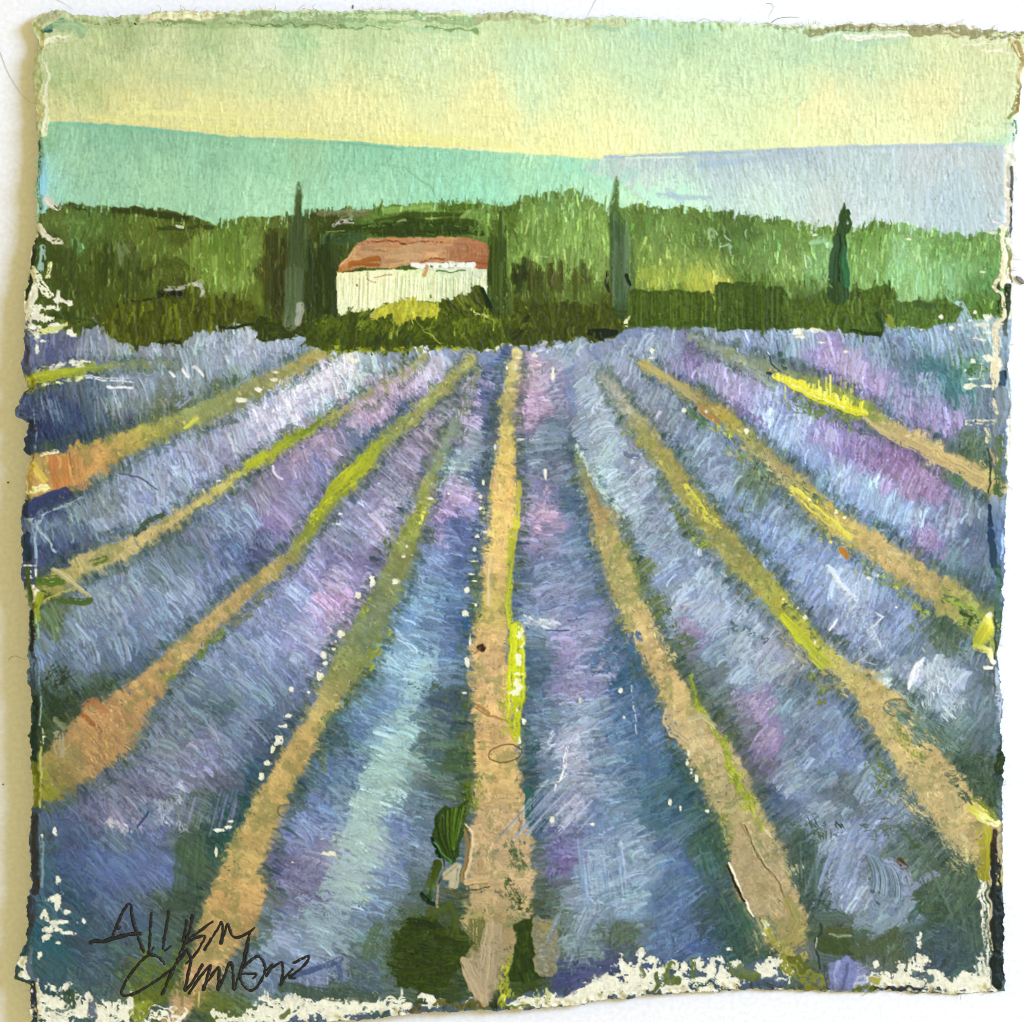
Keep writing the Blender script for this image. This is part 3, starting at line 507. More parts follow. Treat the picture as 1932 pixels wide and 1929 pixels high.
for poly, txt in rows:
    pid = part('painted_lavender_row'); ROWID.append(pid)
    f = Field(txt, 3.6, 13)
    w = fill(poly, f, pid, rough=4, th=.5, soft=2)
    area_px = float((w[4] > .5).sum())
    m = f.c.mean(1, keepdims=True); f.c = np.clip((m + (f.c - m) * .8) * np.array([1.03, 1.055, 1.04], np.float32), 0, 1)
    y0_, y1_, x0_, x1_, a_ = w; sl_ = (slice(y0_, y1_), slice(x0_, x1_))
    dirf = lambda x, y: acrossrow(x, y) + .28 * (N40[min(GH - 1, int(y * Q)), min(GW - 1, max(0, int(x * Q)))] - .5)
    # broad loaded strokes, then narrower ones, then the marks of single bristles
    scatter(w, f, int(area_px / 330), dirf, 60, 26, pid, .06, (.75, 1.), .6, .15, 1.7, bulge=6., ends=.35)
    k_ = ss((N5[sl_] * .5 + TOOTH[sl_] * .5 - .58) / .12 + .5) * ss((N40b[sl_] - .42) / .2) * a_ * .45
    COL[sl_] = COL[sl_] * (1 - k_[..., None]) + (COL[sl_] * .6 + np.array([.02, .035, .06], np.float32)) * k_[..., None]
    scatter(w, f, int(area_px / 170), dirf, 38, 6.5, pid, .09, (.45, .85), .7, .18, 1.7, bulge=4., ends=.8)
    scatter(w, f, int(area_px / 130), dirf, 28, 2.3, pid, .13, (.3, .7), .7, .18, 1.8, bulge=3.5, ends=1.8)
TRACK = {}
olive = [hx(c) for c in ('6f7c3c', '5d6f3a', '7f8640', '566a48', '8a9046')]
for i, p in PATHS.items():
    pid = part('painted_track'); TRACK[i] = pid
    pts = [(a, b) for a, b, c, d in p]; wd = [c for a, b, c, d in p]; cs = [d for a, b, c, d in p]
    # grass verge first, broken, then the bare earth over it
    pstroke(pts, [q * 1.2 + 20 for q in wd], '56655a', .6, .42, .15, 1., pid, soft=9, rough=10, thr=.75)
    cs = [(lambda h, yy: np.clip((h + (h.mean() - h) * .04) * np.array([1.08, 1.05, 1.02], np.float32) * (np.array([1.12, 1.09, 1.04], np.float32) if i == 5 and yy < 1480 else (np.array([.97, .98, 1.04], np.float32) if i == 5 else (np.array([.93, .97, 1.03], np.float32) if i in (3, 4) else 1))), 0, 1))(hx(c), yy[1]) for c, yy in zip(cs, pts)]
    pstroke(pts, [q * .94 for q in wd], cs, .95, .06, .08, .9, pid, soft=6, rough=7, cross=True)
    for k in range(len(p) - 1):
        d = math.hypot(pts[k + 1][0] - pts[k][0], pts[k + 1][1] - pts[k][1])
        ang = math.atan2(pts[k + 1][1] - pts[k][1], pts[k + 1][0] - pts[k][0])
        for j in range(int(d / 3.2)):
            t = rng.random(); x = pts[k][0] * (1 - t) + pts[k + 1][0] * t; y = pts[k][1] * (1 - t) + pts[k + 1][1] * t
            wl = wd[k] * (1 - t) + wd[k + 1] * t
            o = rng.uniform(-.5, .5) * wl * .95
            x += -math.sin(ang) * o; y += math.cos(ang) * o
            c = (cs[k] * (1 - t) + cs[k + 1] * t) * (1 + rng.normal(0, .05)) + rng.normal(0, .012, 3)
            if abs(o) > wl * .36 and rng.random() < .55: c = c * .5 + olive[rng.integers(5)] * .5
            a2 = ang + rng.normal(0, .35) + (math.pi / 2 if rng.random() < .3 else 0)
            L = rng.uniform(10, 26)
            dab(x - math.cos(a2) * L / 2, y - math.sin(a2) * L / 2, x + math.cos(a2) * L / 2, y + math.sin(a2) * L / 2, rng.uniform(6, 16), np.clip(c, 0, 1), 0, .6, .55, .08, 1., pid, ends=.6)
T = TRACK
k_ = np.isin(PID, list(TRACK.values())).astype(np.float32)
COL *= 1 + (k_ * ((N12b - .5) * .10 + (N40b - .5) * .14))[..., None]
g_ = ss((N12 * .7 + N5 * .3 - .70) / .10 + .5) * k_ * .35
COL = COL * (1 - g_[..., None]) + hx('6f7a48') * g_[..., None]
# bristles of the rows drag back over the edges of the tracks
for i, p in PATHS.items():
    for sd in (-1, 1):
        for k in range(len(p) - 1):
            d = math.hypot(p[k + 1][0] - p[k][0], p[k + 1][1] - p[k][1]); ang = math.atan2(p[k + 1][1] - p[k][1], p[k + 1][0] - p[k][0])
            for j in range(int(d / 3.0)):
                t = rng.random(); wl = p[k][2] * (1 - t) + p[k + 1][2] * t
                x = p[k][0] * (1 - t) + p[k + 1][0] * t - math.sin(ang) * sd * wl * .55; y = p[k][1] * (1 - t) + p[k + 1][1] * t + math.cos(ang) * sd * wl * .55
                X = int(np.clip((x - math.sin(ang) * sd * 14) * Q, 0, GW - 1)); Y = int(np.clip((y + math.cos(ang) * sd * 14) * Q, 0, GH - 1))
                c = COL[Y, X] * rng.uniform(.75, 1.0)
                if rng.random() < .4: c = c * .4 + hx(['4a5c40', '5d6c48', '3f5044', '6d7848'][rng.integers(4)]) * .6
                a2 = acrossrow(x, y) + rng.normal(0, .25); L = rng.uniform(10, 30) * (.5 + min(wl, 80) / 80)
                q0 = PID[Y, X]
                dab(x - math.cos(a2) * L / 2, y - math.sin(a2) * L / 2, x + math.cos(a2) * L / 2, y + math.sin(a2) * L / 2, rng.uniform(3, 9), c, rng.normal(0, 3), rng.uniform(.3, .7), .7, .14, 1.1, int(q0), ends=.9, thr=.6)
for i, p in PATHS.items():
    for k in range(len(p) - 1):
        d = math.hypot(p[k + 1][0] - p[k][0], p[k + 1][1] - p[k][1])
        for j in range(int(d * max(p[k][2], 16) / 190)):
            t = rng.random(); wl = p[k][2] * (1 - t) + p[k + 1][2] * t
            x = p[k][0] * (1 - t) + p[k + 1][0] * t + rng.uniform(-.42, .42) * wl; y = p[k][1] * (1 - t) + p[k + 1][1] * t
            a2 = rng.uniform(0, math.pi); L = rng.uniform(4, 14)
            c = hx(['7d6a38', '8a7340', 'd6c08c', 'cdb684', 'c8a876'][rng.integers(5)])
            dab(x - math.cos(a2) * L / 2, y - math.sin(a2) * L / 2, x + math.cos(a2) * L / 2, y + math.sin(a2) * L / 2, rng.uniform(1.6, 4.5), c, rng.normal(0, 2), rng.uniform(.25, .6), .6, .1, 1.4, TRACK[i], ends=1.2)
# the flanks of the rows are laid in with deeper blue and blue green
for i, p in PATHS.items():
    for sd in (-1, 1):
        for k in range(len(p) - 1):
            d = math.hypot(p[k + 1][0] - p[k][0], p[k + 1][1] - p[k][1]); ang = math.atan2(p[k + 1][1] - p[k][1], p[k + 1][0] - p[k][0])
            for j in range(int(d / 2.2)):
                t = rng.random(); wl = p[k][2] * (1 - t) + p[k + 1][2] * t; o = wl * .5 + rng.uniform(2, 10 + wl * .22)
                x = p[k][0] * (1 - t) + p[k + 1][0] * t - math.sin(ang) * sd * o; y = p[k][1] * (1 - t) + p[k + 1][1] * t + math.cos(ang) * sd * o
                X = int(np.clip(x * Q, 0, GW - 1)); Y = int(np.clip(y * Q, 0, GH - 1)); q0 = int(PID[Y, X])
                if q0 not in ROWID: continue
                c = COL[Y, X] * np.array([.66, .76, .80], np.float32) * rng.uniform(.85, 1.1)
                if rng.random() < .25: c = c * .5 + hx('3f5640') * .5
                a2 = acrossrow(x, y) + rng.normal(0, .15); L = rng.uniform(10, 26) * (.45 + min(wl, 80) / 80)
                dab(x - math.cos(a2) * L / 2, y - math.sin(a2) * L / 2, x + math.cos(a2) * L / 2, y + math.sin(a2) * L / 2, rng.uniform(2, 5.5), c, (-3 if math.cos(a2) > 0 else 3), rng.uniform(.3, .7), .65, .14, 1.4, q0, ends=1.2)
def verge(v, pts, w, cols, n, pid, L=30, al=.8, lean=None):
    cols = [hx(c) for c in cols]
    if pid in ROWID: cols = [(lambda g: g + (c - g) * .8)(c.mean()) * np.array([.96, 1., .99], np.float32) for c in cols]
    """a broken run of short grass dabs following a line"""
    P = V(v, pts); k = VS(v)
    seg = [math.hypot(P[i + 1][0] - P[i][0], P[i + 1][1] - P[i][1]) for i in range(len(P) - 1)]
    tot = sum(seg)
    for j in range(n):
        d = rng.uniform(0, tot); i = 0
        while d > seg[i]: d -= seg[i]; i += 1
        t = d / seg[i]
        x = P[i][0] * (1 - t) + P[i + 1][0] * t + rng.normal(0, w * k * .3); y = P[i][1] * (1 - t) + P[i + 1][1] * t + rng.normal(0, w * k * .3)
        a = math.atan2(P[i + 1][1] - P[i][1], P[i + 1][0] - P[i][0]) + rng.normal(0, .4) if lean is None else lean + rng.normal(0, .3)
        l = L * k * rng.uniform(.5, 1.3)
        dab(x - math.cos(a) * l / 2, y - math.sin(a) * l / 2, x + math.cos(a) * l / 2, y + math.sin(a) * l / 2, w * k * rng.uniform(.3, .85), cols[rng.integers(len(cols))] * rng.uniform(.88, 1.1), 0, al * rng.uniform(.7, 1.15), .6, .14, 1.2, pid, ends=.9)
YL = ['b3b52f', 'c2c42a', '9aa22e', 'd2cf3a']; OL = ['6f7c2c', '5f7030', '7f8a38', '57683a']; DK = ['3d4f26', '34452a', '46583a', '2f4438']
# upper left
mark('R1', [(210, 420), (400, 385), (560, 350), (690, 335)], [70, 62, 60, 40], ['a3a531', 'a2a82e', '98a238', '7f8e4c'], pid=T[0], dry=.25)
verge('R1', [(250, 350), (420, 320), (600, 290)], 26, ['ece9d8', 'f1ecd6'], 26, 0, 70)
verge('R1', [(250, 470), (420, 435), (560, 400)], 20, ['f1ecd6', 'e6e6b0'], 20, 0, 50)
verge('R1', [(430, 900), (640, 840), (900, 770), (1130, 690)], 40, ['8a9430', '76822e', '9aa03c'], 50, T[1])
verge('R1', [(760, 900), (950, 830), (1100, 790), (1300, 720)], 60, ['9c9c30', 'a8a836', '8f9440'], 46, T[1])
verge('R1', [(1180, 640), (1330, 560), (1600, 450), (1900, 370)], 60, ['6d7c3c', '5f6f40', '7f8a4a'], 60, T[1])
mark('R1', [(360, 960), (400, 1180)], 60, 'b07040', pid=T[1], alpha=.8, dry=.3); mark('R1', [(440, 960), (460, 1200)], 50, 'b5763f', pid=T[1], alpha=.8, dry=.3); mark('R1', [(540, 980), (560, 1140)], 90, 'bb8450', pid=T[1], alpha=.7, dry=.3); mark('R1', [(480, 930), (510, 1060)], 26, '9a5a30', pid=T[1], alpha=.7, dry=.4)
mark('R1', [(300, 940), (400, 905)], 30, 'eadfb4', pid=0, dry=.3); mark('R1', [(200, 1180), (320, 1160)], 50, 'ecdf9c', pid=0, dry=.35); mark('R1', [(240, 1020), (300, 1100)], 60, 'c2a850', pid=T[1], dry=.35)
mark('R1', [(580, 400), (700, 415), (900, 425)], 26, 'c3cbdc', pid=ROWID[1], dry=.4); mark('R1', [(740, 465), (900, 470)], 20, 'c9cfdd', pid=ROWID[1], dry=.4); mark('R1', [(780, 490), (810, 610)], 30, 'a9b7cf', pid=ROWID[1], dry=.35)
for a, b in [((1160, 360), (1190, 395)), ((1250, 350), (1290, 390)), ((1320, 335), (1380, 390))]: mark('R1', [a, b], 22, 'd5d9e2', pid=ROWID[0], dry=.2)
vbrush('R1', 240, 420, 540, 720, 24, ['8595ad', '6d7f9e', '9aa7bd'], (5, 12), ROWID[1], .25)
vbrush('R1', 640, 1150, 520, 760, 46, ['7d8c8c', '8b98a0', '6d7a66', '909ca8'], (6, 14), ROWID[1], .05)
vbrush('R1', 1380, 1932, 220, 420, 60, ['8f9cb4', 'a3aec4', '7c8ca4', '97a4bc'], (8, 20), ROWID[0], .15)
mark('R1', [(1140, 560), (1180, 500), (1250, 480), (1280, 540), (1220, 600)], 40, '8d98b2', pid=ROWID[1], dry=.4)
bare('R1', [(1760, 490, 90, 40), (1660, 560, 90, 36), (1870, 420, 60, 26), (1880, 370, 50, 20), (1520, 660, 30, 24)])
mark('R1', [(1330, 690), (1270, 740)], 44, 'b9ba52', pid=T[1], dry=.35)
mark('R1', [(820, 1060), (930, 1080), (1070, 1165)], 10, '4a5675', pid=ROWID[2], dry=.3, th=-.6)
verge('R1', [(1600, 1040), (1720, 990), (1932, 880)], 60, ['9aa22a', 'a8ae30', '86922e'], 50, T[2])
verge('R1', [(1130, 1340), (1250, 1260), (1500, 1140), (1640, 1080)], 30, ['8f8c58', 'a39c6c', 'c3b98c'], 40, T[2])
mark('R1', [(930, 1470), (1000, 1400), (1120, 1340)], 50, '46584a', pid=ROWID[2], dry=.3)
bare('R1', [(1500, 1110, 70, 26), (1430, 1155, 40, 18)])
mark('R1', [(200, 1330), (260, 1260), (450, 1200)], 90, '37426a', pid=ROWID[2], dry=.2)
mark('R1', [(250, 1400), (320, 1330), (560, 1230)], 20, '9db2c8', pid=ROWID[2], dry=.3)
# light flower heads in row three
verge('R2', [(60, 740), (250, 600), (450, 480), (640, 400), (760, 340)], 110, ['cfcbe4', 'c3c2de', 'd8d3ea', 'b3b4d4'], 110, ROWID[2], 60, lean=2.6)
verge('R2', [(20, 800), (200, 680), (400, 560), (600, 480)], 80, ['b9a9d0', 'a9a4cc', '9fa6c8'], 50, ROWID[2], 60, lean=2.6)
bare('R2', [(740, 290, 70, 30), (690, 270, 70, 50)])
verge('R2', [(740, 440), (830, 380), (900, 320)], 90, ['b9c6d3', 'a3b4c0', 'cdd5de'], 30, ROWID[2], 40)
verge('R2', [(540, 760), (640, 690), (720, 580), (900, 430), (1080, 290)], 40, ['8c906a', '7f866c', 'a09c70'], 50, T[2])
mark('R2', [(10, 1010), (120, 940), (250, 860), (400, 770), (490, 700)], [50, 60, 60, 44, 30], ['a6ac28', 'aeb22a', '9aa42c', '75842e', '6f7e36'], pid=T[2], dry=.34)
verge('R2', [(10, 1010), (120, 940), (240, 870)], 60, ['a3aa28', 'b3b52c', '8f9a2a'], 40, T[2])
verge('R2', [(260, 850), (400, 770), (500, 690)], 50, ['6d7c2e', '7d8a34', '5f6f34'], 34, T[2])
# pink flowers
verge('R2', [(720, 690), (850, 600), (980, 480), (1120, 340)], 130, ['b893c2', 'c2a0cc', 'ab8abb', 'b99acb'], 120, ROWID[3], 80, lean=1.2)
verge('R2', [(760, 760), (900, 690), (1050, 590)], 60, ['b592c6', 'a78fc6'], 44, ROWID[3], 70, lean=1.2)
verge('R2', [(1130, 420), (1220, 350), (1270, 330)], 60, ['c9c6e0', 'bfb2d8'], 30, ROWID[3], 50, lean=1.2)
verge('R2', [(780, 840), (900, 760), (1000, 680)], 40, ['50638a', '46587c'], 36, ROWID[3], 60, lean=1.2)
verge('R2', [(280, 1000), (420, 880), (560, 780)], 70, ['a586b8', 'b08cbf', '8f7fb0'], 50, ROWID[3], 70, lean=2.5)
mark('R2', [(450, 1380), (520, 1270), (620, 1150), (700, 1080), (790, 1000), (900, 850)], [50, 70, 110, 120, 90, 40], ['a8aa2c', '9aa02e', '9fa52a', 'b2b628', 'a3a82c', '98a034'], pid=T[3], dry=.34)
verge('R2', [(620, 1160), (700, 1080), (790, 1000)], 110, ['a9ac28', 'bcbc2c', '98a02c'], 56, T[3], 50)
verge('R2', [(440, 1390), (520, 1280), (600, 1190)], 60, ['a0a628', '7f8c2c', 'b5b830'], 44, T[3], 50)
verge('R2', [(800, 960), (880, 860), (930, 820)], 50, ['8f9a2c', 'a8ac30'], 30, T[3], 46)
verge('R2', [(1040, 780), (1200, 620), (1330, 480), (1500, 270)], 60, ['8f8f50', 'a39a5c', '7f8650'], 80, T[3], 60)
mark('R2', [(170, 1010), (200, 1070), (235, 1100)], 16, 'c9c3dd', pid=ROWID[3], dry=.2)
bare('R2', [(630, 1335, 36, 26), (620, 1405, 60, 18), (680, 1180, 14, 24)])
verge('R2', [(520, 680), (620, 620), (700, 560)], 22, ['50607c', '465880'], 16, ROWID[2], 40)
# row six: pale and pink heads
verge('R2', [(1440, 780), (1500, 640), (1520, 480), (1540, 400)], 90, ['b296cc', 'a88fc8', 'b9a0d2'], 60, ROWID[5], 50)
verge('R2', [(1290, 1160), (1400, 1040), (1480, 920), (1560, 1040)], 150, ['b3c2d0', 'a0b3c6', '8a9fb4', '5b708c'], 90, ROWID[5], 34)
verge('R2', [(1300, 1480), (1350, 1300), (1440, 1180)], 110, ['b08acb', 'a483c4', 'bd98d0'], 60, ROWID[5], 46)
verge('R2', [(1640, 800), (1680, 560), (1700, 300)], 90, ['4c5d8a', '55689a', '435378'], 50, ROWID[5], 50)
verge('R2', [(1620, 1000), (1640, 900)], 50, ['3f506c', '4a5b70'], 24, ROWID[5], 40)
verge('R2', [(1080, 1480), (1140, 1320), (1220, 1180)], 80, ['84882f', '7a8038', '8f9440'], 50, T[4], 50)
verge('R2', [(1170, 1400), (1200, 1340), (1210, 1290)], 26, ['dcdc5c', 'e6e680'], 14, T[4], 40)
verge('R2', [(900, 1640), (1000, 1480), (1060, 1360)], 90, ['6f7650', '7f8458', '5d6a56', '807c50'], 50, T[4], 50)
bare('R2', [(1250, 1230, 40, 22), (1370, 1200, 20, 20)])
for i in range(70):       # pale ticks on the rows either side of the central track
    pass
# central track
verge('R2', [(1600, 1180), (1600, 1420), (1590, 1560)], 40, ['e6e3a0', 'd8d84c', 'cfd03a'], 34, T[5], 26, lean=0)
bare('R2', [(1610, 1120, 26, 50), (1590, 1220, 24, 24), (1590, 1300, 26, 30), (1590, 1380, 26, 24), (1560, 1490, 30, 30), (1545, 1580, 24, 16)])
verge('R2', [(1650, 1180), (1650, 1320), (1640, 1430)], 36, ['c2c42a', 'd0ce34', 'a8ae30'], 30, T[5], 26, lean=0)
verge('R2', [(1840, 1120), (1840, 1280), (1830, 1400), (1800, 1560), (1800, 1680)], 44, ['b5b53c', 'c9c640', 'a3a63c'], 50, T[5], 40)
mark('R2', [(1830, 1400), (1835, 1420)], 44, 'e0d84e', pid=T[5], dry=.2)
verge('R2', [(1760, 1060), (1770, 1250), (1740, 1600)], 80, ['c2a86c', 'b99f66', 'cbb074'], 50, T[5], 60)
mark('R2', [(1690, 1060), (1680, 1160)], 60, 'c0a26e', pid=T[5], dry=.25, alpha=.8)
bare('R2', [(1830, 330, 20, 60), (1850, 270, 40, 24), (1770, 340, 18, 30), (1690, 880, 14, 60)])
verge('R6', [(1800, 60), (1790, 300), (1780, 500), (1790, 640)], 34, ['b3b52f', 'a3a92e', 'c2c232'], 80, T[5], 40)
mark('R2', [(1850, 1120), (1850, 1280), (1830, 1420), (1810, 1560), (1800, 1690)], [30, 44, 50, 40, 40], ['b3a848', 'bfb548', 'c9c03c', 'b0b036', 'a9ac30'], pid=T[5], dry=.36, alpha=.9, soft=3)
mark('R6', [(1800, 10), (1790, 300), (1780, 500), (1795, 650)], 46, ['b0b236', 'b5b730', 'b0b430', 'b9be28'], pid=T[5], dry=.34, alpha=.9, soft=3)
mark('R6', [(1840, 670), (1840, 900), (1830, 1100), (1820, 1290), (1830, 1420)], [90, 120, 130, 100, 60], ['c4c826', 'c6ca1e', 'c2c822', 'b8be22', 'b4b828'], pid=T[5], dry=.28, soft=3)
verge('R6', [(1830, 700), (1830, 900), (1820, 1100), (1810, 1280)], 120, ['b3b822', 'c2c61e', 'a3ac24', 'cccb2c'], 130, T[5], 60)
verge('R6', [(1820, 1300), (1830, 1400), (1850, 1450)], 70, ['b0b420', 'c0c224'], 36, T[5], 50)
bare('R6', [(1860, 720, 36, 60), (1855, 890, 40, 60), (1850, 1055, 44, 70), (1825, 1110, 40, 40), (1850, 980, 70, 24), (1880, 1300, 30, 50), (1860, 1430, 24, 70), (1840, 1230, 20, 30)])
for x, y, w_, h_ in [(1862, 715, 36, 66), (1856, 890, 36, 60), (1850, 1055, 40, 66), (1826, 1112, 40, 34), (1846, 975, 60, 22), (1880, 1300, 22, 40), (1858, 1425, 18, 60), (1870, 790, 26, 40)]:
    (a, b), = V('R6', [(x, y)]); blot(a, b, w_ * .17, h_ * .17, hx('f8f5c8'), T[5], .6)
verge('R6', [(1750, 1000), (1740, 1200), (1760, 1400)], 40, ['a3a33c', '9a9c44'], 40, T[5], 50)
verge('R6', [(1560, 180), (1550, 330), (1570, 480), (1560, 640)], 80, ['5d6e2c', '6d7c34', '4a5f2c'], 60, T[5], 50)
bare('R6', [(1540, 210, 70, 14), (1540, 250, 80, 14), (1525, 300, 70, 14), (1540, 345, 80, 16), (1495, 410, 50, 50), (1560, 510, 50, 46), (1487, 570, 36, 56), (1570, 40, 34, 30), (1550, 130, 30, 30), (1520, 760, 18, 90), (1500, 905, 40, 90), (1480, 1110, 30, 16), (1620, 10, 40, 20)])
verge('R6', [(1490, 1080), (1500, 1250), (1480, 1420), (1500, 1600)], 90, ['4f6438', '5f7238', '46583c', '6f7c3c'], 80, ROWID[5], 60)
mark('R6', [(1660, 200), (1650, 420), (1640, 500)], 44, 'cbb288', pid=T[5], alpha=.7, dry=.35)
verge('R6', [(1650, 700), (1640, 900), (1640, 1100)], 150, ['b89c7a', 'ac9468', 'bfa47c'], 70, T[5], 60)
mark('R6', [(1540, 1190), (1600, 1210), (1640, 1245)], 26, '8f6a3c', pid=T[5], alpha=.7, dry=.35); mark('R6', [(1545, 1210), (1640, 1260), (1760, 1300)], 10, '9a7a4c', pid=T[5], th=-.5)
mark('R6', [(1560, 1330), (1640, 1310), (1760, 1330)], 30, 'c6a67c', pid=T[5], alpha=.6, dry=.4)
# row five (left of centre) flecks and verges
bare('R6', [(850, 350, 44, 90), (828, 410, 20, 30), (755, 450, 40, 60), (1010, 350, 50, 40), (635, 700, 50, 80), (605, 760, 24, 30), (590, 810, 40, 30), (520, 850, 40, 70), (525, 910, 40, 34), (490, 990, 60, 80), (415, 980, 60, 30), (300, 1085, 30, 36), (370, 1140, 24, 90), (420, 1105, 24, 20), (285, 1265, 80, 40), (245, 1335, 50, 24), (205, 1430, 60, 100), (170, 1500, 40, 60), (135, 1590, 60, 40), (95, 1670, 40, 36), (1085, 110, 26, 30), (1060, 180, 30, 24)])
verge('R6', [(780, 620), (800, 520), (830, 440)], 50, ['7f8c2c', '6d7c2e', '909a34'], 34, T[4], 40)
verge('R6', [(770, 940), (860, 850), (940, 700)], 80, ['98a022', 'a6ac26', '86902a'], 50, T[4], 56)
verge('R6', [(900, 460), (900, 600), (820, 700)], 130, ['76806a', '6d7a6c', '7f8670', '84808a'], 60, T[4], 60, lean=.4)
verge('R6', [(560, 1000), (640, 900), (740, 820)], 110, ['868a50', '7a8048', '93945c'], 60, T[4], 70, lean=.9)
verge('R6', [(660, 1170), (740, 1060), (820, 980)], 60, ['4d5f3c', '445838', '5d6c44'], 44, ROWID[5], 50)
verge('R6', [(520, 1640), (500, 1400), (600, 1230)], 70, ['5a6b48', '6d7648', '4f6458'], 60, T[4], 60)
verge('R6', [(560, 640), (600, 520), (620, 450)], 90, ['b48ccc', 'a98acb', '9f93c8'], 50, ROWID[4], 50, lean=2.6)
mark('R6', [(1280, 800), (1250, 900), (1150, 1040), (1090, 1180), (1040, 1320), (1000, 1500), (950, 1680)], [70, 100, 110, 110, 110, 130, 140], ['97b9d0', '9abccc', '9abcc8', '9cbcc2', '9dbbc0', '9cb9bc', '9ab6b8'], alpha=.7, dry=.42, pid=ROWID[5], soft=3, rough=8, cross=True)
mark('S2', [(860, 40), (800, 300), (740, 560), (640, 800), (520, 980)], [200, 230, 260, 260, 260], ['9cb9bc', '9bb4b8', '98b0b6', '92a9b4', '8aa0b4'], alpha=.75, dry=.42, pid=ROWID[5], soft=3, rough=8, cross=True)
mark('R6', [(1480, 600), (1490, 680)], 40, '2f5f8c', pid=ROWID[5], alpha=.7, dry=.3)
verge('R6', [(1180, 1100), (1300, 1060), (1400, 1150), (1440, 1250)], 90, ['4a5f48', '546a52', '42585a'], 60, ROWID[5], 60)
# brown spot, dried drops outlined in the paint
mark('R6', [(1585, 790), (1605, 810)], 40, '3a2810', pid=T[5], dry=.1); mark('R6', [(1550, 840), (1590, 800)], 16, '7a5a30', pid=T[5], alpha=.6)
def ring(v, cx, cy, rx, ry, w, col, tilt=0., gap=0.):
    pts = []
    for k in range(21):
        a = k / 20 * math.tau * (1 - gap)
        px, py = math.cos(a) * rx, math.sin(a) * ry
        pts.append((cx + px * math.cos(tilt) - py * math.sin(tilt), cy + px * math.sin(tilt) + py * math.cos(tilt)))
    mark(v, pts, w, col, alpha=.8, dry=.12, th=.6, rough=1.5)
ring('R6', 1755, 1525, 115, 58, 8, '4a3a1c', -.15); ring('R8', 1070, 1210, 96, 56, 8, '3f4238', .05); mark('R8', [(1040, 1190), (1120, 1210)], 90, '7d8070', alpha=.5, dry=.2)
mark('R7', [(1150, 1380), (1190, 1340)], 7, '4a4024'); mark('R7', [(1150, 1400), (1200, 1415), (1240, 1430)], 7, '4a4024')
ring('S2', 270, 250, 60, 46, 6, '4c4a3c'); ring('R8', 450, 850, 34, 30, 6, '5a5430'); mark('R8', [(380, 860), (440, 915)], 6, '4a4a34')
# row seven
verge('R3', [(230, 720), (280, 600), (230, 480)], 110, ['ae8cc2', 'a78abf', 'b896c8'], 60, ROWID[6], 50, lean=.1)
mark('R3', [(150, 830), (300, 830)], 18, 'bcc3dc', pid=ROWID[6], dry=.4); mark('R3', [(325, 765), (480, 780)], 60, '7488a6', pid=ROWID[6], alpha=.7, dry=.35)
verge('R3', [(340, 880), (480, 860), (560, 960)], 130, ['4a5f78', '566c88', '3f536a'], 60, ROWID[6], 50, lean=.1)
bare('R3', [(345, 1060, 26, 90), (345, 1210, 26, 50), (395, 385, 26, 110), (270, 255, 50, 30), (160, 270, 50, 18), (1280, 190, 60, 20), (1075, 220, 44, 50), (1070, 270, 30, 14), (195, 195, 50, 26), (925, 35, 90, 70), (1095, 45, 50, 20)])
verge('R3', [(280, 1450), (320, 1400), (300, 1340)], 90, ['b784c4', 'a982c2', 'bb93cc'], 30, ROWID[6], 50, lean=.1)
verge('R3', [(350, 1160), (360, 1290)], 60, ['a287c4', '9a8cc0'], 26, ROWID[6], 50)
verge('R7', [(430, 240), (440, 560), (500, 700)], 160, ['8a80b8', '9488be', '8088b8'], 70, ROWID[6], 70, lean=.1)
verge('R7', [(650, 700), (720, 850), (780, 960)], 180, ['8f8aba', '8b86b6', '9590c0'], 70, ROWID[6], 80, lean=.15)
verge('R7', [(900, 700), (950, 900), (1080, 1150)], 110, ['2f5a80', '3a6488', '3f5f92'], 60, ROWID[6], 90, lean=1.3)
verge('R7', [(170, 620), (300, 630), (420, 640)], 50, ['b3bbd8', 'a0abd0', 'c3c8de'], 34, ROWID[6], 70, lean=.1)
mark('R7', [(350, 690), (430, 680), (510, 690)], 8, '35527c'); mark('R7', [(300, 560), (400, 520), (480, 510)], 7, '4a5f88', th=-.4); mark('R7', [(500, 610), (640, 610)], 6, '4a5f88', th=-.4)
for a in range(5): mark('R7', [(930 + a * 6, 1050 + a * 70), (938 + a * 6, 1100 + a * 70)], 7, 'a9bcd4', dry=.4)
mark('R7', [(500, 1480), (470, 1560), (470, 1620), (440, 1690)], [20, 26, 18, 24], 'd8ddec', pid=ROWID[6], dry=.3)
verge('R7', [(300, 1480), (420, 1440), (560, 1400), (600, 1500)], 160, ['a0a6cc', 'aeb2d2', '8f9cc4'], 70, ROWID[6], 100, lean=-.6)
verge('R7', [(230, 1400), (260, 1550), (210, 1690)], 90, ['33566c', '3d5f78', '2f4f60'], 50, ROWID[6], 80, lean=-.6)
bare('R7', [(855, 1100, 30, 40), (580, 1160, 24, 40), (880, 1275, 20, 24), (1310, 1590, 34, 60), (1340, 1640, 24, 50), (1320, 1520, 22, 40), (1220, 1470, 20, 30)])
verge('R7', [(1180, 1480), (1240, 1560), (1340, 1690)], 90, ['2f5262', '37586c', '3f6252'], 50, ROWID[6], 60)
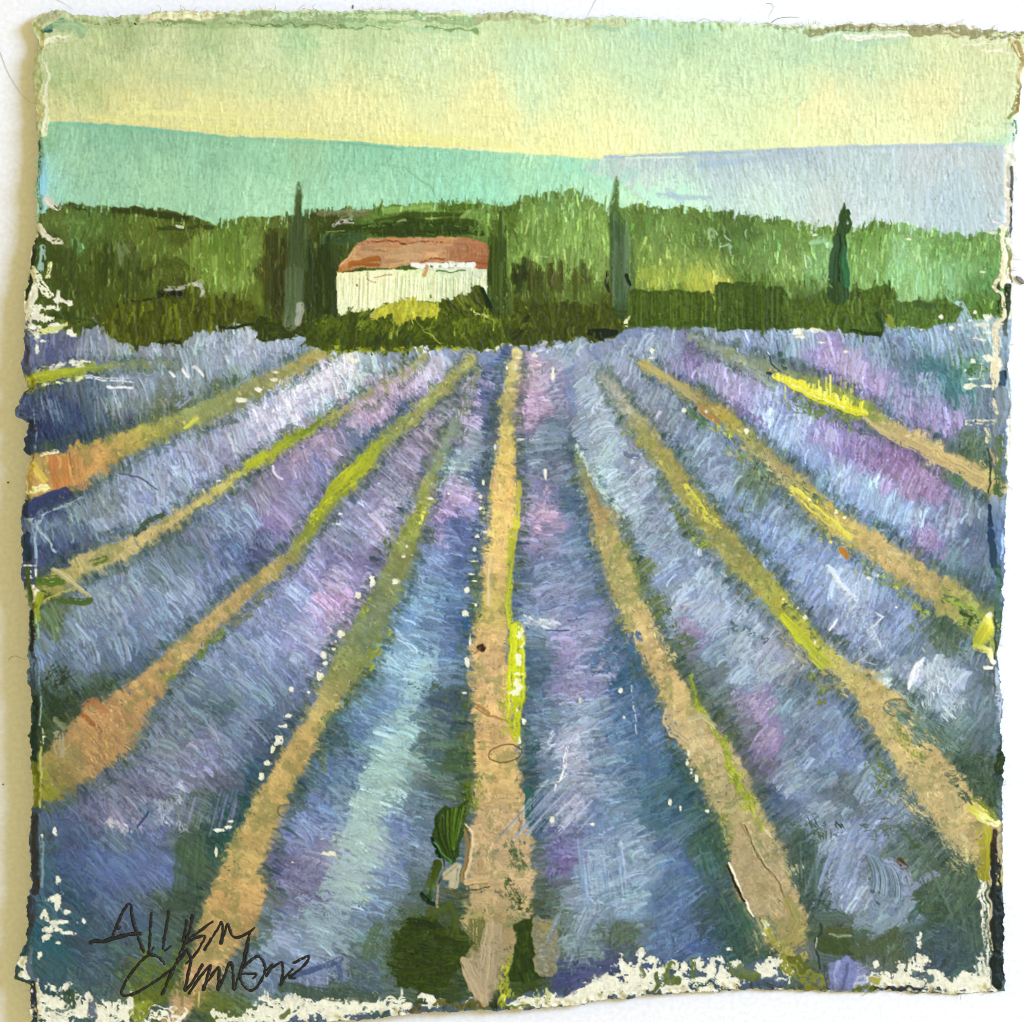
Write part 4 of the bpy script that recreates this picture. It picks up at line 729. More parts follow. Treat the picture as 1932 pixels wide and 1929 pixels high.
# track right of centre and its verges
verge('R7', [(720, 30), (780, 230), (880, 420)], 90, ['a59a6a', 'b3a274', '9a9464'], 60, T[6], 60)
verge('R7', [(880, 80), (960, 260), (1010, 420)], 80, ['8a8f3c', '7f8840', '98994a'], 60, T[6], 50)
verge('R7', [(1020, 240), (1100, 400), (1140, 500)], 90, ['5d6c60', '66745c', '6d7c70'], 50, ROWID[7], 50)
verge('R7', [(1120, 560), (1240, 680), (1330, 790)], 90, ['5f7434', '54683a', '4a6048'], 60, ROWID[7], 60)
verge('R7', [(1000, 520), (1120, 720), (1220, 900)], 60, ['bda678', 'b59e70', 'c6b084'], 60, T[6], 60)
verge('R7', [(1040, 930), (1140, 1080), (1200, 1200)], 80, ['8a8658', '7f7c4c', 'a39a6c'], 40, T[6], 50)
mark('R7', [(1330, 1000), (1390, 1200), (1560, 1440), (1640, 1690)], [30, 40, 50, 70], ['8a942e', '8f9a30', '9aa22c', 'a3aa2e'], pid=T[6], dry=.38)
verge('R7', [(1330, 1000), (1380, 1200), (1560, 1420), (1640, 1690)], 46, ['8f9a2c', '7f8c34', 'a3a638'], 60, T[6], 60)
verge('R7', [(1540, 1240), (1640, 1380), (1620, 1460)], 80, ['566a48', '5f7250', '4a5f50'], 40, ROWID[7], 60)
mark('R7', [(1190, 1230), (1170, 1300), (1210, 1380), (1300, 1440)], 60, 'bda884', pid=T[6], dry=.2, th=2.2)
verge('R7', [(1340, 1300), (1440, 1450), (1520, 1600)], 170, ['b0a584', 'a89c74', 'b8ac8a'], 60, T[6], 80)
mark('R7', [(1330, 1290), (1420, 1260), (1500, 1330)], 40, 'b5aa86', pid=T[6], dry=.25, alpha=.8)
verge('R7', [(1270, 540), (1310, 640), (1420, 760)], 60, ['86719f', '8a7fae', '9080b0'], 34, ROWID[7], 60, lean=2.4)
verge('R7', [(1600, 1150), (1750, 1180), (1880, 1160)], 160, ['8b7fb4', '9085b8', '7a74a2'], 60, ROWID[7], 90, lean=2.4)
verge('R7', [(1560, 640), (1700, 680), (1820, 740)], 80, ['3f5f78', '4a6a80', '587890'], 40, ROWID[7], 60, lean=2.4)
verge('R3', [(540, 860), (650, 1050), (780, 1250), (960, 1420)], 34, ['a3bcc8', '9cb4c4', 'b0c6cf'], 60, ROWID[7], 60)
verge('R3', [(880, 830), (960, 900), (1040, 1000)], 60, ['7d7ab0', '7077a6', '8a86ba'], 30, ROWID[7], 50)
mark('R3', [(900, 930), (960, 950)], 40, '4f5d80', pid=ROWID[7], alpha=.7, dry=.3)
verge('R3', [(1210, 1300), (1290, 1420), (1350, 1540)], 60, ['5f6f28', '76822a', '4d5f2c'], 50, T[7], 50)
verge('R3', [(1360, 1480), (1400, 1540), (1450, 1540)], 60, ['a3a828', 'b3b42c', '909a28'], 30, T[7], 40)
mark('R3', [(1290, 1140), (1360, 1240), (1430, 1340), (1540, 1420)], [40, 60, 60, 40], 'c6c04c', pid=T[7], dry=.42)
verge('R3', [(1290, 1150), (1360, 1240), (1430, 1340), (1540, 1400)], 60, ['cfca4c', 'b9b848', 'e0da60'], 46, T[7], 36)
bare('R3', [(1395, 1595, 34, 50)])
mark('R3', [(1395, 1580), (1396, 1610)], 30, 'c3cbe0', pid=T[7], dry=.1)
verge('R3', [(1330, 1060), (1450, 1200), (1600, 1400), (1720, 1550)], 60, ['566a5c', '4f6468', '5f7264'], 70, ROWID[8], 60)
verge('R3', [(900, 760), (1050, 880), (1200, 1050)], 90, ['94904e', '9f9858', '86884e'], 70, T[7], 70)
verge('R3', [(730, 420), (840, 560), (880, 660)], 60, ['8c8f86', '979684', '8a8a90'], 36, T[7], 50)
mark('R3', [(990, 310), (1080, 350), (1200, 430), (1380, 560)], [40, 60, 54, 40], ['a89a62', 'ab9e68', 'a89c6c', 'a0946a'], pid=T[8], dry=.3)
mark('R3', [(1410, 620), (1450, 660), (1510, 700)], 50, 'a5804a', pid=T[8], dry=.3)
verge('R3', [(1310, 640), (1380, 690), (1450, 730)], 60, ['4f7048', '466440', '5a7850'], 36, T[8], 60)
verge('R3', [(1470, 720), (1540, 760), (1620, 830)], 60, ['c2c43c', 'b3b83c', 'd8d458'], 34, T[8], 40)
verge('R3', [(1560, 860), (1720, 960), (1900, 1130)], 90, ['7f8c5c', '8f9462', '6d8062', 'a59c70'], 80, T[8], 60)
verge('R3', [(1700, 780), (1830, 870), (1932, 960)], 80, ['55705c', '5f7c60', '7a8c54'], 50, T[8], 44)
bare('R3', [(1290, 630, 40, 30), (1720, 770, 40, 40), (1440, 640, 20, 20)])
verge('R3', [(1290, 270), (1360, 300), (1400, 330)], 60, ['7a62a4', '8a74b4', '6d5a98'], 26, ROWID[9], 44)
verge('R3', [(1420, 340), (1560, 440), (1700, 520), (1800, 560)], 70, ['a099cc', '9a8cc4', 'b0acdc'], 60, ROWID[9], 60, lean=2.2)
verge('R3', [(1640, 620), (1760, 680), (1850, 720)], 50, ['8070b0', '7a68a8'], 36, ROWID[9], 50, lean=2.2)
# right side
mark('R4', [(230, 390), (400, 470), (600, 570), (840, 650)], [40, 66, 66, 50], ['d8d05a', 'ddd22c', 'd6cf28', 'd5cf3c'], pid=T[9], dry=.2, th=1.6)
vbrush('R4', 230, 840, 400, 600, 10, ['e4da52'], (8, 18), T[9])
for k in range(60):
    f = rng.random(); x = 230 + 590 * f; y = 400 + 215 * f
    (a, b), (c, d) = V('R4', [(x, y + 20), (x + rng.normal(6, 8), y - rng.uniform(10, 50))])
    dab(a, b, c, d, rng.uniform(3, 6), hx(['e0d43c', 'e8de6a', 'ccc83a'][k % 3]), 0, .9, .3, .1, 1.6, T[9])
mark('R4', [(330, 440), (520, 540), (700, 610)], 10, 'f1ecb0', pid=T[9], dry=.3)
verge('R4', [(320, 560), (560, 650), (800, 760)], 110, ['6d8040', '5f7440', '7a8a4a'], 70, T[9], 80)
mark('R4', [(840, 690), (1100, 830), (1300, 920), (1600, 1090)], [30, 90, 100, 110], ['b8a878', 'bda878', 'c0a878', 'b5a070'], pid=T[9], dry=.22)
verge('R4', [(940, 710), (1100, 780), (1350, 850)], 50, ['c9b488', 'bda87c', '8a8c70'], 40, T[9], 50)
verge('R4', [(480, 250), (620, 320), (780, 400), (900, 450)], 80, ['a893d4', 'b09bd8', '9a86c8'], 80, ROWID[10], 50, lean=1.9)
verge('R4', [(1180, 620), (1320, 680), (1460, 740)], 60, ['a28cd2', '9a80c8', '8f7fc0'], 50, ROWID[10], 50, lean=1.9)
verge('R4', [(980, 420), (1080, 360), (1100, 480), (1060, 560)], 80, ['9a94c8', '8a90bc', 'a59ac8'], 50, ROWID[10], 50, lean=2.2)
verge('R4', [(1200, 280), (1350, 360), (1480, 420)], 120, ['457484', '4f7c8a', '56808c'], 70, ROWID[10], 60)
verge('R4', [(1500, 780), (1560, 880), (1600, 940)], 110, ['5a7050', '4f6a44', '6d8264'], 50, ROWID[10], 60, lean=2.2)
verge('R4', [(800, 850), (960, 920), (1160, 960)], 110, ['8466b0', '9260b0', '8a74bc'], 80, ROWID[9], 60, lean=2.2)
verge('R4', [(980, 980), (1100, 1020), (1200, 1010)], 90, ['9262ac', '8f68b0', '9a6cb4'], 50, ROWID[9], 60, lean=2.2)
verge('R4', [(1200, 1080), (1330, 1150), (1400, 1200)], 80, ['9a74b8', '8f6cb2', 'a58ac4'], 50, ROWID[9], 60, lean=2.8)
verge('R4', [(680, 780), (780, 830)], 60, ['8a80c0', '7f74b8'], 26, ROWID[9], 50)
verge('R4', [(1440, 1080), (1500, 1130)], 60, ['4f7050', '5a7c58'], 24, ROWID[9], 60, lean=.9)
verge('R4', [(1240, 1480), (1290, 1560), (1370, 1620)], 90, ['9880c4', '8f78bc', 'a088c8'], 44, ROWID[9], 60, lean=2.0)
verge('R4', [(80, 960), (230, 1060), (420, 1180), (560, 1280)], 70, ['54705c', '4a6858', '5f7a64'], 70, T[8], 60)
mark('R4', [(350, 1170), (430, 1230), (560, 1340), (740, 1500)], [70, 80, 60, 50], 'c9c052', pid=T[8], dry=.42)
verge('R4', [(350, 1180), (480, 1260), (600, 1380), (760, 1520)], 80, ['ccc250', 'bdb34c', 'd8cc5c', 'b0a450'], 80, T[8], 40)
verge('R4', [(30, 860), (160, 1000), (330, 1150)], 44, ['b5a67c', 'a99c70', '98946c'], 40, T[8], 60)
bare('R4', [(45, 770, 44, 36), (650, 1320, 50, 60), (705, 1365, 30, 26), (470, 1240, 22, 22), (565, 165, 60, 20), (715, 230, 36, 20), (400, 80, 60, 40), (360, 100, 60, 30), (520, 85, 90, 30), (410, 130, 60, 20), (1180, 60, 70, 30), (1230, 80, 30, 30)])
mark('R4', [(690, 1590), (715, 1620)], 46, 'b5833c', pid=T[8], dry=.25)
mark('R4', [(270, 240), (300, 340)], 34, '3f5c58', pid=ROWID[10], dry=.3); mark('R4', [(180, 230), (215, 320), (265, 360)], 9, '2f424c', pid=ROWID[10]); mark('R4', [(185, 380), (205, 375)], 16, '20302c', pid=ROWID[10]); mark('R4', [(240, 160), (255, 210)], 9, '4a5a6a', pid=ROWID[10])
mark('R4', [(175, 230), (188, 250)], 10, 'dfe6ee', pid=0)
verge('R4', [(0, 320), (100, 380), (250, 470)], 60, ['8a968c', '7f8c84', '949c8c'], 50, T[9], 60)
# right: track eight to nine, lower
verge('R8', [(500, 20), (640, 90), (760, 160)], 90, ['b5a655', 'c2b055', 'a39a50'], 50, T[8], 44)
verge('R8', [(840, 100), (1000, 160), (1200, 320), (1340, 450)], 110, ['bda878', 'b5a06c', 'c6b082'], 80, T[8], 60)
mark('R8', [(990, 150), (1030, 80)], 40, 'bca97c', pid=T[8], dry=.3); mark('R8', [(1020, 160), (1080, 165)], 50, 'bca97c', pid=T[8], dry=.3)
mark('R8', [(700, 140), (720, 175)], 40, 'b07a34', pid=T[8], dry=.2)
verge('R8', [(800, 200), (900, 290), (1100, 400)], 70, ['7f8a5c', '6d7c60', '8f9668'], 50, T[8], 50)
verge('R8', [(960, 310), (1150, 460), (1300, 580)], 60, ['a0a83c', 'b0b23c', '8f9a40'], 60, T[8], 44)
verge('R8', [(1200, 640), (1350, 740), (1560, 860)], 120, ['5a6e40', '66784a', '55694c'], 90, ROWID[8], 60)
verge('R8', [(1420, 460), (1540, 560), (1620, 640), (1500, 620)], 90, ['4d6838', '6d8440', '3f5a30', '86964a'], 70, T[8], 60)
mark('R8', [(1440, 480), (1560, 530), (1650, 600)], 22, '90a83c', pid=T[8], dry=.3, th=2.); mark('R8', [(1500, 560), (1580, 600), (1560, 640)], 22, '3a5424', pid=T[8], dry=.25, th=2.)
mark('R8', [(1690, 590), (1670, 680), (1620, 760)], [50, 100, 80], ['e8e07c', 'c2bd38', 'a8a838'], pid=T[8], dry=.2); mark('R8', [(1600, 800), (1690, 820), (1725, 900)], [50, 50, 40], ['b0b04c', 'd6d080', 'ece6b4'], pid=T[8], dry=.25)
bare('R8', [(1695, 580, 40, 40), (1715, 890, 40, 60), (1690, 940, 90, 30), (1380, 830, 22, 40), (1060, 525, 22, 20), (880, 325, 34, 22), (1690, 1080, 40, 50), (935, 310, 26, 26)])
# pale lavender heads, right
mark('R8', [(590, 250), (640, 320), (690, 390), (780, 470)], [30, 70, 60, 50], 'c3cfe2', pid=ROWID[8], dry=.45, alpha=.9, th=1.8)
verge('R8', [(690, 440), (780, 520), (860, 600), (920, 780)], 110, ['b3c0d8', 'a3b0d0', 'c3c6de', '9aa0c6'], 80, ROWID[8], 60, lean=2.4)
mark('R8', [(610, 690), (650, 610)], 14, 'e6e9f2', pid=ROWID[8], dry=.3); mark('R8', [(920, 560), (965, 590), (900, 660), (960, 800)], 16, 'b9c8da', pid=ROWID[8], dry=.35)
verge('R8', [(640, 800), (760, 860), (860, 930)], 110, ['9a9cc0', 'b0b3d0', '50657c', '7c86aa'], 60, ROWID[8], 70, lean=2.4)
mark('R8', [(1245, 870), (1180, 990), (1145, 1080)], [24, 60, 20], 'd6dcea', pid=ROWID[8], dry=.28, th=1.8)
verge('R8', [(1000, 960), (960, 1020), (1040, 1040)], 60, ['b9c4d6', '9cb0b8', 'c6cedc'], 34, ROWID[8], 70, lean=2.4)
verge('R8', [(1300, 960), (1380, 1000), (1340, 1120), (1460, 1200)], 160, ['a3b0cc', 'b0bbd2', '8f9fb8', 'c0c8da'], 80, ROWID[8], 110, lean=1.3)
verge('R8', [(1100, 1260), (1300, 1400), (1500, 1480)], 150, ['66807a', '5a7468', '728a88'], 60, ROWID[8], 140, lean=.75)
mark('R8', [(1110, 1130), (1300, 1310), (1490, 1490)], 6, 'a3b4b8', pid=ROWID[8], dry=.45); mark('R8', [(1040, 1080), (1200, 1230)], 6, '9ab0ac', pid=ROWID[8], dry=.45)
verge('R8', [(1500, 1560), (1640, 1600), (1740, 1540)], 140, ['43573c', '4d6248', '3a4f34'], 60, ROWID[8], 70)
# track seven, lower right
verge('R8', [(40, 200), (180, 340), (260, 480)], 110, ['86884a', '78803c', '93925c', '6d7840'], 70, T[7], 50)
mark('R8', [(290, 590), (400, 740), (560, 900)], [60, 90, 100], ['b9bd28', 'b5b92c', 'a8aa3c'], pid=T[7], dry=.25, alpha=.9)
verge('R8', [(270, 500), (380, 560), (460, 640), (540, 790)], 60, ['5f7248', '4d6450', '7c8a50'], 50, ROWID[8], 50)
bare('R8', [(440, 590, 30, 40), (290, 470, 30, 24), (390, 530, 24, 24), (505, 765, 16, 26)])
verge('R8', [(240, 660), (350, 800), (440, 910)], 50, ['a09c8c', 'a39a80', '8c8a80'], 40, T[7], 60)
verge('R8', [(480, 960), (540, 1060), (550, 1180)], 60, ['8a9038', '76822f', '5f7040'], 40, T[7], 50)
verge('R8', [(600, 960), (800, 1020), (880, 1200), (1000, 1380)], 160, ['b0a06c', 'b8a878', 'a99a66'], 90, T[7], 80)
verge('R8', [(1080, 1360), (1120, 1450), (1260, 1580)], 70, ['86903c', '6f7f3c', '97a044'], 50, T[7], 60)
verge('R8', [(930, 1560), (980, 1640)], 80, ['5f702c', '6d7c34', '55662c'], 34, T[7], 50)
verge('R8', [(1100, 1560), (1250, 1680)], 160, ['b0a074', 'b5a47c', 'a8986c'], 50, T[7], 80)
# greens that lie over the field's far edge
TREE = []
def shrub(v, polys, cols, pid, lean, n, L, w=(10, 24), th=1.4):
    for p in polys:
        win = area(v, p, cols[0], pid, rough=4, th=.8, var=.12)
        y0, y1, x0, x1, a = win
        ys, xs = np.nonzero(a > .6)
        for k in range(n):
            q = rng.integers(0, len(ys)); x, y = (xs[q] + x0) / Q, (ys[q] + y0) / Q
            an = lean(x, y) if callable(lean) else lean
            an += rng.normal(0, .2); l = L * VS(v) * rng.uniform(.6, 1.3)
            dab(x - math.cos(an) * l / 2, y - math.sin(an) * l / 2, x + math.cos(an) * l / 2, y + math.sin(an) * l / 2, rng.uniform(*w) * VS(v), hx(cols[rng.integers(len(cols))]) * rng.uniform(.85, 1.15), rng.normal(0, 2), .85, .5, .16, th, pid, ends=.8)
SH = part('painted_shrub')
shrub('D', [[(590, 860), (610, 760), (900, 700), (1080, 660), (1160, 700), (1440, 700), (1450, 830), (1200, 850), (1100, 870), (1060, 920), (950, 945), (830, 955), (720, 950), (640, 915)]], ['474f14', '525a1c', '3b4310', '5a6322', '333a0c'], SH, VERT, 120, 110, (10, 26))
mark('D', [(1240, 850), (1320, 860), (1440, 830)], 20, '1f2a14', pid=SH, dry=.35); mark('D', [(900, 940), (1010, 930)], 22, '24300a', pid=SH, dry=.2)
SH2 = part('painted_shrub')
shrub('D', [[(260, 800), (350, 740), (440, 790), (560, 820), (520, 850), (380, 830)]], ['3f4d24', '4a5a2c', '53602f'], SH2, 0., 16, 60)
shrub('D', [[(1450, 870), (1460, 780), (1600, 800), (1740, 830), (1932, 790), (1932, 880), (1800, 880), (1650, 915), (1480, 935)]], ['3a4414', '333f12', '48521e'], SH2, 0.05, 40, 90)

def glints(n=1500):  # light caught on bristle ridges, painted in as thin paler strokes
    m = np.isin(PID, [BELT, SH, SH2]); ys, xs = np.nonzero(m[:int(670 * Q)])
    for k in rng.integers(0, len(ys), n):
        x, y = xs[k] / Q, ys[k] / Q; c = COL[ys[k], xs[k]] * rng.uniform(1.15, 1.6) + .05; L = rng.uniform(8, 30)
        dab(x, y - L / 2, x + rng.normal(0, 3), y + L / 2, rng.uniform(1.4, 2.4), np.clip(c, 0, 1), rng.normal(0, 2), rng.uniform(.3, .75), .6, .08, 2., int(PID[ys[k], xs[k]]), ends=2.)
glints()

# --- farmhouse, its cypresses and hedges
vbrush('E', 170, 430, 500, 1080, 34, ['28381a', '31421c', '233214', '3b4c24'], (18, 44), BELT)
vbrush('E', 1600, 1720, 500, 1060, 20, ['3c4d1a', '2f3f16', '4b5c26'], (14, 34), BELT)
HOUSE = part('painted_house'); ROOF = part('painted_roof')
wall = [(415, 745), (424, 1085), (700, 1035), (850, 985), (1100, 965), (1230, 980), (1480, 1000), (1600, 1000), (1590, 830), (1597, 715), (1500, 700), (850, 730)]
wall_f = Field('330 530 e6e6b2 640 540 e4e6b4 700 540 eef0be 700 570 f0f0c4 780 540 dfe6b4 850 535 d3dcb4 900 530 cfd8b8 900 510 d8dcc0 660 510 efe8b8 640 570 e9ebc4 740 510 f1edc0', 3, 6)
win = fill(V('E', wall), wall_f, HOUSE, rough=1.2, th=.4, var=.03)
for i in range(70):
    x = 425 + 1160 * (i + rng.uniform(-.5, .5)) / 70.
    y0 = 745 + rng.uniform(-8, 60); y1 = rng.uniform(940, 1060)
    (a, b), (c, d) = V('E', [(x, y0), (x - rng.uniform(0, 18), y1)])
    dab(a, b, c, d, rng.uniform(1.1, 2.2), hx(['93935f', 'a5a376', 'b5b58c', '84804e'][i % 4]), 0, rng.uniform(.1, .5), .45, .1, -.9, HOUSE)
    dab(a + 1.6, b, c + 1.6, d, rng.uniform(1.4, 2.6), hx('f3f2cc'), 0, .8, .4, .04, 1.5, HOUSE)
roof = [(428, 745), (440, 695), (540, 575), (590, 512), (680, 482), (960, 470), (1100, 472), (1400, 478), (1500, 492), (1622, 540), (1612, 640), (1600, 718), (1505, 712), (1495, 668), (1250, 672), (1150, 690), (950, 692), (850, 722), (600, 712)]
roof_f = Field('660 490 b98a70 700 490 b3866c 760 480 b5896f 780 470 ad8068 660 490 ad8068 640 505 9c6036 660 498 9a5d34 720 498 a3735a 830 475 b07f68 905 478 97604a 920 490 85472c 860 485 9a6650 760 458 a86c4e 840 460 b07a5c 690 462 a3705a 655 480 b5805f', 3, 6)
win = fill(V('E', roof), roof_f, ROOF, rough=1.6, th=.9, var=.06); clip_to(win)
scatter(win, roof_f, 90, lambda x, y: -.05, 44, 8, ROOF, .05, (.4, .8), .5, .1, 1.1)
vbrush('E', 1250, 1600, 545, 670, 26, ['96604a', 'a36e56', '86523c'], (8, 18), ROOF)
mark('E', [(600, 520), (800, 500), (960, 520), (1100, 505), (1250, 520)], 14, '7a4028', pid=ROOF, dry=.4); mark('E', [(920, 525), (960, 520)], 12, '5a2c1a', pid=ROOF); mark('E', [(520, 690), (620, 665), (740, 640)], 40, '8f5228', pid=ROOF, dry=.3); mark('E', [(560, 690), (740, 690)], 30, '8a4e24', pid=ROOF, dry=.3); mark('E', [(1060, 680), (1180, 640), (1270, 645)], 20, '8a4a2c', pid=ROOF, dry=.35)
mark('E', [(445, 700), (545, 590), (560, 520)], 9, 'c79a80', pid=ROOF, dry=.35); mark('E', [(700, 560), (790, 585)], 8, '8a5a40', pid=ROOF, dry=.4); mark('E', [(860, 690), (850, 720)], 50, 'c08a60', pid=ROOF, dry=.3)
CLIP[0] = None
mark('E', [(1000, 690), (1080, 700), (1200, 695)], [26, 36, 40], 'eee6dc', pid=HOUSE, dry=.25); mark('E', [(1180, 705), (1320, 690), (1490, 690)], [40, 46, 50], 'f6f2e8', pid=HOUSE, dry=.2, th=1.6)
mark('E', [(1120, 700), (1110, 770)], 30, 'c59a70', pid=HOUSE, dry=.3); mark('E', [(1200, 740), (1300, 745), (1420, 735)], 12, '4a6048', pid=HOUSE, dry=.35)
mark('E', [(660, 740), (660, 800), (700, 830), (725, 825)], 8, '9a6a48', dry=.3); mark('E', [(720, 795), (840, 770)], 7, 'a57a58', dry=.35); mark('E', [(790, 990), (830, 985)], 10, '6a6a3c', dry=.3); mark('E', [(900, 955), (950, 950), (1040, 970)], 8, '8a7a4c', dry=.35)
mark('E', [(1150, 920), (1152, 935)], 14, '8a7a48'); mark('E', [(575, 850), (580, 856)], 12, '7c6a40')
HEDGE = part('painted_hedge')
def swirl(x, y):
    cx, cy = V('E', [(1250, 1250)])[0]
    return math.atan2(y - cy, x - cx) * .6 + 1.2 if x > cx - 60 else VERT + .35
shrub('E', [[(165, 1240), (230, 1110), (420, 1080), (700, 1040), (860, 1020), (1100, 1000), (1220, 985), (1400, 930), (1550, 862), (1600, 960), (1620, 1050), (1720, 1080), (1900, 1000), (1932, 1030), (1932, 1200), (1800, 1290), (1600, 1340), (1400, 1345), (1180, 1330), (1000, 1335), (900, 1375), (600, 1365), (300, 1345), (200, 1310)]],
      ['3f4d12', '48571a', '344210', '525f1e', '2d3a0c'], HEDGE, swirl, 190, 130, (12, 30))
shrub('F', [[(0, 1000), (140, 1030), (400, 1040), (750, 1060), (890, 1110), (850, 1230), (790, 1320), (640, 1340), (500, 1300), (300, 1350), (0, 1370)]], ['3d4712', '4a531a', '333c0e', '566020'], HEDGE, VERT, 90, 110, (12, 26))
shrub('E', [[(1230, 990), (1400, 930), (1530, 865), (1600, 1010), (1500, 1050), (1300, 1050)]], ['4a5520', '3a451a', '5a6330', '2f3a14'], HEDGE, 1.1, 30, 120, (9, 18))
mark('E', [(1560, 880), (1620, 1010), (1680, 1080)], [30, 50, 30], '14281c', pid=HEDGE, dry=.15, th=2.); mark('E', [(1480, 1040), (1520, 1080), (1600, 1085)], 30, 'a9b07c', pid=HEDGE, dry=.35); mark('E', [(1640, 960), (1650, 1050)], 20, '1d2c16', pid=HEDGE)
for pts in [[(860, 1060), (870, 1160), (840, 1260)], [(1020, 1110), (1100, 1190), (1220, 1300)], [(1560, 1080), (1640, 1120), (1640, 1200)], [(1240, 1060), (1330, 1120), (1350, 1240)], [(1900, 1010), (1920, 1090), (1880, 1200)], [(900, 1150), (880, 1270)], [(1450, 1080), (1540, 1130), (1520, 1260)]]:
    mark('E', pts, 9, '93a05a', pid=HEDGE, dry=.35, th=1.8)
for pts, c in [([(740, 1080), (760, 1200), (740, 1300)], '28340c'), ([(1900, 1100), (1880, 1180), (1800, 1250)], '1c2808'), ([(560, 1150), (540, 1300)], '323e0e')]:
    mark('E', pts, 46, c, pid=HEDGE, dry=.35, alpha=.8)
mark('F', [(600, 1270), (680, 1290), (790, 1270)], [50, 80, 50], '152008', pid=HEDGE, dry=.15); vbrush('F', 620, 800, 1240, 1330, 8, ['4a5c28', '0f1a06'], (8, 16), HEDGE)
verge('E', [(250, 1180), (500, 1120), (800, 1180), (1150, 1160), (1500, 1150), (1850, 1120)], 130, ['6a7a2c', '5c6c24', '7c8a3c', '4a5818', '3c4a12'], 150, HEDGE, 110, al=.6, lean=1.9)
verge('E', [(350, 1355), (700, 1350), (900, 1360), (1150, 1330), (1500, 1350)], 36, ['8a9430', '76822c', '97993c'], 60, HEDGE, 60)
YB = part('painted_yellow_bush')
shrub('E', [[(680, 1060), (740, 1010), (860, 985), (940, 960), (1010, 980), (1090, 965), (1160, 990), (1225, 1040), (1190, 1090), (1080, 1080), (950, 1140), (880, 1130), (860, 1080), (760, 1090), (720, 1110)]], ['b5b53a', 'c2bd34', 'a6aa30', 'cfc63c'], YB, VERT + .2, 50, 80, (12, 30))
mark('E', [(890, 1060), (910, 1140)], 44, 'b0ae30', pid=YB, dry=.3); mark('E', [(720, 1060), (700, 1090)], 40, 'c2c06a', pid=YB, dry=.3)
CY = part('painted_cypress')
mark('D', [(1695, 40), (1690, 130), (1690, 300), (1680, 500), (1665, 700), (1650, 830)], [14, 34, 66, 96, 110, 80], ['5a7048', '4c5f3c', '465838', '4d5f40', '53654c', '6a7660'], pid=CY, dry=.22, rough=2, soft=4.5)
vbrush('D', 1640, 1740, 180, 560, 26, ['46563a', '58684c', '3c4c30'], (10, 24), CY); vbrush('D', 1610, 1710, 480, 830, 24, ['55674c', '62705a', '4b5c42'], (10, 22), CY)
mark('D', [(1700, 730), (1690, 820)], 44, '9a9c94', pid=CY, dry=.4)
CY2 = part('painted_cypress')
mark('E', [(1640, 260), (1665, 400), (1670, 600), (1690, 800), (1700, 1070)], [20, 70, 110, 130, 120], ['55702c', '445624', '3f5020', '3b4a20', '3c4a22'], pid=CY2, dry=.34, rough=3, soft=7)
vbrush('E', 1620, 1740, 330, 1060, 36, ['44561f', '394a1c', '53682c', '2c3c16'], (12, 26), CY2)
CY3 = part('painted_cypress')
mark('F', [(812, 66), (800, 180), (795, 300), (810, 450), (830, 650), (840, 850), (845, 1000), (840, 1110)], [22, 40, 78, 120, 150, 155, 130, 100], ['6f8456', '64804c', '567240', '4c683f', '546c50', '586f58', '4c664c', '36492f'], pid=CY3, dry=.2, rough=2, soft=4.5)
vbrush('F', 770, 900, 380, 1090, 40, ['546c50', '62785c', '456046', '728570', '40543a'], (9, 22), CY3)
mark('F', [(740, 800), (735, 870), (755, 950)], [24, 40, 20], '1c2c18', pid=CY3, dry=.2); mark('F', [(895, 830), (905, 900)], [34, 24], '16261a', pid=CY3, dry=.2); mark('F', [(930, 560), (950, 760), (960, 930)], [40, 60, 70], '4f6a42', pid=CY3, dry=.4, alpha=.8); mark('F', [(780, 1110), (870, 1115)], 40, '38502c', pid=CY3, dry=.25)
mark('F', [(900, 1190), (960, 1200)], 60, 'e9e9b4', pid=0, dry=.35)
HR = part('painted_hedge')
def comb(v, x0, x1, y0, y1, base, hi, n, pid, bend=0):
    k = VS(v)
    area(v, [(x0, y0 + 20), (x0 + 20, y0), (x1 - 30, y0), (x1, y0 + 40), (x1, y1 - 10), (x0, y1)], base, pid, rough=2.5, th=.6, var=.1)
    for i in range(n):
        x = x0 + (x1 - x0) * (i + rng.uniform(-.4, .4)) / n
        (a, b), (c, d) = V(v, [(x, y0 + rng.uniform(-6, 40)), (x + rng.normal(0, 6), y1 - rng.uniform(-20, 60))])
        dab(a, b, c, d, rng.uniform(2, 5), hx(hi[i % len(hi)]) * .6 + hx(base) * .4, bend, rng.uniform(.25, .6), .55, .1, 1.7, pid)
    for i in range(n):
        (a, b), = V(v, [(rng.uniform(x0, x1), rng.uniform(y0 - 14, y1))])
        L = rng.uniform(6, 20); dab(a, b, a + rng.normal(0, 3), b + L, rng.uniform(3, 9), hx(hi[rng.integers(len(hi))]) * .5 + hx(base) * .5, rng.normal(0, 2), .6, .6, .14, 1.3, pid, ends=.9)
comb('F', 910, 1570, 945, 1230, '3d5220', ['7f8f44', '55692c', '6a7c38', '2c4018', '93a054', '46602a'], 46, HR)
HR2 = part('painted_hedge')
comb('F', 1580, 1990, 880, 1260, '3a5026', ['6f8450', '4a6030', '85986a', '5c7240', '2c401c'], 36, HR2)
comb('G', 0, 300, 750, 1050, '35491e', ['58703a', '435a2c', '2c3e18', '6a8048'], 24, HR2)
vbrush('F', 1720, 1990, 800, 880, 20, ['4a6030', '3f5529', '56703c'], (10, 22), HR2)
vbrush('G', 20, 500, 660, 800, 34, ['4a6434', '3c5428', '55703e'], (10, 24), HR2)
HR3 = part('painted_hedge')
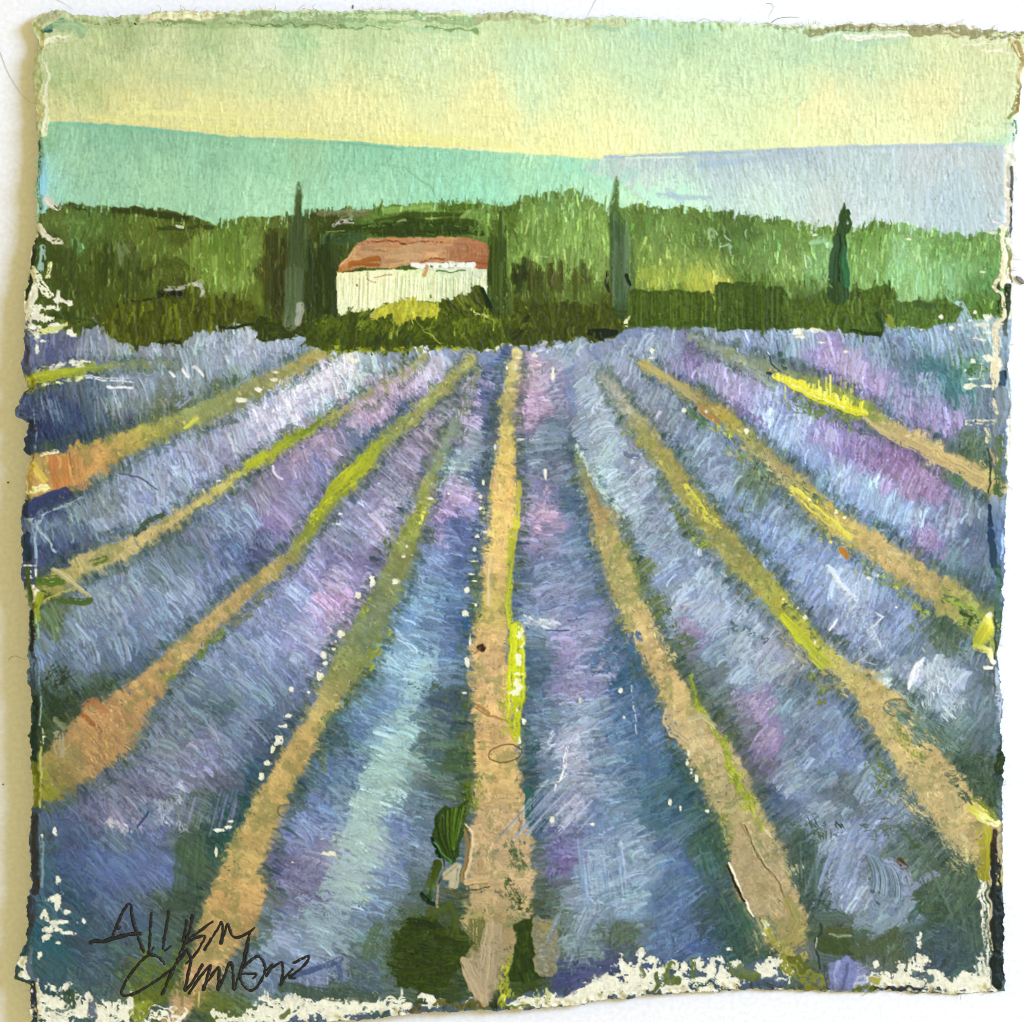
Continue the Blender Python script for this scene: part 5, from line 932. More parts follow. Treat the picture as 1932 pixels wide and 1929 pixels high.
shrub('G', [[(270, 850), (400, 850), (560, 820), (600, 760), (720, 780), (960, 750), (1060, 820), (1000, 1000), (960, 1080), (820, 1095), (720, 1075), (600, 1050), (300, 1050)]], ['475d2c', '3b5028', '566b3a', '324624'], HR3, VERT, 90, 110, (10, 24))
shrub('G', [[(980, 850), (1150, 850), (1400, 850), (1520, 910), (1480, 970), (1400, 1000), (1290, 1030), (1230, 1050), (1150, 1010), (1040, 1040)]], ['4f6a3c', '466038', '5d7a48', '3d5440'], HR3, VERT, 44, 90, (10, 24))
for pts, c, ww in [([(740, 1060), (840, 1080), (940, 1080)], '1c3414', 30), ([(920, 940), (960, 1010), (940, 1090)], '24402c', 24), ([(1000, 960), (1020, 1030)], '7a8a3c', 44), ([(1180, 870), (1300, 890)], '3f5440', 50)]:
    mark('G', pts, ww, c, pid=HR3, dry=.3)
CY4 = part('painted_cypress')
mark('G', [(695, 182), (690, 260), (675, 400), (660, 550), (650, 700), (655, 800)], [10, 50, 70, 110, 140, 150], ['3b5634', '34502c', '335030', '35523a', '33503a', '36502e'], pid=CY4, dry=.16, rough=1.2, soft=2.5, th=1.8)
mark('G', [(720, 240), (735, 320), (715, 370)], 34, '36562c', pid=CY4, dry=.25, th=2.); mark('G', [(690, 480), (705, 600), (710, 740)], [26, 40, 50], '2f6a48', pid=CY4, dry=.25, th=1.6); mark('G', [(668, 400), (665, 560), (660, 720)], 12, '1c3020', pid=CY4, dry=.3); mark('G', [(640, 420), (610, 560), (600, 720)], 30, '3b5844', pid=CY4, dry=.35)
mark('G', [(715, 225), (738, 250)], 22, '2c4a28', pid=CY4, dry=.2)
bare('G', [(1140, 430, 40, 16), (1360, 960, 40, 40), (1200, 1030, 80, 26), (490, 1055, 110, 30), (380, 1060, 80, 50), (400, 1100, 60, 26), (550, 1140, 60, 20), (470, 350, 60, 20), (500, 400, 40, 16)])
# --- lower edge of the picture
for x0_, v, pts, wd, cs, al in [
  (0, 'S1', [(300, 400), (330, 560), (330, 700)], 130, ['4c6a72', '456478', '3f6274'], .6),
  (0, 'S1', [(500, 600), (800, 700), (1080, 640)], 260, ['54669a', '5a6ba2', '6072a8'], .45),
  (0, 'S1', [(1320, 420), (1300, 600), (1260, 800)], 170, ['46584a', '485c48', '455a4c'], .7),
  (0, 'S1', [(1660, 200), (1560, 420), (1480, 560)], 120, ['1f5054', '1f5050', '2a5650'], .75),
  (0, 'S1', [(360, 1180), (420, 1300), (360, 1400)], 190, ['2f5a6a', '325c70', '3c5c74'], .6),
  (0, 'S1', [(280, 80), (330, 150)], 130, ['858a2c', '7c8434'], .8),
  (0, 'S1', [(1000, 1300), (1100, 1450), (980, 1550)], 200, ['5f6f2c', '566628', '66702c'], .75),
  (0, 'S1', [(1350, 1500), (1480, 1560), (1560, 1640)], 130, ['6a7432', '66722c', '5f7030'], .75),
  (0, 'S1', [(1010, 1640), (1120, 1600)], 80, ['46586c', '4c5f78'], .7)]:
    mark(v, pts, wd, cs, alpha=al, dry=.4, pid=ROWID[4], soft=7, rough=12)
vbrush('S1', 1200, 1400, 420, 860, 44, ['4a6050', '3f5644', '56705c', '364c3c'], (8, 18), ROWID[4], -.1)
vbrush('S1', 520, 640, 80, 330, 16, ['5a5f7c', '6a6f8c', '474c66'], (6, 14), ROWID[4], 0)
vbrush('S1', 1200, 1640, 120, 420, 70, ['62688a', '737a9a', '545a78', '848aa8'], (6, 12), ROWID[4], -.25)
vbrush('S1', 720, 1010, 280, 400, 20, ['aaa5bf', '9a98b6', 'b5b0c6'], (10, 20), ROWID[4], .6)
verge('S1', [(1260, 60), (1160, 220), (1060, 300)], 110, ['9aa0c0', '8f96b8', 'a6aac8'], 46, ROWID[4], 70, lean=.9); verge('S1', [(1100, 290), (1200, 330), (1260, 380)], 60, ['9fa6c6', 'b0b4cc'], 30, ROWID[4], 50, lean=.9); mark('S1', [(1010, 250), (970, 320), (930, 370)], 14, '35456a', pid=ROWID[4], dry=.3); verge('S1', [(740, 300), (850, 380), (900, 390)], 50, ['b3acc0', 'a6a2ba'], 26, ROWID[4], 50, lean=.9)
bare('S1', [(1785, 20, 40, 50), (1480, 380, 90, 26), (1560, 360, 50, 20), (1580, 320, 40, 16), (1600, 270, 30, 14), (1475, 530, 20, 60), (1710, 100, 14, 50), (375, 390, 40, 70), (400, 500, 30, 50), (410, 645, 30, 20), (395, 710, 40, 60), (290, 420, 30, 40), (400, 870, 70, 110), (350, 850, 110, 50), (310, 960, 60, 100), (350, 1060, 150, 60), (420, 1010, 160, 40), (460, 940, 70, 40), (320, 1110, 110, 60), (470, 1080, 110, 40), (400, 1150, 40, 30), (570, 1000, 26, 40), (160, 1290, 90, 90), (170, 1370, 110, 70), (200, 1330, 60, 40), (270, 1230, 40, 60)])
# torn looking unpainted margin along the bottom
def margin(v, spots, wmin=20):
    for x, y, w, h in spots:
        (cx, cy), = V(v, [(x, y)]); k = VS(v)
        for j in range(3):
            blot(cx + rng.normal(0, w * .2) * k, cy + rng.normal(0, h * .2) * k, w * k * rng.uniform(.3, .52), h * k * rng.uniform(.3, .52), PAPER * rng.uniform(.98, 1.04), 0, .6)
margin('S1', [(270, 1520, 90, 120), (330, 1560, 110, 90), (300, 1640, 130, 120), (400, 1660, 120, 90), (510, 1580, 70, 150), (600, 1550, 60, 90), (560, 1640, 100, 70), (700, 1660, 130, 100), (830, 1620, 180, 120), (880, 1560, 90, 100), (450, 1600, 110, 50), (450, 1450, 60, 40), (330, 1470, 60, 50), (740, 1620, 80, 60), (1500, 1650, 140, 60), (1650, 1660, 130, 60), (1740, 1610, 110, 110), (1820, 1580, 90, 110), (1880, 1620, 110, 140)])
margin('S2', [(60, 1640, 130, 110), (150, 1590, 110, 120), (200, 1650, 140, 90), (330, 1580, 160, 140), (420, 1620, 150, 100), (520, 1600, 130, 110), (620, 1640, 160, 80), (720, 1570, 50, 70), (740, 1620, 110, 90), (850, 1600, 130, 90), (880, 1510, 40, 40), (950, 1620, 130, 60), (1000, 1580, 60, 60), (1100, 1570, 80, 60), (1240, 1540, 110, 70), (1050, 1490, 30, 50)])
margin('S3', [(130, 1560, 110, 50), (260, 1550, 130, 50), (420, 1540, 130, 60), (520, 1530, 150, 80), (620, 1500, 180, 100), (700, 1440, 160, 130), (780, 1400, 150, 150), (860, 1440, 180, 130), (880, 1320, 90, 110), (970, 1230, 60, 90), (980, 1380, 150, 190), (1050, 1260, 70, 90), (1120, 1320, 70, 90), (940, 1490, 150, 60), (1060, 1440, 90, 70), (1230, 1290, 80, 70), (1290, 1350, 90, 80), (1230, 1460, 150, 50), (1380, 1280, 60, 70), (1400, 1420, 110, 60), (1480, 1320, 90, 110), (1560, 1380, 130, 130), (1600, 1420, 110, 80), (1540, 1260, 40, 60), (1640, 1290, 60, 50), (1600, 1190, 40, 20), (1850, 1330, 120, 90), (1790, 1360, 70, 50), (1850, 1050, 30, 60)])
margin('S4', [(150, 1330, 90, 90), (200, 1300, 110, 80), (290, 1290, 60, 60), (320, 1340, 60, 60), (170, 1060, 40, 60), (1000, 1420, 150, 60), (930, 1410, 100, 60), (1100, 1370, 130, 110), (1150, 1330, 110, 110), (1220, 1300, 110, 120), (1200, 1420, 180, 80), (1300, 1430, 180, 80), (1330, 1380, 90, 60), (1450, 1430, 180, 90), (1560, 1430, 180, 80), (1560, 1370, 60, 60), (1660, 1330, 80, 130), (1640, 1430, 130, 80), (1220, 1150, 30, 90), (920, 1300, 30, 50), (1250, 1270, 90, 20), (600, 1480, 10, 5)])
mark('S4', [(1640, 700), (1650, 850), (1680, 1000), (1670, 1150), (1680, 1300), (1690, 1430)], [40, 50, 50, 60, 60, 70], PAPER * .98, pid=0, dry=.22, rough=4)
mark('S4', [(1180, 1480), (1500, 1470), (1780, 1465)], [20, 46, 40], PAPER, pid=0, dry=.25)
for pts, wd in [([(60, 1900), (200, 1915), (330, 1920)], 24), ([(480, 1925), (560, 1905), (680, 1902), (760, 1896)], 24), ([(760, 1905), (880, 1895)], 12), ([(960, 1898), (1060, 1890), (1140, 1876)], 16), ([(1120, 1868), (1190, 1860), (1290, 1850), (1330, 1856)], 34), ([(1340, 1852), (1400, 1848)], 20), ([(1430, 1842), (1490, 1850)], 22), ([(1650, 1858), (1740, 1852), (1870, 1852)], 30)]:
    pstroke(pts, wd, PAPER * 1.02, 1., .4, .03, .3, 0, soft=1.3, rough=11)
for j in range(620):
    x = rng.uniform(90, 1850); yb = float(np.interp(x, [90, 330, 560, 800, 950, 1130, 1400, 1600, 1870], [1850, 1860, 1855, 1835, 1820, 1790, 1770, 1800, 1790])) + rng.normal(0, 14)
    X, Y = int(x * Q), int((yb - 34) * Q)
    if PID[Y, X] == 0: continue
    dab(x, yb - 12, x + rng.normal(0, 5), yb + rng.uniform(4, 34), rng.uniform(2, 8), COL[Y, X] * rng.uniform(.75, 1.05), 0, .85, .95, .14, 1.1, int(PID[Y, X]), ends=1.2)
for v, pts, wd, c in [('S3', [(1180, 1300), (1170, 1390), (1240, 1400)], 70, '5f6f34'), ('S3', [(1340, 1260), (1360, 1360)], 50, '5a6c38'), ('S3', [(1090, 1380), (1110, 1460)], 44, '4c5c2c'), ('S3', [(1600, 1280), (1640, 1360)], 40, '6a7840'), ('S3', [(990, 1300), (1000, 1390)], 26, '6a7450'), ('S3', [(1690, 1330), (1760, 1370)], 70, '66744a'),
                      ('S3', [(1350, 1450), (1430, 1420), (1530, 1440), (1610, 1465)], 34, '26424a'), ('S3', [(1660, 1460), (1740, 1430), (1800, 1400), (1900, 1440)], 44, '3c4a5c'), ('S2', [(250, 1640), (290, 1600)], 44, '5f6c3a'), ('S2', [(880, 1640), (960, 1645)], 26, '35504c'), ('S2', [(1140, 1600), (1180, 1590)], 50, '5a5430'), ('S2', [(1280, 1570), (1500, 1580), (1660, 1590)], 44, '5f602c'),
                      ('S2', [(1100, 1440), (1180, 1470), (1290, 1490)], 30, '22384a'), ('S2', [(1620, 1560), (1690, 1570)], 60, '2c3a1c'), ('S3', [(20, 1560), (90, 1580), (230, 1585)], 26, '6f7a34'), ('S3', [(270, 1490), (285, 1540)], 44, 'c9cf7c'), ('S3', [(350, 1490), (360, 1530)], 50, 'cdd08a'), ('S4', [(330, 1300), (420, 1380), (540, 1440)], 110, '8a8c2c'), ('S4', [(360, 1260), (440, 1330)], 60, '5c6424'), ('S4', [(780, 1455), (900, 1450)], 40, '5f7024'), ('S4', [(900, 1410), (940, 1420)], 40, 'a8a244'),
                      ('S4', [(0, 1370), (100, 1390)], 40, '5f6c34'), ('S4', [(20, 1450), (160, 1400), (300, 1420)], 50, '47566a'), ('S4', [(920, 1465), (1040, 1450), (1230, 1478)], 26, '24303c'), ('S4', [(1200, 1360), (1290, 1390)], 60, '4f6264'), ('S4', [(1400, 1370), (1450, 1380)], 40, '52625c'),
                      ('S1', [(470, 1500), (480, 1580)], 60, '33482f'), ('S1', [(630, 1560), (640, 1680)], 40, '5f6a78'), ('S1', [(940, 1640), (980, 1600)], 110, '86902a'), ('S1', [(330, 1610), (450, 1600)], 26, '6a7a6c'), ('S1', [(420, 1500), (440, 1560)], 40, '2f4638')]:
    mark(v, pts, wd, c, alpha=.92, dry=.3, pid=GROUND, rough=5)
# left of the central track at the bottom: dark clump
verge('S2', [(960, 1300), (980, 1080), (1120, 950), (1300, 930), (1450, 1040)], 130, ['4d6250', '46583c', '566a58', '3f5238'], 90, ROWID[5], 90)
CL = part('painted_shrub')
shrub('S2', [[(1000, 1120), (1090, 990), (1250, 980), (1440, 1060), (1560, 1140), (1480, 1290), (1400, 1380), (1300, 1500), (1180, 1480), (1020, 1440), (985, 1350)]], ['36481a', '2f4012', '42542a', '3c4c34'], CL, 0., 60, 110, (16, 40))
mark('S2', [(880, 1060), (850, 1150), (830, 1230)], 110, '4f6450', pid=ROWID[5], alpha=.8, dry=.35, soft=6); verge('S2', [(990, 1350), (1000, 1150), (1100, 1000), (1300, 980)], 60, ['3c5030', '4a5e44', '33461c'], 60, CL, 60); verge('S2', [(1080, 1380), (1250, 1200), (1380, 1240)], 220, ['2a3c0c', '3c501c', '46582c', '223408'], 90, CL, 90, lean=0.)
mark('S2', [(1100, 1010), (1180, 1020), (1270, 1040)], 50, '26380e', pid=CL, dry=.3)
mark('S2', [(1250, 950), (1380, 900), (1420, 1000), (1400, 1080)], 90, '4d5a3c', pid=CL, alpha=.8, dry=.4, soft=5)
verge('S2', [(720, 1300), (900, 1400), (950, 1500)], 150, ['5a6c82', '4c6068', '56686c'], 50, ROWID[5], 90, lean=.05)
verge('S2', [(480, 1400), (560, 1330), (680, 1380), (640, 1450)], 90, ['7380ae', '6a78a4', '808cb6'], 44, ROWID[5], 80, lean=.3)
mark('S2', [(300, 1380), (450, 1330), (640, 1270)], 40, '3f5078', pid=ROWID[5], alpha=.8, dry=.4); mark('S2', [(620, 1270), (640, 1390)], 30, '40528a', pid=ROWID[5], alpha=.7, dry=.35)
mark('S2', [(250, 1450), (400, 1490), (640, 1500), (850, 1510)], 90, '3f5246', pid=ROWID[5], alpha=.8, dry=.38)
verge('S2', [(200, 600), (340, 560), (500, 620), (400, 740), (260, 700)], 150, ['6f6c94', '676690', '7a769c'], 60, ROWID[5], 90, lean=-.6)
bare('S2', [(740, 265, 60, 22), (560, 540, 90, 30), (590, 550, 50, 24), (515, 440, 30, 14), (310, 600, 30, 16)])
# central track, lower end
verge('S2', [(1640, 80), (1660, 300), (1620, 560), (1640, 800)], 190, ['b59c74', 'ad9268', 'bda57e', 'a58f62'], 80, T[5], 90)
mark('S2', [(1560, 1000), (1560, 1100), (1570, 1150)], 110, '5f6434', pid=T[5], alpha=.85, dry=.35, soft=4); mark('S2', [(1460, 980), (1600, 960), (1660, 1000)], 40, 'a89a68', pid=T[5], alpha=.8, dry=.4)
mark('S2', [(1480, 1280), (1560, 1420), (1620, 1560)], [60, 150, 60], 'a8957a', pid=T[5], dry=.25); mark('S2', [(1680, 1060), (1660, 1250), (1630, 1450)], [130, 170, 90], 'a9967a', pid=T[5], dry=.3)
verge('S2', [(1820, 500), (1840, 600), (1790, 620)], 80, ['5a6a48', '6a7850', '4c5c40'], 40, T[5], 60)
verge('S2', [(1780, 760), (1850, 850), (1800, 1000)], 90, ['6d7054', '7f7c58', '56644c'], 40, T[5], 60)
mark('S2', [(1850, 250), (1860, 330), (1840, 420)], 14, '8a6c44', pid=T[5], dry=.3); mark('S2', [(1880, 150), (1900, 280), (1880, 350)], 22, 'c9ae84', pid=T[5], dry=.3, th=2.)
verge('S2', [(1800, 1260), (1760, 1400), (1740, 1540)], 80, ['a8aa30', 'b9b83c', '96992c'], 60, T[5], 70, lean=1.8)
verge('S2', [(1560, 30), (1560, 130), (1540, 260)], 90, ['86903a', '76803a', '949c48'], 44, T[5], 60)
# thick dabs laid on with the knife
DAB = part('paint_dab')
win = area('S2', [(1260, 420), (1280, 300), (1350, 210), (1400, 240), (1470, 190), (1515, 155), (1500, 260), (1475, 360), (1440, 560), (1400, 610), (1330, 580), (1290, 540)], '324a10', DAB, rough=2, th=3.2)
for k in range(20):
    f = k / 19.; x0_ = 1290 + 210 * f; x1_ = 1370 + 60 * f
    (a, b), (c, d) = V('S2', [(x0_, 250 - 60 * f + rng.uniform(0, 60)), (x1_, 590 - 60 * f + rng.uniform(-60, 0))])
    dab(a, b, c, d, rng.uniform(2, 5), hx(['57761c', '2a400c', '6a8a2c', '3f5c14', '1d300a'][k % 5]), 6 * (1 - f), .9, .25, .1, 4.2, DAB)
mark('S2', [(1262, 430), (1285, 520), (1320, 570)], 24, '10200c', pid=DAB, dry=.1, th=2.5); mark('S2', [(1270, 460), (1330, 540), (1385, 600)], 14, '4c8a50', pid=DAB, dry=.2, th=4.)
mark('S2', [(1290, 620), (1270, 700), (1240, 780), (1230, 850)], [70, 60, 60, 60], ['3f5220', '4a5c20', '5a7040', '1f4430'], pid=DAB, dry=.2, th=3.); mark('S2', [(1200, 820), (1240, 870), (1275, 880)], 30, '0f2a20', pid=DAB, dry=.15, th=3.)
mark('S2', [(1335, 590), (1345, 660), (1310, 740)], 12, '4a3c1c', pid=DAB, dry=.2); mark('S2', [(1300, 760), (1300, 900)], 20, '9a8a6a', pid=T[5], dry=.3)
mark('S2', [(1490, 340), (1530, 400), (1530, 540), (1490, 700)], [20, 22, 22, 26], 'cdb48c', pid=T[5], dry=.15, th=3.2); mark('S2', [(1480, 380), (1505, 500), (1465, 720)], 26, '8c7048', pid=T[5], dry=.25, th=.3); mark('S2', [(1490, 730), (1620, 720)], 40, 'c0a478', pid=T[5], dry=.25, th=1.8)  # ridge's lit right side and shaded left side are put into the colour
mark('S2', [(1360, 690), (1420, 640), (1400, 760)], 70, 'a59c84', pid=T[5], dry=.25); mark('S2', [(1330, 790), (1400, 800), (1440, 840)], 30, '5f5c34', pid=T[5], dry=.3); mark('S2', [(1470, 800), (1580, 780), (1650, 765)], 9, '4c4428', pid=T[5])
verge('S2', [(1510, 90), (1490, 200), (1470, 330)], 50, ['4f6424', '5f7430', '3c5018'], 30, DAB, 80)
GD = part('paint_dab')
win = area('S3', [(255, 985), (290, 945), (320, 985), (400, 990), (425, 1060), (440, 1180), (425, 1330), (390, 1380), (300, 1380), (255, 1340), (245, 1150)], '8a8768', GD, rough=1.6, th=2.4, var=.1)
verge('S3', [(280, 1020), (380, 1060)], 60, ['8f8450', '7c7648', '97906a'], 22, GD, 90, lean=0.); verge('S3', [(320, 1200), (350, 1320)], 80, ['8f9080', '86886c', '9c9c8c'], 20, GD, 90, lean=0.)
shrub('S3', [[(120, 1200), (150, 1020), (250, 960), (250, 1340), (330, 1390), (240, 1420), (110, 1400)]], ['33480f', '3c5218', '2a3d0c'], CL, VERT, 26, 90, (14, 34))
verge('S3', [(110, 480), (150, 560), (180, 640)], 80, ['4f5f3c', '5f6c48', '45553a'], 40, T[5], 60); verge('S3', [(100, 760), (170, 860), (240, 920)], 90, ['45573a', '55664c', '3a4c3c'], 40, CL, 60)
# row seven lower part
vbrush('S3', 560, 860, 480, 1000, 60, ['7f97bb', '6e88b0', '8fa5c6', '5c769f'], (6, 13), ROWID[6], .12)
vbrush('S3', 430, 720, 900, 1320, 44, ['7f95b2', '6f869f', '8ea4bd', '62798f'], (7, 14), ROWID[6], -.45)
vbrush('S3', 1380, 1560, 420, 760, 36, ['2f4f58', '38563f', '456a70', '2a4438'], (8, 16), ROWID[6], .3)
vbrush('S3', 1520, 1800, 800, 1300, 50, ['35564a', '3f6250', '2d4a50', '4a6f5a'], (8, 16), ROWID[6], .45)
vbrush('S3', 700, 960, 1000, 1160, 30, ['4d5f54', '566858', '43544c'], (10, 22), ROWID[6], -.1)
verge('S3', [(390, 450), (410, 600), (380, 700)], 90, ['625f9c', '5a5894', '6f6ea6'], 44, ROWID[6], 70)
mark('S3', [(230, 100), (240, 320)], 60, '2c5458', pid=ROWID[6], dry=.25); mark('S3', [(300, 120), (310, 420)], 60, '3d5a7c', pid=ROWID[6], dry=.35, alpha=.8)
vbrush('S3', 330, 680, 60, 460, 70, ['7f8cb0', '97a0c4', '6a7c9c', 'b3b9d4'], (6, 14), ROWID[6], -.9)
mark('S3', [(500, 0), (430, 60), (420, 110)], [20, 30, 20], 'ccd3e4', pid=ROWID[6], dry=.38)
verge('S3', [(420, 1470), (600, 1410), (800, 1290)], 70, ['424a7c', '3c4674', '4c5686'], 50, ROWID[6], 110, lean=-.45)
bare('S3', [(390, 310, 36, 60), (1190, 190, 30, 60), (1450, 250, 34, 30), (1380, 100, 40, 40), (1375, 20, 34, 60), (660, 340, 40, 22), (1265, 230, 20, 40)])
# lower right track end
verge('S3', [(1640, 20), (1720, 180), (1810, 330)], 80, ['8f9a28', 'a0a630', '7f8a2c'], 60, T[6], 80, lean=1.0); verge('S3', [(1540, 280), (1600, 440)], 70, ['7a8440', '6a7a38', '8f9060'], 36, T[6], 60)
area('S3', [(1600, 600), (1660, 330), (1700, 350), (1830, 600), (1932, 740), (1932, 960), (1790, 965), (1690, 860), (1650, 740)], 'a99674', T[6], rough=3, th=2.2); mark('S3', [(1590, 600), (1640, 700), (1680, 830), (1760, 960)], [14, 22, 18, 14], 'e6dcc4', pid=T[6], dry=.25, th=2.6); mark('S3', [(1580, 620), (1640, 760), (1700, 870)], [14, 22, 14], '2e2412', pid=ROWID[6], dry=.12, th=.2)
mark('S3', [(1670, 340), (1780, 520), (1870, 680)], 10, '8a7450', pid=T[6], dry=.25, th=.4); mark('S3', [(1690, 340), (1800, 520), (1890, 690)], 10, 'c3ac84', pid=T[6], dry=.25, th=2.6)
verge('S4', [(100, 420), (220, 560), (360, 700)], 140, ['aba382', 'a0986c', 'b3aa8a', '98946c'], 70, T[6], 80, lean=.9); verge('S4', [(60, 700), (200, 880), (300, 1000)], 170, ['ab9870', 'b5a27c', 'a08c60'], 60, T[6], 100)
mark('S4', [(20, 350), (120, 560), (240, 720), (360, 970)], 9, '6e5a38', pid=T[6], dry=.25, th=.3); mark('S4', [(330, 880), (400, 1000), (300, 1170)], [90, 90, 40], '8f8650', pid=T[6], alpha=.8, dry=.35); verge('S4', [(130, 980), (200, 1100), (270, 1220)], 50, ['a5a040', '8a8a30', 'c3bd7c'], 40, T[6], 60)
# lower right lavender: scraped passages
vbrush('S4', 540, 820, 520, 920, 60, ['8797c0', '7a8bb4', '95a4ca', '64789e'], (8, 18), ROWID[7], -.35)
for k in range(26):
    (a, b), (c, d) = V('S4', [(840 + k * 7, 540 + k * 2), (880 + k * 9, 800 + k * 2)])
    dab(a, b, c, d, rng.uniform(1.6, 3.4), hx(['7d93ac', '5f7690', '94a8c0', '4d6478'][k % 4]), -9, .85, .3, .1, 1.9, ROWID[7])
mark('S4', [(860, 640), (890, 800), (950, 900)], 16, '3f5870', pid=ROWID[7], dry=.25, th=-.5); mark('S4', [(540, 880), (640, 930), (750, 1000)], 9, '40524c', pid=ROWID[7], th=-.6)
vbrush('S4', 390, 530, 480, 920, 40, ['455a58', '52696a', '3a4e4a', '5f7478'], (6, 12), ROWID[7], .02)
verge('S4', [(440, 380), (500, 330), (560, 420)], 150, ['3f5648', '4a6050', '38504c'], 44, ROWID[7], 80)
verge('S4', [(900, 220), (1050, 160), (1140, 260)], 130, ['7386ac', '6a7da2', '8292b6'], 50, ROWID[7], 90, lean=-.4)
verge('S4', [(900, 400), (1100, 380), (1220, 500), (1120, 580)], 150, ['546a62', '4a6056', '60766c', '3f5638'], 70, ROWID[7], 90)
mark('S4', [(1080, 590), (1120, 620)], 40, '4a3c20', pid=ROWID[7], dry=.3); mark('S4', [(1000, 600), (1100, 640), (1140, 720)], 70, '8a96bc', pid=ROWID[7], alpha=.8, dry=.38); mark('S4', [(1130, 800), (1240, 720), (1330, 680)], 60, '7d88aa', pid=ROWID[7], alpha=.8, dry=.4)
verge('S4', [(1200, 850), (1350, 800), (1400, 950), (1250, 980)], 170, ['3f5644', '4a614c', '39503f'], 70, ROWID[7], 100); verge('S4', [(1480, 620), (1560, 760), (1480, 900)], 130, ['4f6752', '587058', '425a4c'], 60, ROWID[7], 100, lean=-.9)
mark('S4', [(1280, 640), (1380, 820), (1440, 980)], 18, '50665c', pid=ROWID[7], dry=.3)
verge('S4', [(1200, 1120), (1400, 1100), (1550, 1180), (1400, 1260)], 170, ['41566a', '4a6072', '3c5058'], 70, ROWID[7], 100, lean=.3); vbrush('S4', 1480, 1660, 900, 1350, 40, ['3f5650', '4c645c', '364c44'], (8, 16), ROWID[7], .2)
SD = part('paint_dab')
mark('S4', [(530, 970), (660, 960), (750, 990)], 60, '56685c', pid=SD, dry=.25, th=1.8); mark('S4', [(550, 1060), (650, 1070), (740, 1060)], 40, '4f5a34', pid=SD, dry=.2, th=2.); mark('S4', [(600, 1095), (740, 1100)], 16, '98a07c', pid=SD, dry=.25, th=2.4)
area('S4', [(525, 1120), (740, 1120), (750, 1200), (700, 1230), (560, 1230), (515, 1190)], '41522c', SD, rough=2.5, th=2.); mark('S4', [(520, 1250), (620, 1270), (760, 1270)], 60, '5a6a6c', pid=SD, dry=.25, th=1.8)
mark('S4', [(760, 1190), (900, 1190), (1020, 1120), (1060, 1060)], [60, 80, 60, 40], '4c5c3c', pid=SD, dry=.35, th=1.6); mark('S4', [(800, 1000), (950, 1060), (1080, 980), (1140, 860)], [60, 80, 60, 40], '74879c', pid=ROWID[7], alpha=.7, dry=.4)
area('S4', [(590, 1300), (720, 1240), (800, 1290), (795, 1370), (750, 1480), (610, 1475)], '7f88b2', SD, rough=2, th=2.4); mark('S4', [(660, 1280), (640, 1400), (650, 1470)], 34, 'a0aad2', pid=SD, dry=.25, th=2.6); mark('S4', [(720, 1300), (700, 1460)], 26, '5c648e', pid=SD, dry=.25); mark('S4', [(560, 1300), (580, 1400), (600, 1460)], 26, '3f4c5a', pid=SD, dry=.25)
mark('S4', [(540, 1030), (545, 1090), (505, 1130), (510, 1200), (540, 1330)], 14, '2c3a34', pid=SD, dry=.15); mark('S4', [(515, 1120), (505, 1180)], 10, 'c3c9b4', pid=SD, dry=.2, th=2.); mark('S4', [(390, 1200), (460, 1150), (490, 1230)], 70, '58646f', pid=ROWID[7], dry=.3, alpha=.85)
# track seven's end with its yellow tip
verge('S4', [(1100, 60), (1250, 200), (1400, 350)], 190, ['b5a67a', 'ad9f70', 'bcae84'], 80, T[7], 90); mark('S4', [(1440, 110), (1460, 240)], 120, 'a89a70', pid=T[7], dry=.35, alpha=.8)
verge('S4', [(1380, 380), (1480, 480), (1560, 600)], 130, ['ac9f74', 'b3a67c', '9c9468'], 50, T[7], 90)
mark('S4', [(1570, 230), (1650, 270), (1740, 330)], [50, 90, 60], ['c6be50', 'dcd46c', 'ece69a'], pid=T[7], dry=.25); mark('S4', [(1660, 400), (1680, 540), (1660, 690)], [110, 90, 90], ['b3ab34', 'a39c28', '8f8c28'], pid=T[7], dry=.22); mark('S4', [(1570, 160), (1640, 200), (1740, 300)], 40, '7a8434', pid=T[7], dry=.35)
mark('S4', [(1640, 280), (1720, 350)], 26, 'f1eebc', pid=T[7], dry=.3); verge('S4', [(1580, 560), (1640, 640)], 60, ['8a8450', '6a6c40'], 20, T[7], 50)
verge('S4', [(1450, 40), (1600, 80), (1700, 150)], 140, ['4c6250', '566c5c', '43584a'], 60, ROWID[8], 90); verge('S4', [(940, 20), (1000, 80)], 110, ['66722c', '768030', '5a6830'], 30, T[7], 60)

# --- painted and bare rims of the sheet
RIM = part('painted_rim')
def rim(v, pts, w, cols, dry=.3, al=.9, pid=None, th=1.): mark(v, pts, w, cols, alpha=al, dry=dry, pid=RIM if pid is None else pid, rough=4, th=th)
# top
mark('A', [(250, 80), (420, 95), (600, 105), (800, 100)], 30, 'd8cfa4', pid=0, dry=.4); mark('A', [(820, 110), (1000, 90), (1100, 90), (1350, 80)], 44, 'e3dcae', pid=0, dry=.4)
rim('A', [(430, 125), (700, 140), (900, 125), (1150, 135)], 26, '8a9a64', .4); rim('A', [(1250, 110), (1500, 100), (1932, 110)], 60, '9aa878', .42, .8); rim('A', [(1300, 135), (1932, 150)], 14, '6c8450', .4); rim('A', [(540, 140), (700, 148), (800, 140)], 8, '5c6c40', .35)
rim('B', [(0, 100), (300, 95), (600, 110), (760, 120)], 60, '94ae78', .42, .8); rim('B', [(760, 110), (950, 95), (1150, 110)], 50, 'b3b586', .42, .8); rim('B', [(1150, 110), (1380, 130), (1600, 130)], 40, 'c9cb94', .4, .8); rim('B', [(0, 150), (350, 150), (780, 175)], 12, '76985e', .4)
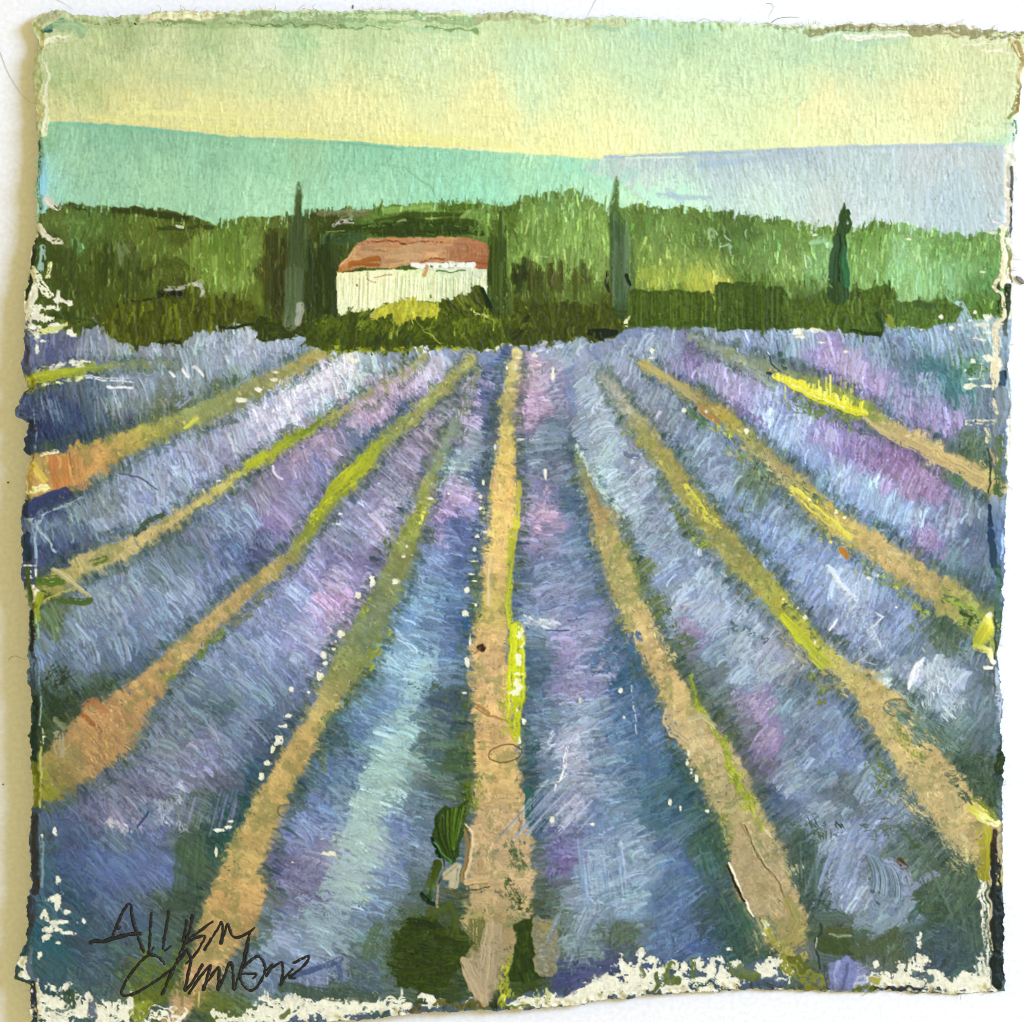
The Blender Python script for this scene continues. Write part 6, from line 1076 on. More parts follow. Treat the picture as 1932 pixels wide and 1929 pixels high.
rim('C', [(720, 180), (850, 165), (1000, 160), (1300, 165)], 40, '8f8a58', .4, .85); rim('C', [(1300, 165), (1500, 180), (1700, 190), (1900, 200)], 60, '938c60', .38, .85); rim('C', [(450, 150), (620, 165), (750, 180)], 26, 'a5ae7c', .4, .8)
mark('C', [(920, 210), (1100, 212), (1280, 205)], 30, 'f4f1dc', pid=0, dry=.28); mark('C', [(1090, 160), (1250, 155)], 22, 'ece3bc', pid=0, dry=.35); mark('C', [(1590, 235), (1750, 240), (1900, 225)], 34, 'f4efcc', pid=0, dry=.3); mark('C', [(1700, 290), (1800, 280), (1900, 290)], 40, 'f0ebc0', pid=0, dry=.42); mark('C', [(740, 225), (880, 205)], 26, 'dff0cc', pid=0, dry=.42); mark('C', [(1480, 190), (1560, 210)], 30, 'd8d0a4', pid=0, dry=.4)
mark('C', [(1890, 260), (1925, 340), (1900, 420), (1915, 500), (1880, 620), (1850, 660)], [60, 30, 26, 26, 44, 30], ['b59c60', 'a08848', 'd8c88c', '9a8a48', 'a08c48', '8f9a5c'], pid=RIM, dry=.3); mark('C', [(1880, 690), (1885, 760)], 26, '3f7a4c', pid=RIM, dry=.35)
# top left corner
mark('A', [(240, 180), (300, 150), (350, 120)], 30, '6a9478', pid=RIM, dry=.25); mark('A', [(250, 180), (290, 178)], 14, '3c5c4c', pid=RIM); mark('A', [(330, 150), (420, 150), (460, 180)], 70, '9db98a', pid=RIM, dry=.35, alpha=.8); mark('A', [(230, 120), (330, 80)], 50, 'b3b58c', pid=RIM, dry=.4)
mark('A', [(250, 255), (340, 225), (450, 212)], [60, 50, 16], 'f3f0cc', pid=0, dry=.2); mark('A', [(235, 330), (260, 420), (240, 560), (245, 650), (245, 740)], 50, 'dfe0b8', pid=0, dry=.44); mark('A', [(245, 790), (240, 950), (245, 1080), (240, 1190)], [30, 40, 44, 34], ['a5d0a8', '8cc4cc', '94cad4', 'a3d2d2'], pid=RIM, dry=.32); mark('A', [(225, 800), (222, 950), (225, 1180)], 14, '3f6a60', pid=RIM, dry=.4)
# left rim
mark('D', [(280, 130), (320, 160)], 60, 'd8d2bc', pid=0, dry=.42); mark('D', [(230, 280), (260, 340), (330, 360)], 40, 'd6cfb2', pid=0, dry=.45); mark('D', [(200, 350), (175, 560), (145, 690)], [20, 34, 20], '28361c', pid=RIM, dry=.2); mark('D', [(240, 400), (235, 520)], 30, '8fb09c', pid=RIM, dry=.45)
mark('D', [(280, 490), (270, 560)], 24, 'e3e2a0', pid=0, dry=.35); mark('D', [(195, 540), (215, 600), (260, 660)], 60, 'efeecc', pid=0, dry=.42)
for x, y, w_, h_ in [(200, 760, 110, 90), (230, 800, 150, 60), (300, 740, 150, 40), (190, 850, 90, 40), (170, 720, 60, 100), (330, 700, 90, 26), (400, 720, 60, 40), (310, 840, 110, 24), (290, 870, 170, 30), (210, 900, 90, 40), (330, 680, 26, 60), (260, 640, 60, 40), (400, 880, 60, 60), (440, 778, 22, 20), (210, 980, 26, 90), (250, 930, 60, 24)]: bare('D', [(x, y, w_, h_)])
mark('D', [(170, 890), (260, 870), (380, 840)], 26, 'd6d67c', pid=0, dry=.44); mark('D', [(150, 970), (140, 1060)], 34, '454a6a', pid=RIM, dry=.3)
mark('R1', [(165, 200), (160, 300), (190, 370)], 40, '555a7c', pid=RIM, dry=.38); mark('R1', [(150, 560), (130, 660), (200, 680)], [60, 50, 40], '5f7396', pid=RIM, dry=.3); mark('R1', [(215, 470), (190, 500)], 44, '8a8c4c', pid=RIM, dry=.4); mark('R1', [(235, 600), (240, 760), (240, 900)], 12, '8aa0b8', pid=RIM, dry=.4, th=2.); mark('R1', [(200, 720), (180, 860), (200, 930)], 40, '2f3c58', pid=RIM, dry=.3)
mark('R1', [(190, 1000), (180, 1080), (200, 1170)], 40, 'c9b06c', pid=RIM, dry=.4); mark('R1', [(180, 1260), (165, 1350)], 40, '2f3a58', pid=RIM, dry=.3); mark('R1', [(180, 1390), (220, 1380), (240, 1420)], 40, 'a9bcc4', pid=RIM, dry=.38, th=1.8); mark('R1', [(185, 1480), (180, 1640)], 50, '24364a', pid=RIM, dry=.25); mark('R1', [(240, 1400), (235, 1500), (240, 1690)], 16, '93adb8', pid=RIM, dry=.3, th=2.2); mark('R1', [(260, 1440), (330, 1520), (380, 1590)], 16, '9ab0c0', pid=ROWID[2], dry=.35, th=2.)
mark('R5', [(185, 100), (185, 180)], 60, '2c4058', pid=RIM, dry=.25); mark('R5', [(240, 60), (235, 180)], 16, '93adc0', pid=RIM, dry=.3, th=2.); bare('R5', [(205, 240, 80, 14), (200, 320, 60, 24), (210, 390, 60, 40), (250, 420, 60, 70), (290, 390, 50, 40), (200, 280, 30, 20), (240, 460, 40, 60), (245, 290, 20, 60)])
mark('R5', [(180, 270), (190, 400), (200, 470)], 44, '4a5c34', pid=RIM, dry=.35); mark('R5', [(270, 340), (350, 350), (430, 330)], 60, '4f6a2c', pid=ROWID[3], dry=.3); mark('R5', [(300, 430), (360, 460), (520, 480), (600, 480)], 60, '4a602c', pid=ROWID[3], dry=.35); mark('R5', [(365, 270), (450, 330), (600, 440)], [34, 44, 30], 'b3a87c', pid=T[2], dry=.28, th=2.2); mark('R5', [(300, 490), (400, 430), (500, 400)], 26, 'a8a060', pid=T[2], dry=.35)
mark('R5', [(280, 440), (250, 520), (260, 600)], 50, '97a02c', pid=RIM, dry=.3); mark('R5', [(640, 220), (720, 190)], 50, '5f7434', pid=T[2], dry=.35)
mark('R5', [(215, 560), (220, 680), (225, 820)], 30, '232c24', pid=RIM, dry=.22); mark('R5', [(240, 580), (255, 700), (265, 740)], 16, '9ac08c', pid=RIM, dry=.35, th=1.8); mark('R5', [(225, 850), (215, 950), (240, 1100)], 36, '3f5266', pid=RIM, dry=.3); mark('R5', [(255, 750), (265, 900), (270, 1050)], 10, '7c98b0', pid=RIM, dry=.4, th=1.8)
mark('R5', [(235, 1150), (235, 1300), (230, 1450), (235, 1560)], 40, '22362f', pid=RIM, dry=.22); mark('R5', [(275, 1140), (275, 1250), (265, 1330)], 12, '8aa89c', pid=RIM, dry=.35, th=2.); mark('R5', [(280, 1370), (290, 1440), (300, 1390)], 30, 'c9d0a0', pid=0, dry=.42); mark('R5', [(230, 1600), (240, 1690)], 50, '6a7420', pid=RIM, dry=.25); mark('R5', [(275, 1480), (280, 1690)], 16, 'b0b460', pid=RIM, dry=.3)
verge('R5', [(320, 1050), (440, 1000), (400, 1180), (340, 1220)], 150, ['33462a', '3c5034', '2c3c24'], 70, ROWID[3], 90); verge('R5', [(560, 1130), (680, 1060), (800, 1050)], 90, ['3a5030', '466040', '35483c'], 40, ROWID[3], 70, lean=1.3); mark('R5', [(390, 1300), (440, 1340)], 50, '6d7860', pid=ROWID[3], dry=.4); mark('R5', [(400, 1400), (410, 1520)], 80, 'a0967c', pid=T[3], dry=.38, alpha=.8)
mark('R5', [(560, 1260), (640, 1330), (680, 1380)], 30, '9a5a34', pid=T[3], dry=.4, alpha=.85); mark('R5', [(580, 1200), (640, 1170), (700, 1240)], 60, 'ac7048', pid=T[3], dry=.4, alpha=.8); verge('R5', [(560, 1420), (700, 1440), (800, 1500), (650, 1560)], 200, ['b38e58', 'ad8650', 'ba9860'], 80, T[3], 90, lean=1.1)
verge('R5', [(1360, 860), (1450, 760), (1540, 680)], 50, ['6a7c34', '5d7034', '7a8840'], 44, T[3], 50); verge('R5', [(1110, 1060), (1180, 960), (1280, 900)], 50, ['7f8c3c', '6d7c38', '98944c'], 40, T[3], 50); verge('R5', [(1600, 640), (1720, 540), (1850, 390)], 60, ['76755c', '6d7264', '80805c'], 50, ROWID[4], 60)
mark('S1', [(240, 30), (240, 200)], 50, '7c8024', pid=RIM, dry=.25); mark('S1', [(270, 20), (268, 220)], 14, 'b9bc70', pid=RIM, dry=.3, th=1.8); mark('S1', [(235, 280), (240, 420), (235, 600), (240, 800)], 50, '36383c', pid=RIM, dry=.2); mark('S1', [(215, 860), (215, 1000), (190, 1080)], 60, '3c3e48', pid=RIM, dry=.2); mark('S1', [(205, 1200), (180, 1300), (220, 1400)], 50, '5a6a74', pid=RIM, dry=.4); mark('S1', [(225, 1430), (235, 1690)], 34, '2c3540', pid=RIM, dry=.25); mark('S1', [(285, 420), (290, 560), (280, 760)], 22, '7c9098', pid=RIM, dry=.42)
# right rim
mark('C', [(1860, 880), (1850, 960), (1855, 1060)], [20, 24, 26], ['cfd8b0', 'd0ccb0', 'b0aa98'], pid=RIM, dry=.3); mark('C', [(1865, 950), (1868, 1150), (1860, 1300)], 18, '55544c', pid=RIM, dry=.25); mark('C', [(1840, 1120), (1830, 1250), (1820, 1330)], 30, 'd6cdb4', pid=0, dry=.32); mark('C', [(1760, 1245), (1790, 1260)], 26, 'efeae0', pid=0, dry=.35)
bare('G', [(1730, 300, 50, 40), (1710, 385, 70, 30), (1780, 340, 60, 60), (1650, 655, 40, 16)])
mark('G', [(1800, 380), (1800, 480), (1790, 600), (1790, 740)], [60, 60, 64, 40], ['f0e8c4', 'efe6c0', 'ece0b4', 'efe6c0'], pid=0, dry=.26, rough=5); mark('G', [(1830, 480), (1830, 600), (1845, 720)], [16, 26, 16], ['b59c60', 'a08a4c', '7c7438'], pid=RIM, dry=.25); mark('G', [(1835, 210), (1845, 330), (1840, 420)], 18, '5c5a50', pid=RIM, dry=.3)
mark('G', [(1750, 730), (1760, 820), (1750, 920)], 30, '2c3c18', pid=RIM, dry=.35); mark('G', [(1820, 760), (1820, 900), (1790, 1010), (1800, 1090)], [60, 50, 30, 30], ['263412', '2f3c1c', '4a5244', '5a625c'], pid=RIM, dry=.22); mark('G', [(1765, 680), (1740, 760), (1780, 850), (1790, 940), (1740, 1030), (1730, 1150), (1740, 1300), (1730, 1450)], [24, 26, 34, 44, 60, 50, 60, 50], 'ecdfb8', pid=0, dry=.2, rough=5)
bare('G', [(1690, 960, 80, 50), (1600, 960, 60, 30), (1640, 1020, 110, 26), (1680, 1070, 90, 30), (1590, 1110, 50, 20), (1650, 1120, 90, 24), (1560, 990, 40, 24), (1700, 1250, 110, 60), (1580, 1270, 40, 60), (1560, 1390, 90, 22), (1650, 1390, 80, 20), (1560, 1440, 110, 40), (1670, 1440, 80, 30), (1430, 1040, 40, 30), (1490, 1020, 24, 20), (1600, 930, 30, 26)])
verge('G', [(1560, 1330), (1640, 1320), (1680, 1340)], 70, ['4f7a3c', '5f8848', '3f6a34'], 30, ROWID[10], 60); mark('G', [(1640, 1290), (1610, 1380)], 9, 'd6dcae', pid=0); bare('G', [(1560, 1390, 90, 16), (1530, 1330, 20, 16)])
mark('G', [(1800, 1120), (1790, 1250), (1800, 1330)], 50, '8a97a0', pid=RIM, dry=.4, alpha=.85); mark('G', [(1790, 1350), (1780, 1440)], 44, '2c4654', pid=RIM, dry=.22)
mark('R4', [(1785, 370), (1780, 470)], 44, '2a4450', pid=RIM, dry=.25); mark('R4', [(1780, 510), (1790, 600), (1760, 700), (1740, 780)], [90, 110, 100, 60], '7f8c90', pid=RIM, dry=.24); mark('R4', [(1720, 560), (1730, 640)], 34, 'e3dab4', pid=0, dry=.3); mark('R4', [(1545, 720), (1640, 715), (1740, 700)], [40, 50, 30], 'e6dfbc', pid=0, dry=.32); mark('R4', [(1670, 760), (1690, 840)], 34, 'd8d0a8', pid=0, dry=.38)
mark('R4', [(1770, 830), (1790, 950), (1760, 1080), (1770, 1180)], [60, 60, 90, 80], ['5a7040', '6a7c48', '51683c', '4f6a38'], pid=RIM, dry=.3); mark('R4', [(1720, 900), (1740, 990)], 34, 'b59c78', pid=RIM, dry=.35); verge('R4', [(1660, 960), (1680, 1080), (1740, 1090)], 70, ['c9bf84', 'b3ae6c', 'd8d09c'], 40, T[9], 50); mark('R4', [(1690, 900), (1700, 1000), (1690, 1190)], 14, '2a3a20', pid=RIM, dry=.3)
mark('R4', [(1740, 1240), (1760, 1350), (1750, 1450)], 80, ['8a98a4', '6a7f94', '56708c'], pid=RIM, dry=.35); mark('R4', [(1700, 1280), (1710, 1450), (1720, 1690)], [26, 40, 44], '1f3a58', pid=RIM, dry=.22); mark('R4', [(1770, 1480), (1770, 1680)], 34, '4f7090', pid=RIM, dry=.35)
mark('R8', [(1710, 20), (1730, 180), (1740, 300)], [50, 40, 40], ['203a58', '24404c', '2f4c48'], pid=RIM, dry=.22); mark('R8', [(1785, 20), (1785, 190)], 20, 'aac4dc', pid=RIM, dry=.35); mark('R8', [(1760, 250), (1750, 450), (1760, 600), (1750, 780)], 44, ['3f6050', '4c6a58', '466450', '5a7464'], pid=RIM, dry=.28); mark('R8', [(1730, 560), (1735, 700), (1735, 880)], 14, '3c4028', pid=RIM, dry=.25); mark('R8', [(1745, 960), (1755, 1150), (1760, 1300)], 34, ['93a4ac', 'b9c4cc', '9a9c9c'], pid=RIM, dry=.42); mark('R8', [(1730, 940), (1730, 1100)], 12, '4a4c40', pid=RIM, dry=.3)
mark('R8', [(1770, 1490), (1775, 1580), (1760, 1680)], [50, 70, 70], '22340f', pid=RIM, dry=.2)
mark('S4', [(1745, 20), (1765, 200), (1770, 300)], [70, 30, 20], ['2c4034', '5a6f60', '50605c'], pid=RIM, dry=.28); mark('S4', [(1735, 390), (1730, 500)], [40, 40], '3a2c18', pid=RIM, dry=.15); mark('S4', [(1765, 420), (1765, 600)], 30, 'b3a27c', pid=RIM, dry=.32)
mark('S4', [(1735, 480), (1740, 620), (1740, 800), (1745, 1000), (1745, 1200), (1760, 1420)], [30, 70, 80, 84, 84, 80], ['2a2010', '1e2418', '1b2420', '1d2822', '1a221a', '1c2a24'], pid=RIM, dry=.1, th=1.4, rough=4); mark('S4', [(1700, 620), (1698, 800), (1702, 1000), (1712, 1200)], 14, 'c9bd94', pid=0, dry=.25)

# ------------------------------------------------------------------ final mixing of the pigments, passage by passage
def remix(pids, gain, contrast=1., pivot=.55, sat=1.):
    m = np.isin(PID, pids)
    c = COL[m]
    g = c.mean(1, keepdims=True)
    c = g + (c - g) * sat
    c = pivot * (np.maximum(c, 0) / pivot) ** contrast * np.array(gain, np.float32)
    COL[m] = np.clip(c, 0, 1)
remix([SKY], (1.085, 1.02, 1.05), 1.05, .8)
remix([HILL], (1.06, 1.05, .985), 1.05, .7)
remix([BHILL], (1.11, 1.12, 1.035), 1.05, .75)
def deepen(pids, k=1.):
    m = np.isin(PID, pids); c = COL[m]; y = np.clip((c.mean(1, keepdims=True) - .18) / .36, 0, 1)
    f = np.array([.86, .88, .42], np.float32) * (1 - y) + np.array([.98, 1.0, .84], np.float32) * y
    COL[m] = np.clip(c * (1 + (f - 1) * k), 0, 1)
deepen([BELT, SH, SH2, HEDGE, HR, HR2, HR3], .8); deepen([CL, DAB]); deepen([CY, CY2, CY3, CY4], .5)
remix([BELT], (1.04, 1.02, 1.1), 1.0, .45, .95); remix([HEDGE, SH, HR, HR2, HR3], (1.17, 1.14, 1.05), 1.0, .45)
remix(ROWID, (1.09, 1.06, .985), 1.12, .6)
remix(list(TRACK.values()), (1.09, 1.10, 1.04), 1.1, .65, .9)
remix([ROOF], (1.13, 1.25, 1.12), 1.1, .6)
remix([HOUSE], (1.07, 1.08, 1.06), 1.1, .95)
m = np.isin(PID, ROWID); c = COL[m]; g = c.mean(1, keepdims=True)
pk = np.clip((c[:, :1] - c[:, 1:2] * 1.02) / .08, 0, 1)          # quieten the pinkest mixtures
COL[m] = c + (g - c) * pk * .32
remix(ROWID[6:8], (1.07, 1.045, 1.015), 1.0, .6)
m = PID == SKY; c = COL[m]; c[:, 0] = np.minimum(c[:, 0], c[:, 1] * 1.015); COL[m] = c      # lemon, not peach
# ------------------------------------------------------------------ the sheet: outline and relief
TOPE = V('A', [(178, 128), (205, 100), (250, 75), (340, 55), (420, 80), (600, 95), (700, 90), (900, 65), (1100, 65), (1300, 65), (1400, 60), (1500, 50), (1600, 65), (1932, 65)]) + \
    V('B', [(200, 60), (380, 50), (500, 70), (620, 65), (740, 85), (900, 70), (1000, 70), (1100, 80), (1200, 100), (1350, 110), (1550, 100), (1700, 110), (1932, 125)]) + \
    V('C', [(300, 125), (450, 135), (600, 135), (720, 150), (850, 145), (950, 130), (1100, 135), (1300, 145), (1400, 140), (1550, 130), (1650, 145), (1700, 175), (1850, 185), (1960, 172)])
RIGHTE = V('C', [(1960, 172), (1945, 260), (1925, 430), (1905, 600), (1890, 680), (1897, 740), (1870, 840), (1885, 900)]) + \
    V('G', [(1862, 0), (1852, 200), (1850, 400), (1855, 600), (1850, 760), (1855, 900), (1840, 1000), (1840, 1130), (1815, 1300)]) + \
    V('R4', [(1830, 370), (1840, 500), (1845, 620), (1840, 760), (1835, 900), (1820, 1000), (1815, 1100), (1810, 1300), (1800, 1450)]) + \
    V('R8', [(1796, 20), (1800, 210), (1780, 400), (1790, 600), (1770, 680), (1750, 850), (1760, 1000), (1775, 1200), (1770, 1350), (1780, 1480), (1800, 1580)]) + \
    V('S4', [(1785, 10), (1780, 200), (1780, 400), (1785, 600), (1785, 800), (1795, 1000), (1790, 1200), (1800, 1400), (1800, 1475)])
BOTE = V('S1', [(215, 1840), (600, 1830), (1200, 1800), (1900, 1745)]) + V('S2', [(500, 1690), (700, 1675), (1000, 1650), (1100, 1635), (1300, 1620), (1500, 1605), (1700, 1615)]) + \
    V('S3', [(0, 1610), (200, 1600), (480, 1580), (600, 1560), (900, 1525), (1000, 1510), (1300, 1490), (1700, 1470), (1932, 1468)]) + V('S4', [(150, 1465), (450, 1475), (700, 1485), (900, 1480), (1250, 1485), (1500, 1495), (1800, 1475)])
LEFTE = V('A', [(178, 128), (185, 160), (230, 250), (192, 330), (190, 420), (205, 560), (220, 650), (200, 740), (220, 850), (210, 950)]) + \
    V('D', [(205, 100), (212, 200), (205, 330), (182, 400), (165, 550), (135, 680), (140, 800), (150, 900), (128, 1020), (130, 1080)]) + \
    V('R1', [(165, 370), (192, 480), (130, 560), (112, 650), (200, 715), (160, 900), (215, 960), (185, 1050), (170, 1130), (182, 1200), (150, 1340), (150, 1500)]) + \
    V('R5', [(155, 150), (150, 330), (200, 480), (195, 600), (200, 850), (195, 1000), (215, 1150), (215, 1300), (205, 1450), (215, 1600)]) + \
    V('S1', [(225, 60), (228, 170), (210, 400), (210, 600), (215, 770), (185, 880), (180, 1090), (200, 1130), (112, 1280), (100, 1390), (212, 1430), (210, 1600), (215, 1840)])
NU = NV = 1130
def resample(P, n, seed, amp):
    P = np.array(P, np.float64)
    d = np.r_[0, np.cumsum(np.hypot(*np.diff(P, axis=0).T))]
    # round the measured outline a little, then tear it
    t = np.linspace(0, d[-1], 2400); Z = np.stack([np.interp(t, d, P[:, 0]), np.interp(t, d, P[:, 1])], 1)
    k = np.hanning(15); k /= k.sum()
    pad = np.concatenate([np.repeat(Z[:1], 7, 0), Z, np.repeat(Z[-1:], 7, 0)])
    Zs = np.stack([np.convolve(pad[:, 0], k, 'valid'), np.convolve(pad[:, 1], k, 'valid')], 1); Zs[0] = Z[0]; Zs[-1] = Z[-1]
    rr = np.random.default_rng(seed); no = np.zeros(2400)
    for cell, a in ((26, 1.0), (9, .8), (3.2, .55)):
        g = rr.normal(0, 1, int(2400 / cell) + 3); no += a * np.interp(np.arange(2400) / cell, np.arange(len(g)), g)
    no *= np.clip(np.minimum(np.arange(2400), np.arange(2400)[::-1]) / 20., 0, 1) * amp
    tn = np.gradient(Zs, axis=0); tn /= np.hypot(tn[:, 0], tn[:, 1])[:, None] + 1e-9
    Zs = Zs + np.stack([-tn[:, 1], tn[:, 0]], 1) * no[:, None]
    s = np.linspace(0, 2399, n); i = np.arange(2400)
    return np.stack([np.interp(s, i, Zs[:, 0]), np.interp(s, i, Zs[:, 1])], 1)
Te, Be = resample(TOPE, NU, 31, 1.5), resample(BOTE, NU, 32, 1.1)
Le, Re = resample(LEFTE, NV, 33, 1.5), resample(RIGHTE, NV, 34, 1.2)
u = np.linspace(0, 1, NU)[None, :, None]; v = np.linspace(0, 1, NV)[:, None, None]
XY = (1 - v) * Te[None] + v * Be[None] + (1 - u) * Le[:, None] + u * Re[:, None] \
    - ((1 - u) * (1 - v) * Te[0] + u * (1 - v) * Te[-1] + (1 - u) * v * Be[0] + u * v * Be[-1])
gx = np.clip(XY[..., 0] * Q, 0, GW - 1.01); gy = np.clip(XY[..., 1] * Q, 0, GH - 1.01)
def samp(A):
    i = gy.astype(int); j = gx.astype(int); fy = gy - i; fx = gx - j
    if A.ndim == 3: fy = fy[..., None]; fx = fx[..., None]
    return (A[i, j] * (1 - fx) + A[i, j + 1] * fx) * (1 - fy) + (A[i + 1, j] * (1 - fx) + A[i + 1, j + 1] * fx) * fy
HG = np.clip(HGT, -1.2, 5.0) + (TOOTH - .5) * .4
def blur(a):
    p = np.pad(a, ((1, 1), (1, 1), (0, 0)), mode='edge')
    return (p[1:-1, 1:-1] * 4 + p[:-2, 1:-1] + p[2:, 1:-1] + p[1:-1, :-2] + p[1:-1, 2:]) / 8
COL *= 1 + ((TOOTH - .5) * .05)[..., None]
COL += 1.1 * (COL - blur(COL))          # crisp bristle lines survive the resampling to the sheet
PIG = samp(COL); REL = samp(HG)
# distance in from the torn rim, in layout units
uu, vv = u[..., 0], v[..., 0]
di = np.minimum(np.minimum(uu, 1 - uu), np.minimum(vv, 1 - vv)) * 1860.0
wob = (samp(N12) - .5) * 9 + (samp(N5) - .5) * 7
rimf = np.clip((di + wob) / 15.0, 0, 1); rimf = rimf * rimf * (3 - 2 * rimf)
LIFT = np.interp(v[..., 0], [0, .12, .25, .35, .6, 1.0], [.0016, .0026, .0036, .0046, .0048, .0044])
zl = .00025 + LIFT * (1 - uu) ** 1.6
THK = .00075
RELS = .000062
Z = zl + THK * (.35 + .65 * rimf) + REL * RELS * (.5 + .5 * rimf) + (1 - rimf) * (samp(N5b) - .5) * .0003
# where the sheet stands off the table it sits nearer the lens: place it where it is seen
X3 = (XY[..., 0] - 966.0) * UNIT * (1 - Z / CAMH); Y3 = (964.5 - XY[..., 1]) * UNIT * (1 - Z / CAMH)
VERTS = np.stack([X3, Y3, Z], -1).astype(np.float32)
GAIN = 0.76
ALB = np.clip(lin(PIG) * GAIN, .004, .9).astype(np.float32)

fy, fx = np.mgrid[0:NV - 1, 0:NU - 1]
QUAD = np.stack([fy * NU + fx, (fy + 1) * NU + fx, (fy + 1) * NU + fx + 1, fy * NU + fx + 1], -1).reshape(-1, 4)
cx_ = (gx[:-1, :-1] + gx[1:, 1:]) / 2; cy_ = (gy[:-1, :-1] + gy[1:, 1:]) / 2
FID = PID[np.clip(cy_ + .5, 0, GH - 1).astype(int), np.clip(cx_ + .5, 0, GW - 1).astype(int)]
# tidy the passages: single stray cells go to the passage around them
for _ in range(3):
    p = np.pad(FID, 1, mode='edge'); nb = np.stack([p[:-2, 1:-1], p[2:, 1:-1], p[1:-1, :-2], p[1:-1, 2:]])
    same = (nb == FID[None]).sum(0); alt = np.where(nb[0] == nb[1], nb[0], np.where(nb[2] == nb[3], nb[2], nb[0]))
    FID = np.where(same <= 1, alt, FID)
FID = FID.reshape(-1)
# each of the four rims is a passage of its own
um = ((uu[:, :-1] + uu[:, 1:]) / 2 + np.zeros((NV - 1, NU - 1))).reshape(-1); vm = ((vv[:-1] + vv[1:]) / 2 + np.zeros((NV - 1, NU - 1))).reshape(-1)
dist4 = np.stack([um, 1 - um, vm, 1 - vm]).argmin(0)
along = np.where(dist4 < 2, vm, um)
for k in range(4):
    sel = np.nonzero((FID == RIM) & (dist4 == k))[0]
    if len(sel) == 0: continue
    sel = sel[np.argsort(along[sel])]
    for run in np.split(sel, np.nonzero(np.diff(along[sel]) > .012)[0] + 1):   # a break in the paint starts a new passage
        FID[run] = part('painted_rim')

def make_mesh(name, verts, faces, cols, mat, smooth=True):
    me = bpy.data.meshes.new(name)
    n = len(faces); k = faces.shape[1]
    me.vertices.add(len(verts)); me.vertices.foreach_set('co', verts.astype(np.float32).ravel())
    me.loops.add(n * k); me.loops.foreach_set('vertex_index', faces.astype(np.int32).ravel())
    me.polygons.add(n); me.polygons.foreach_set('loop_start', np.arange(0, n * k, k, dtype=np.int32)); me.polygons.foreach_set('loop_total', np.full(n, k, np.int32))
    me.update(calc_edges=True)
    if cols is not None:
        a = me.attributes.new('pigment', 'FLOAT_COLOR', 'POINT')
        a.data.foreach_set('color', np.c_[cols, np.ones(len(cols))].astype(np.float32).ravel())
    me.polygons.foreach_set('use_smooth', np.full(n, smooth, bool))
    me.materials.append(mat); me.update()
    return me

painting = bpy.data.objects.new('painting', None); S.collection.objects.link(painting)
painting.empty_display_size = .02
tag(painting, 'small unframed painting of lavender rows and a red roofed house on torn edged paper', 'painting')
LABELS = {}
def lab(pid, text): LABELS[pid] = text
lab(SKY, 'pale green sky with yellow light along the ridge'); lab(HILL, 'flat teal hill on the left'); lab(BHILL, 'pale blue grey hill on the right'); lab(BELT, 'band of mixed green trees behind the house')
lab(HOUSE, 'cream house wall with dark bristle lines'); lab(ROOF, 'rust red roof'); lab(YB, 'bright yellow bush before the house wall'); lab(HEDGE, 'dark olive hedge in front of the house')
lab(CY, 'grey green cypress left of the house'); lab(CY2, 'dark cypress at the right end of the house'); lab(CY3, 'tall grey green cypress right of the centre'); lab(CY4, 'dark pointed cypress farthest right')
lab(DAB, 'thick dark green knife dab beside the central track'); lab(GD, 'rounded grey tan dab near the lower edge'); lab(SD, 'grey and green dab at the lower right'); lab(CL, 'dark green clump at the lower end of the central track')
lab(TRACK[5], 'tan central track edged with yellow'); lab(TRACK[3], 'tan track ending in an orange patch on the left'); lab(TRACK[9], 'track with the bright yellow strip on the right'); 
objs = {}
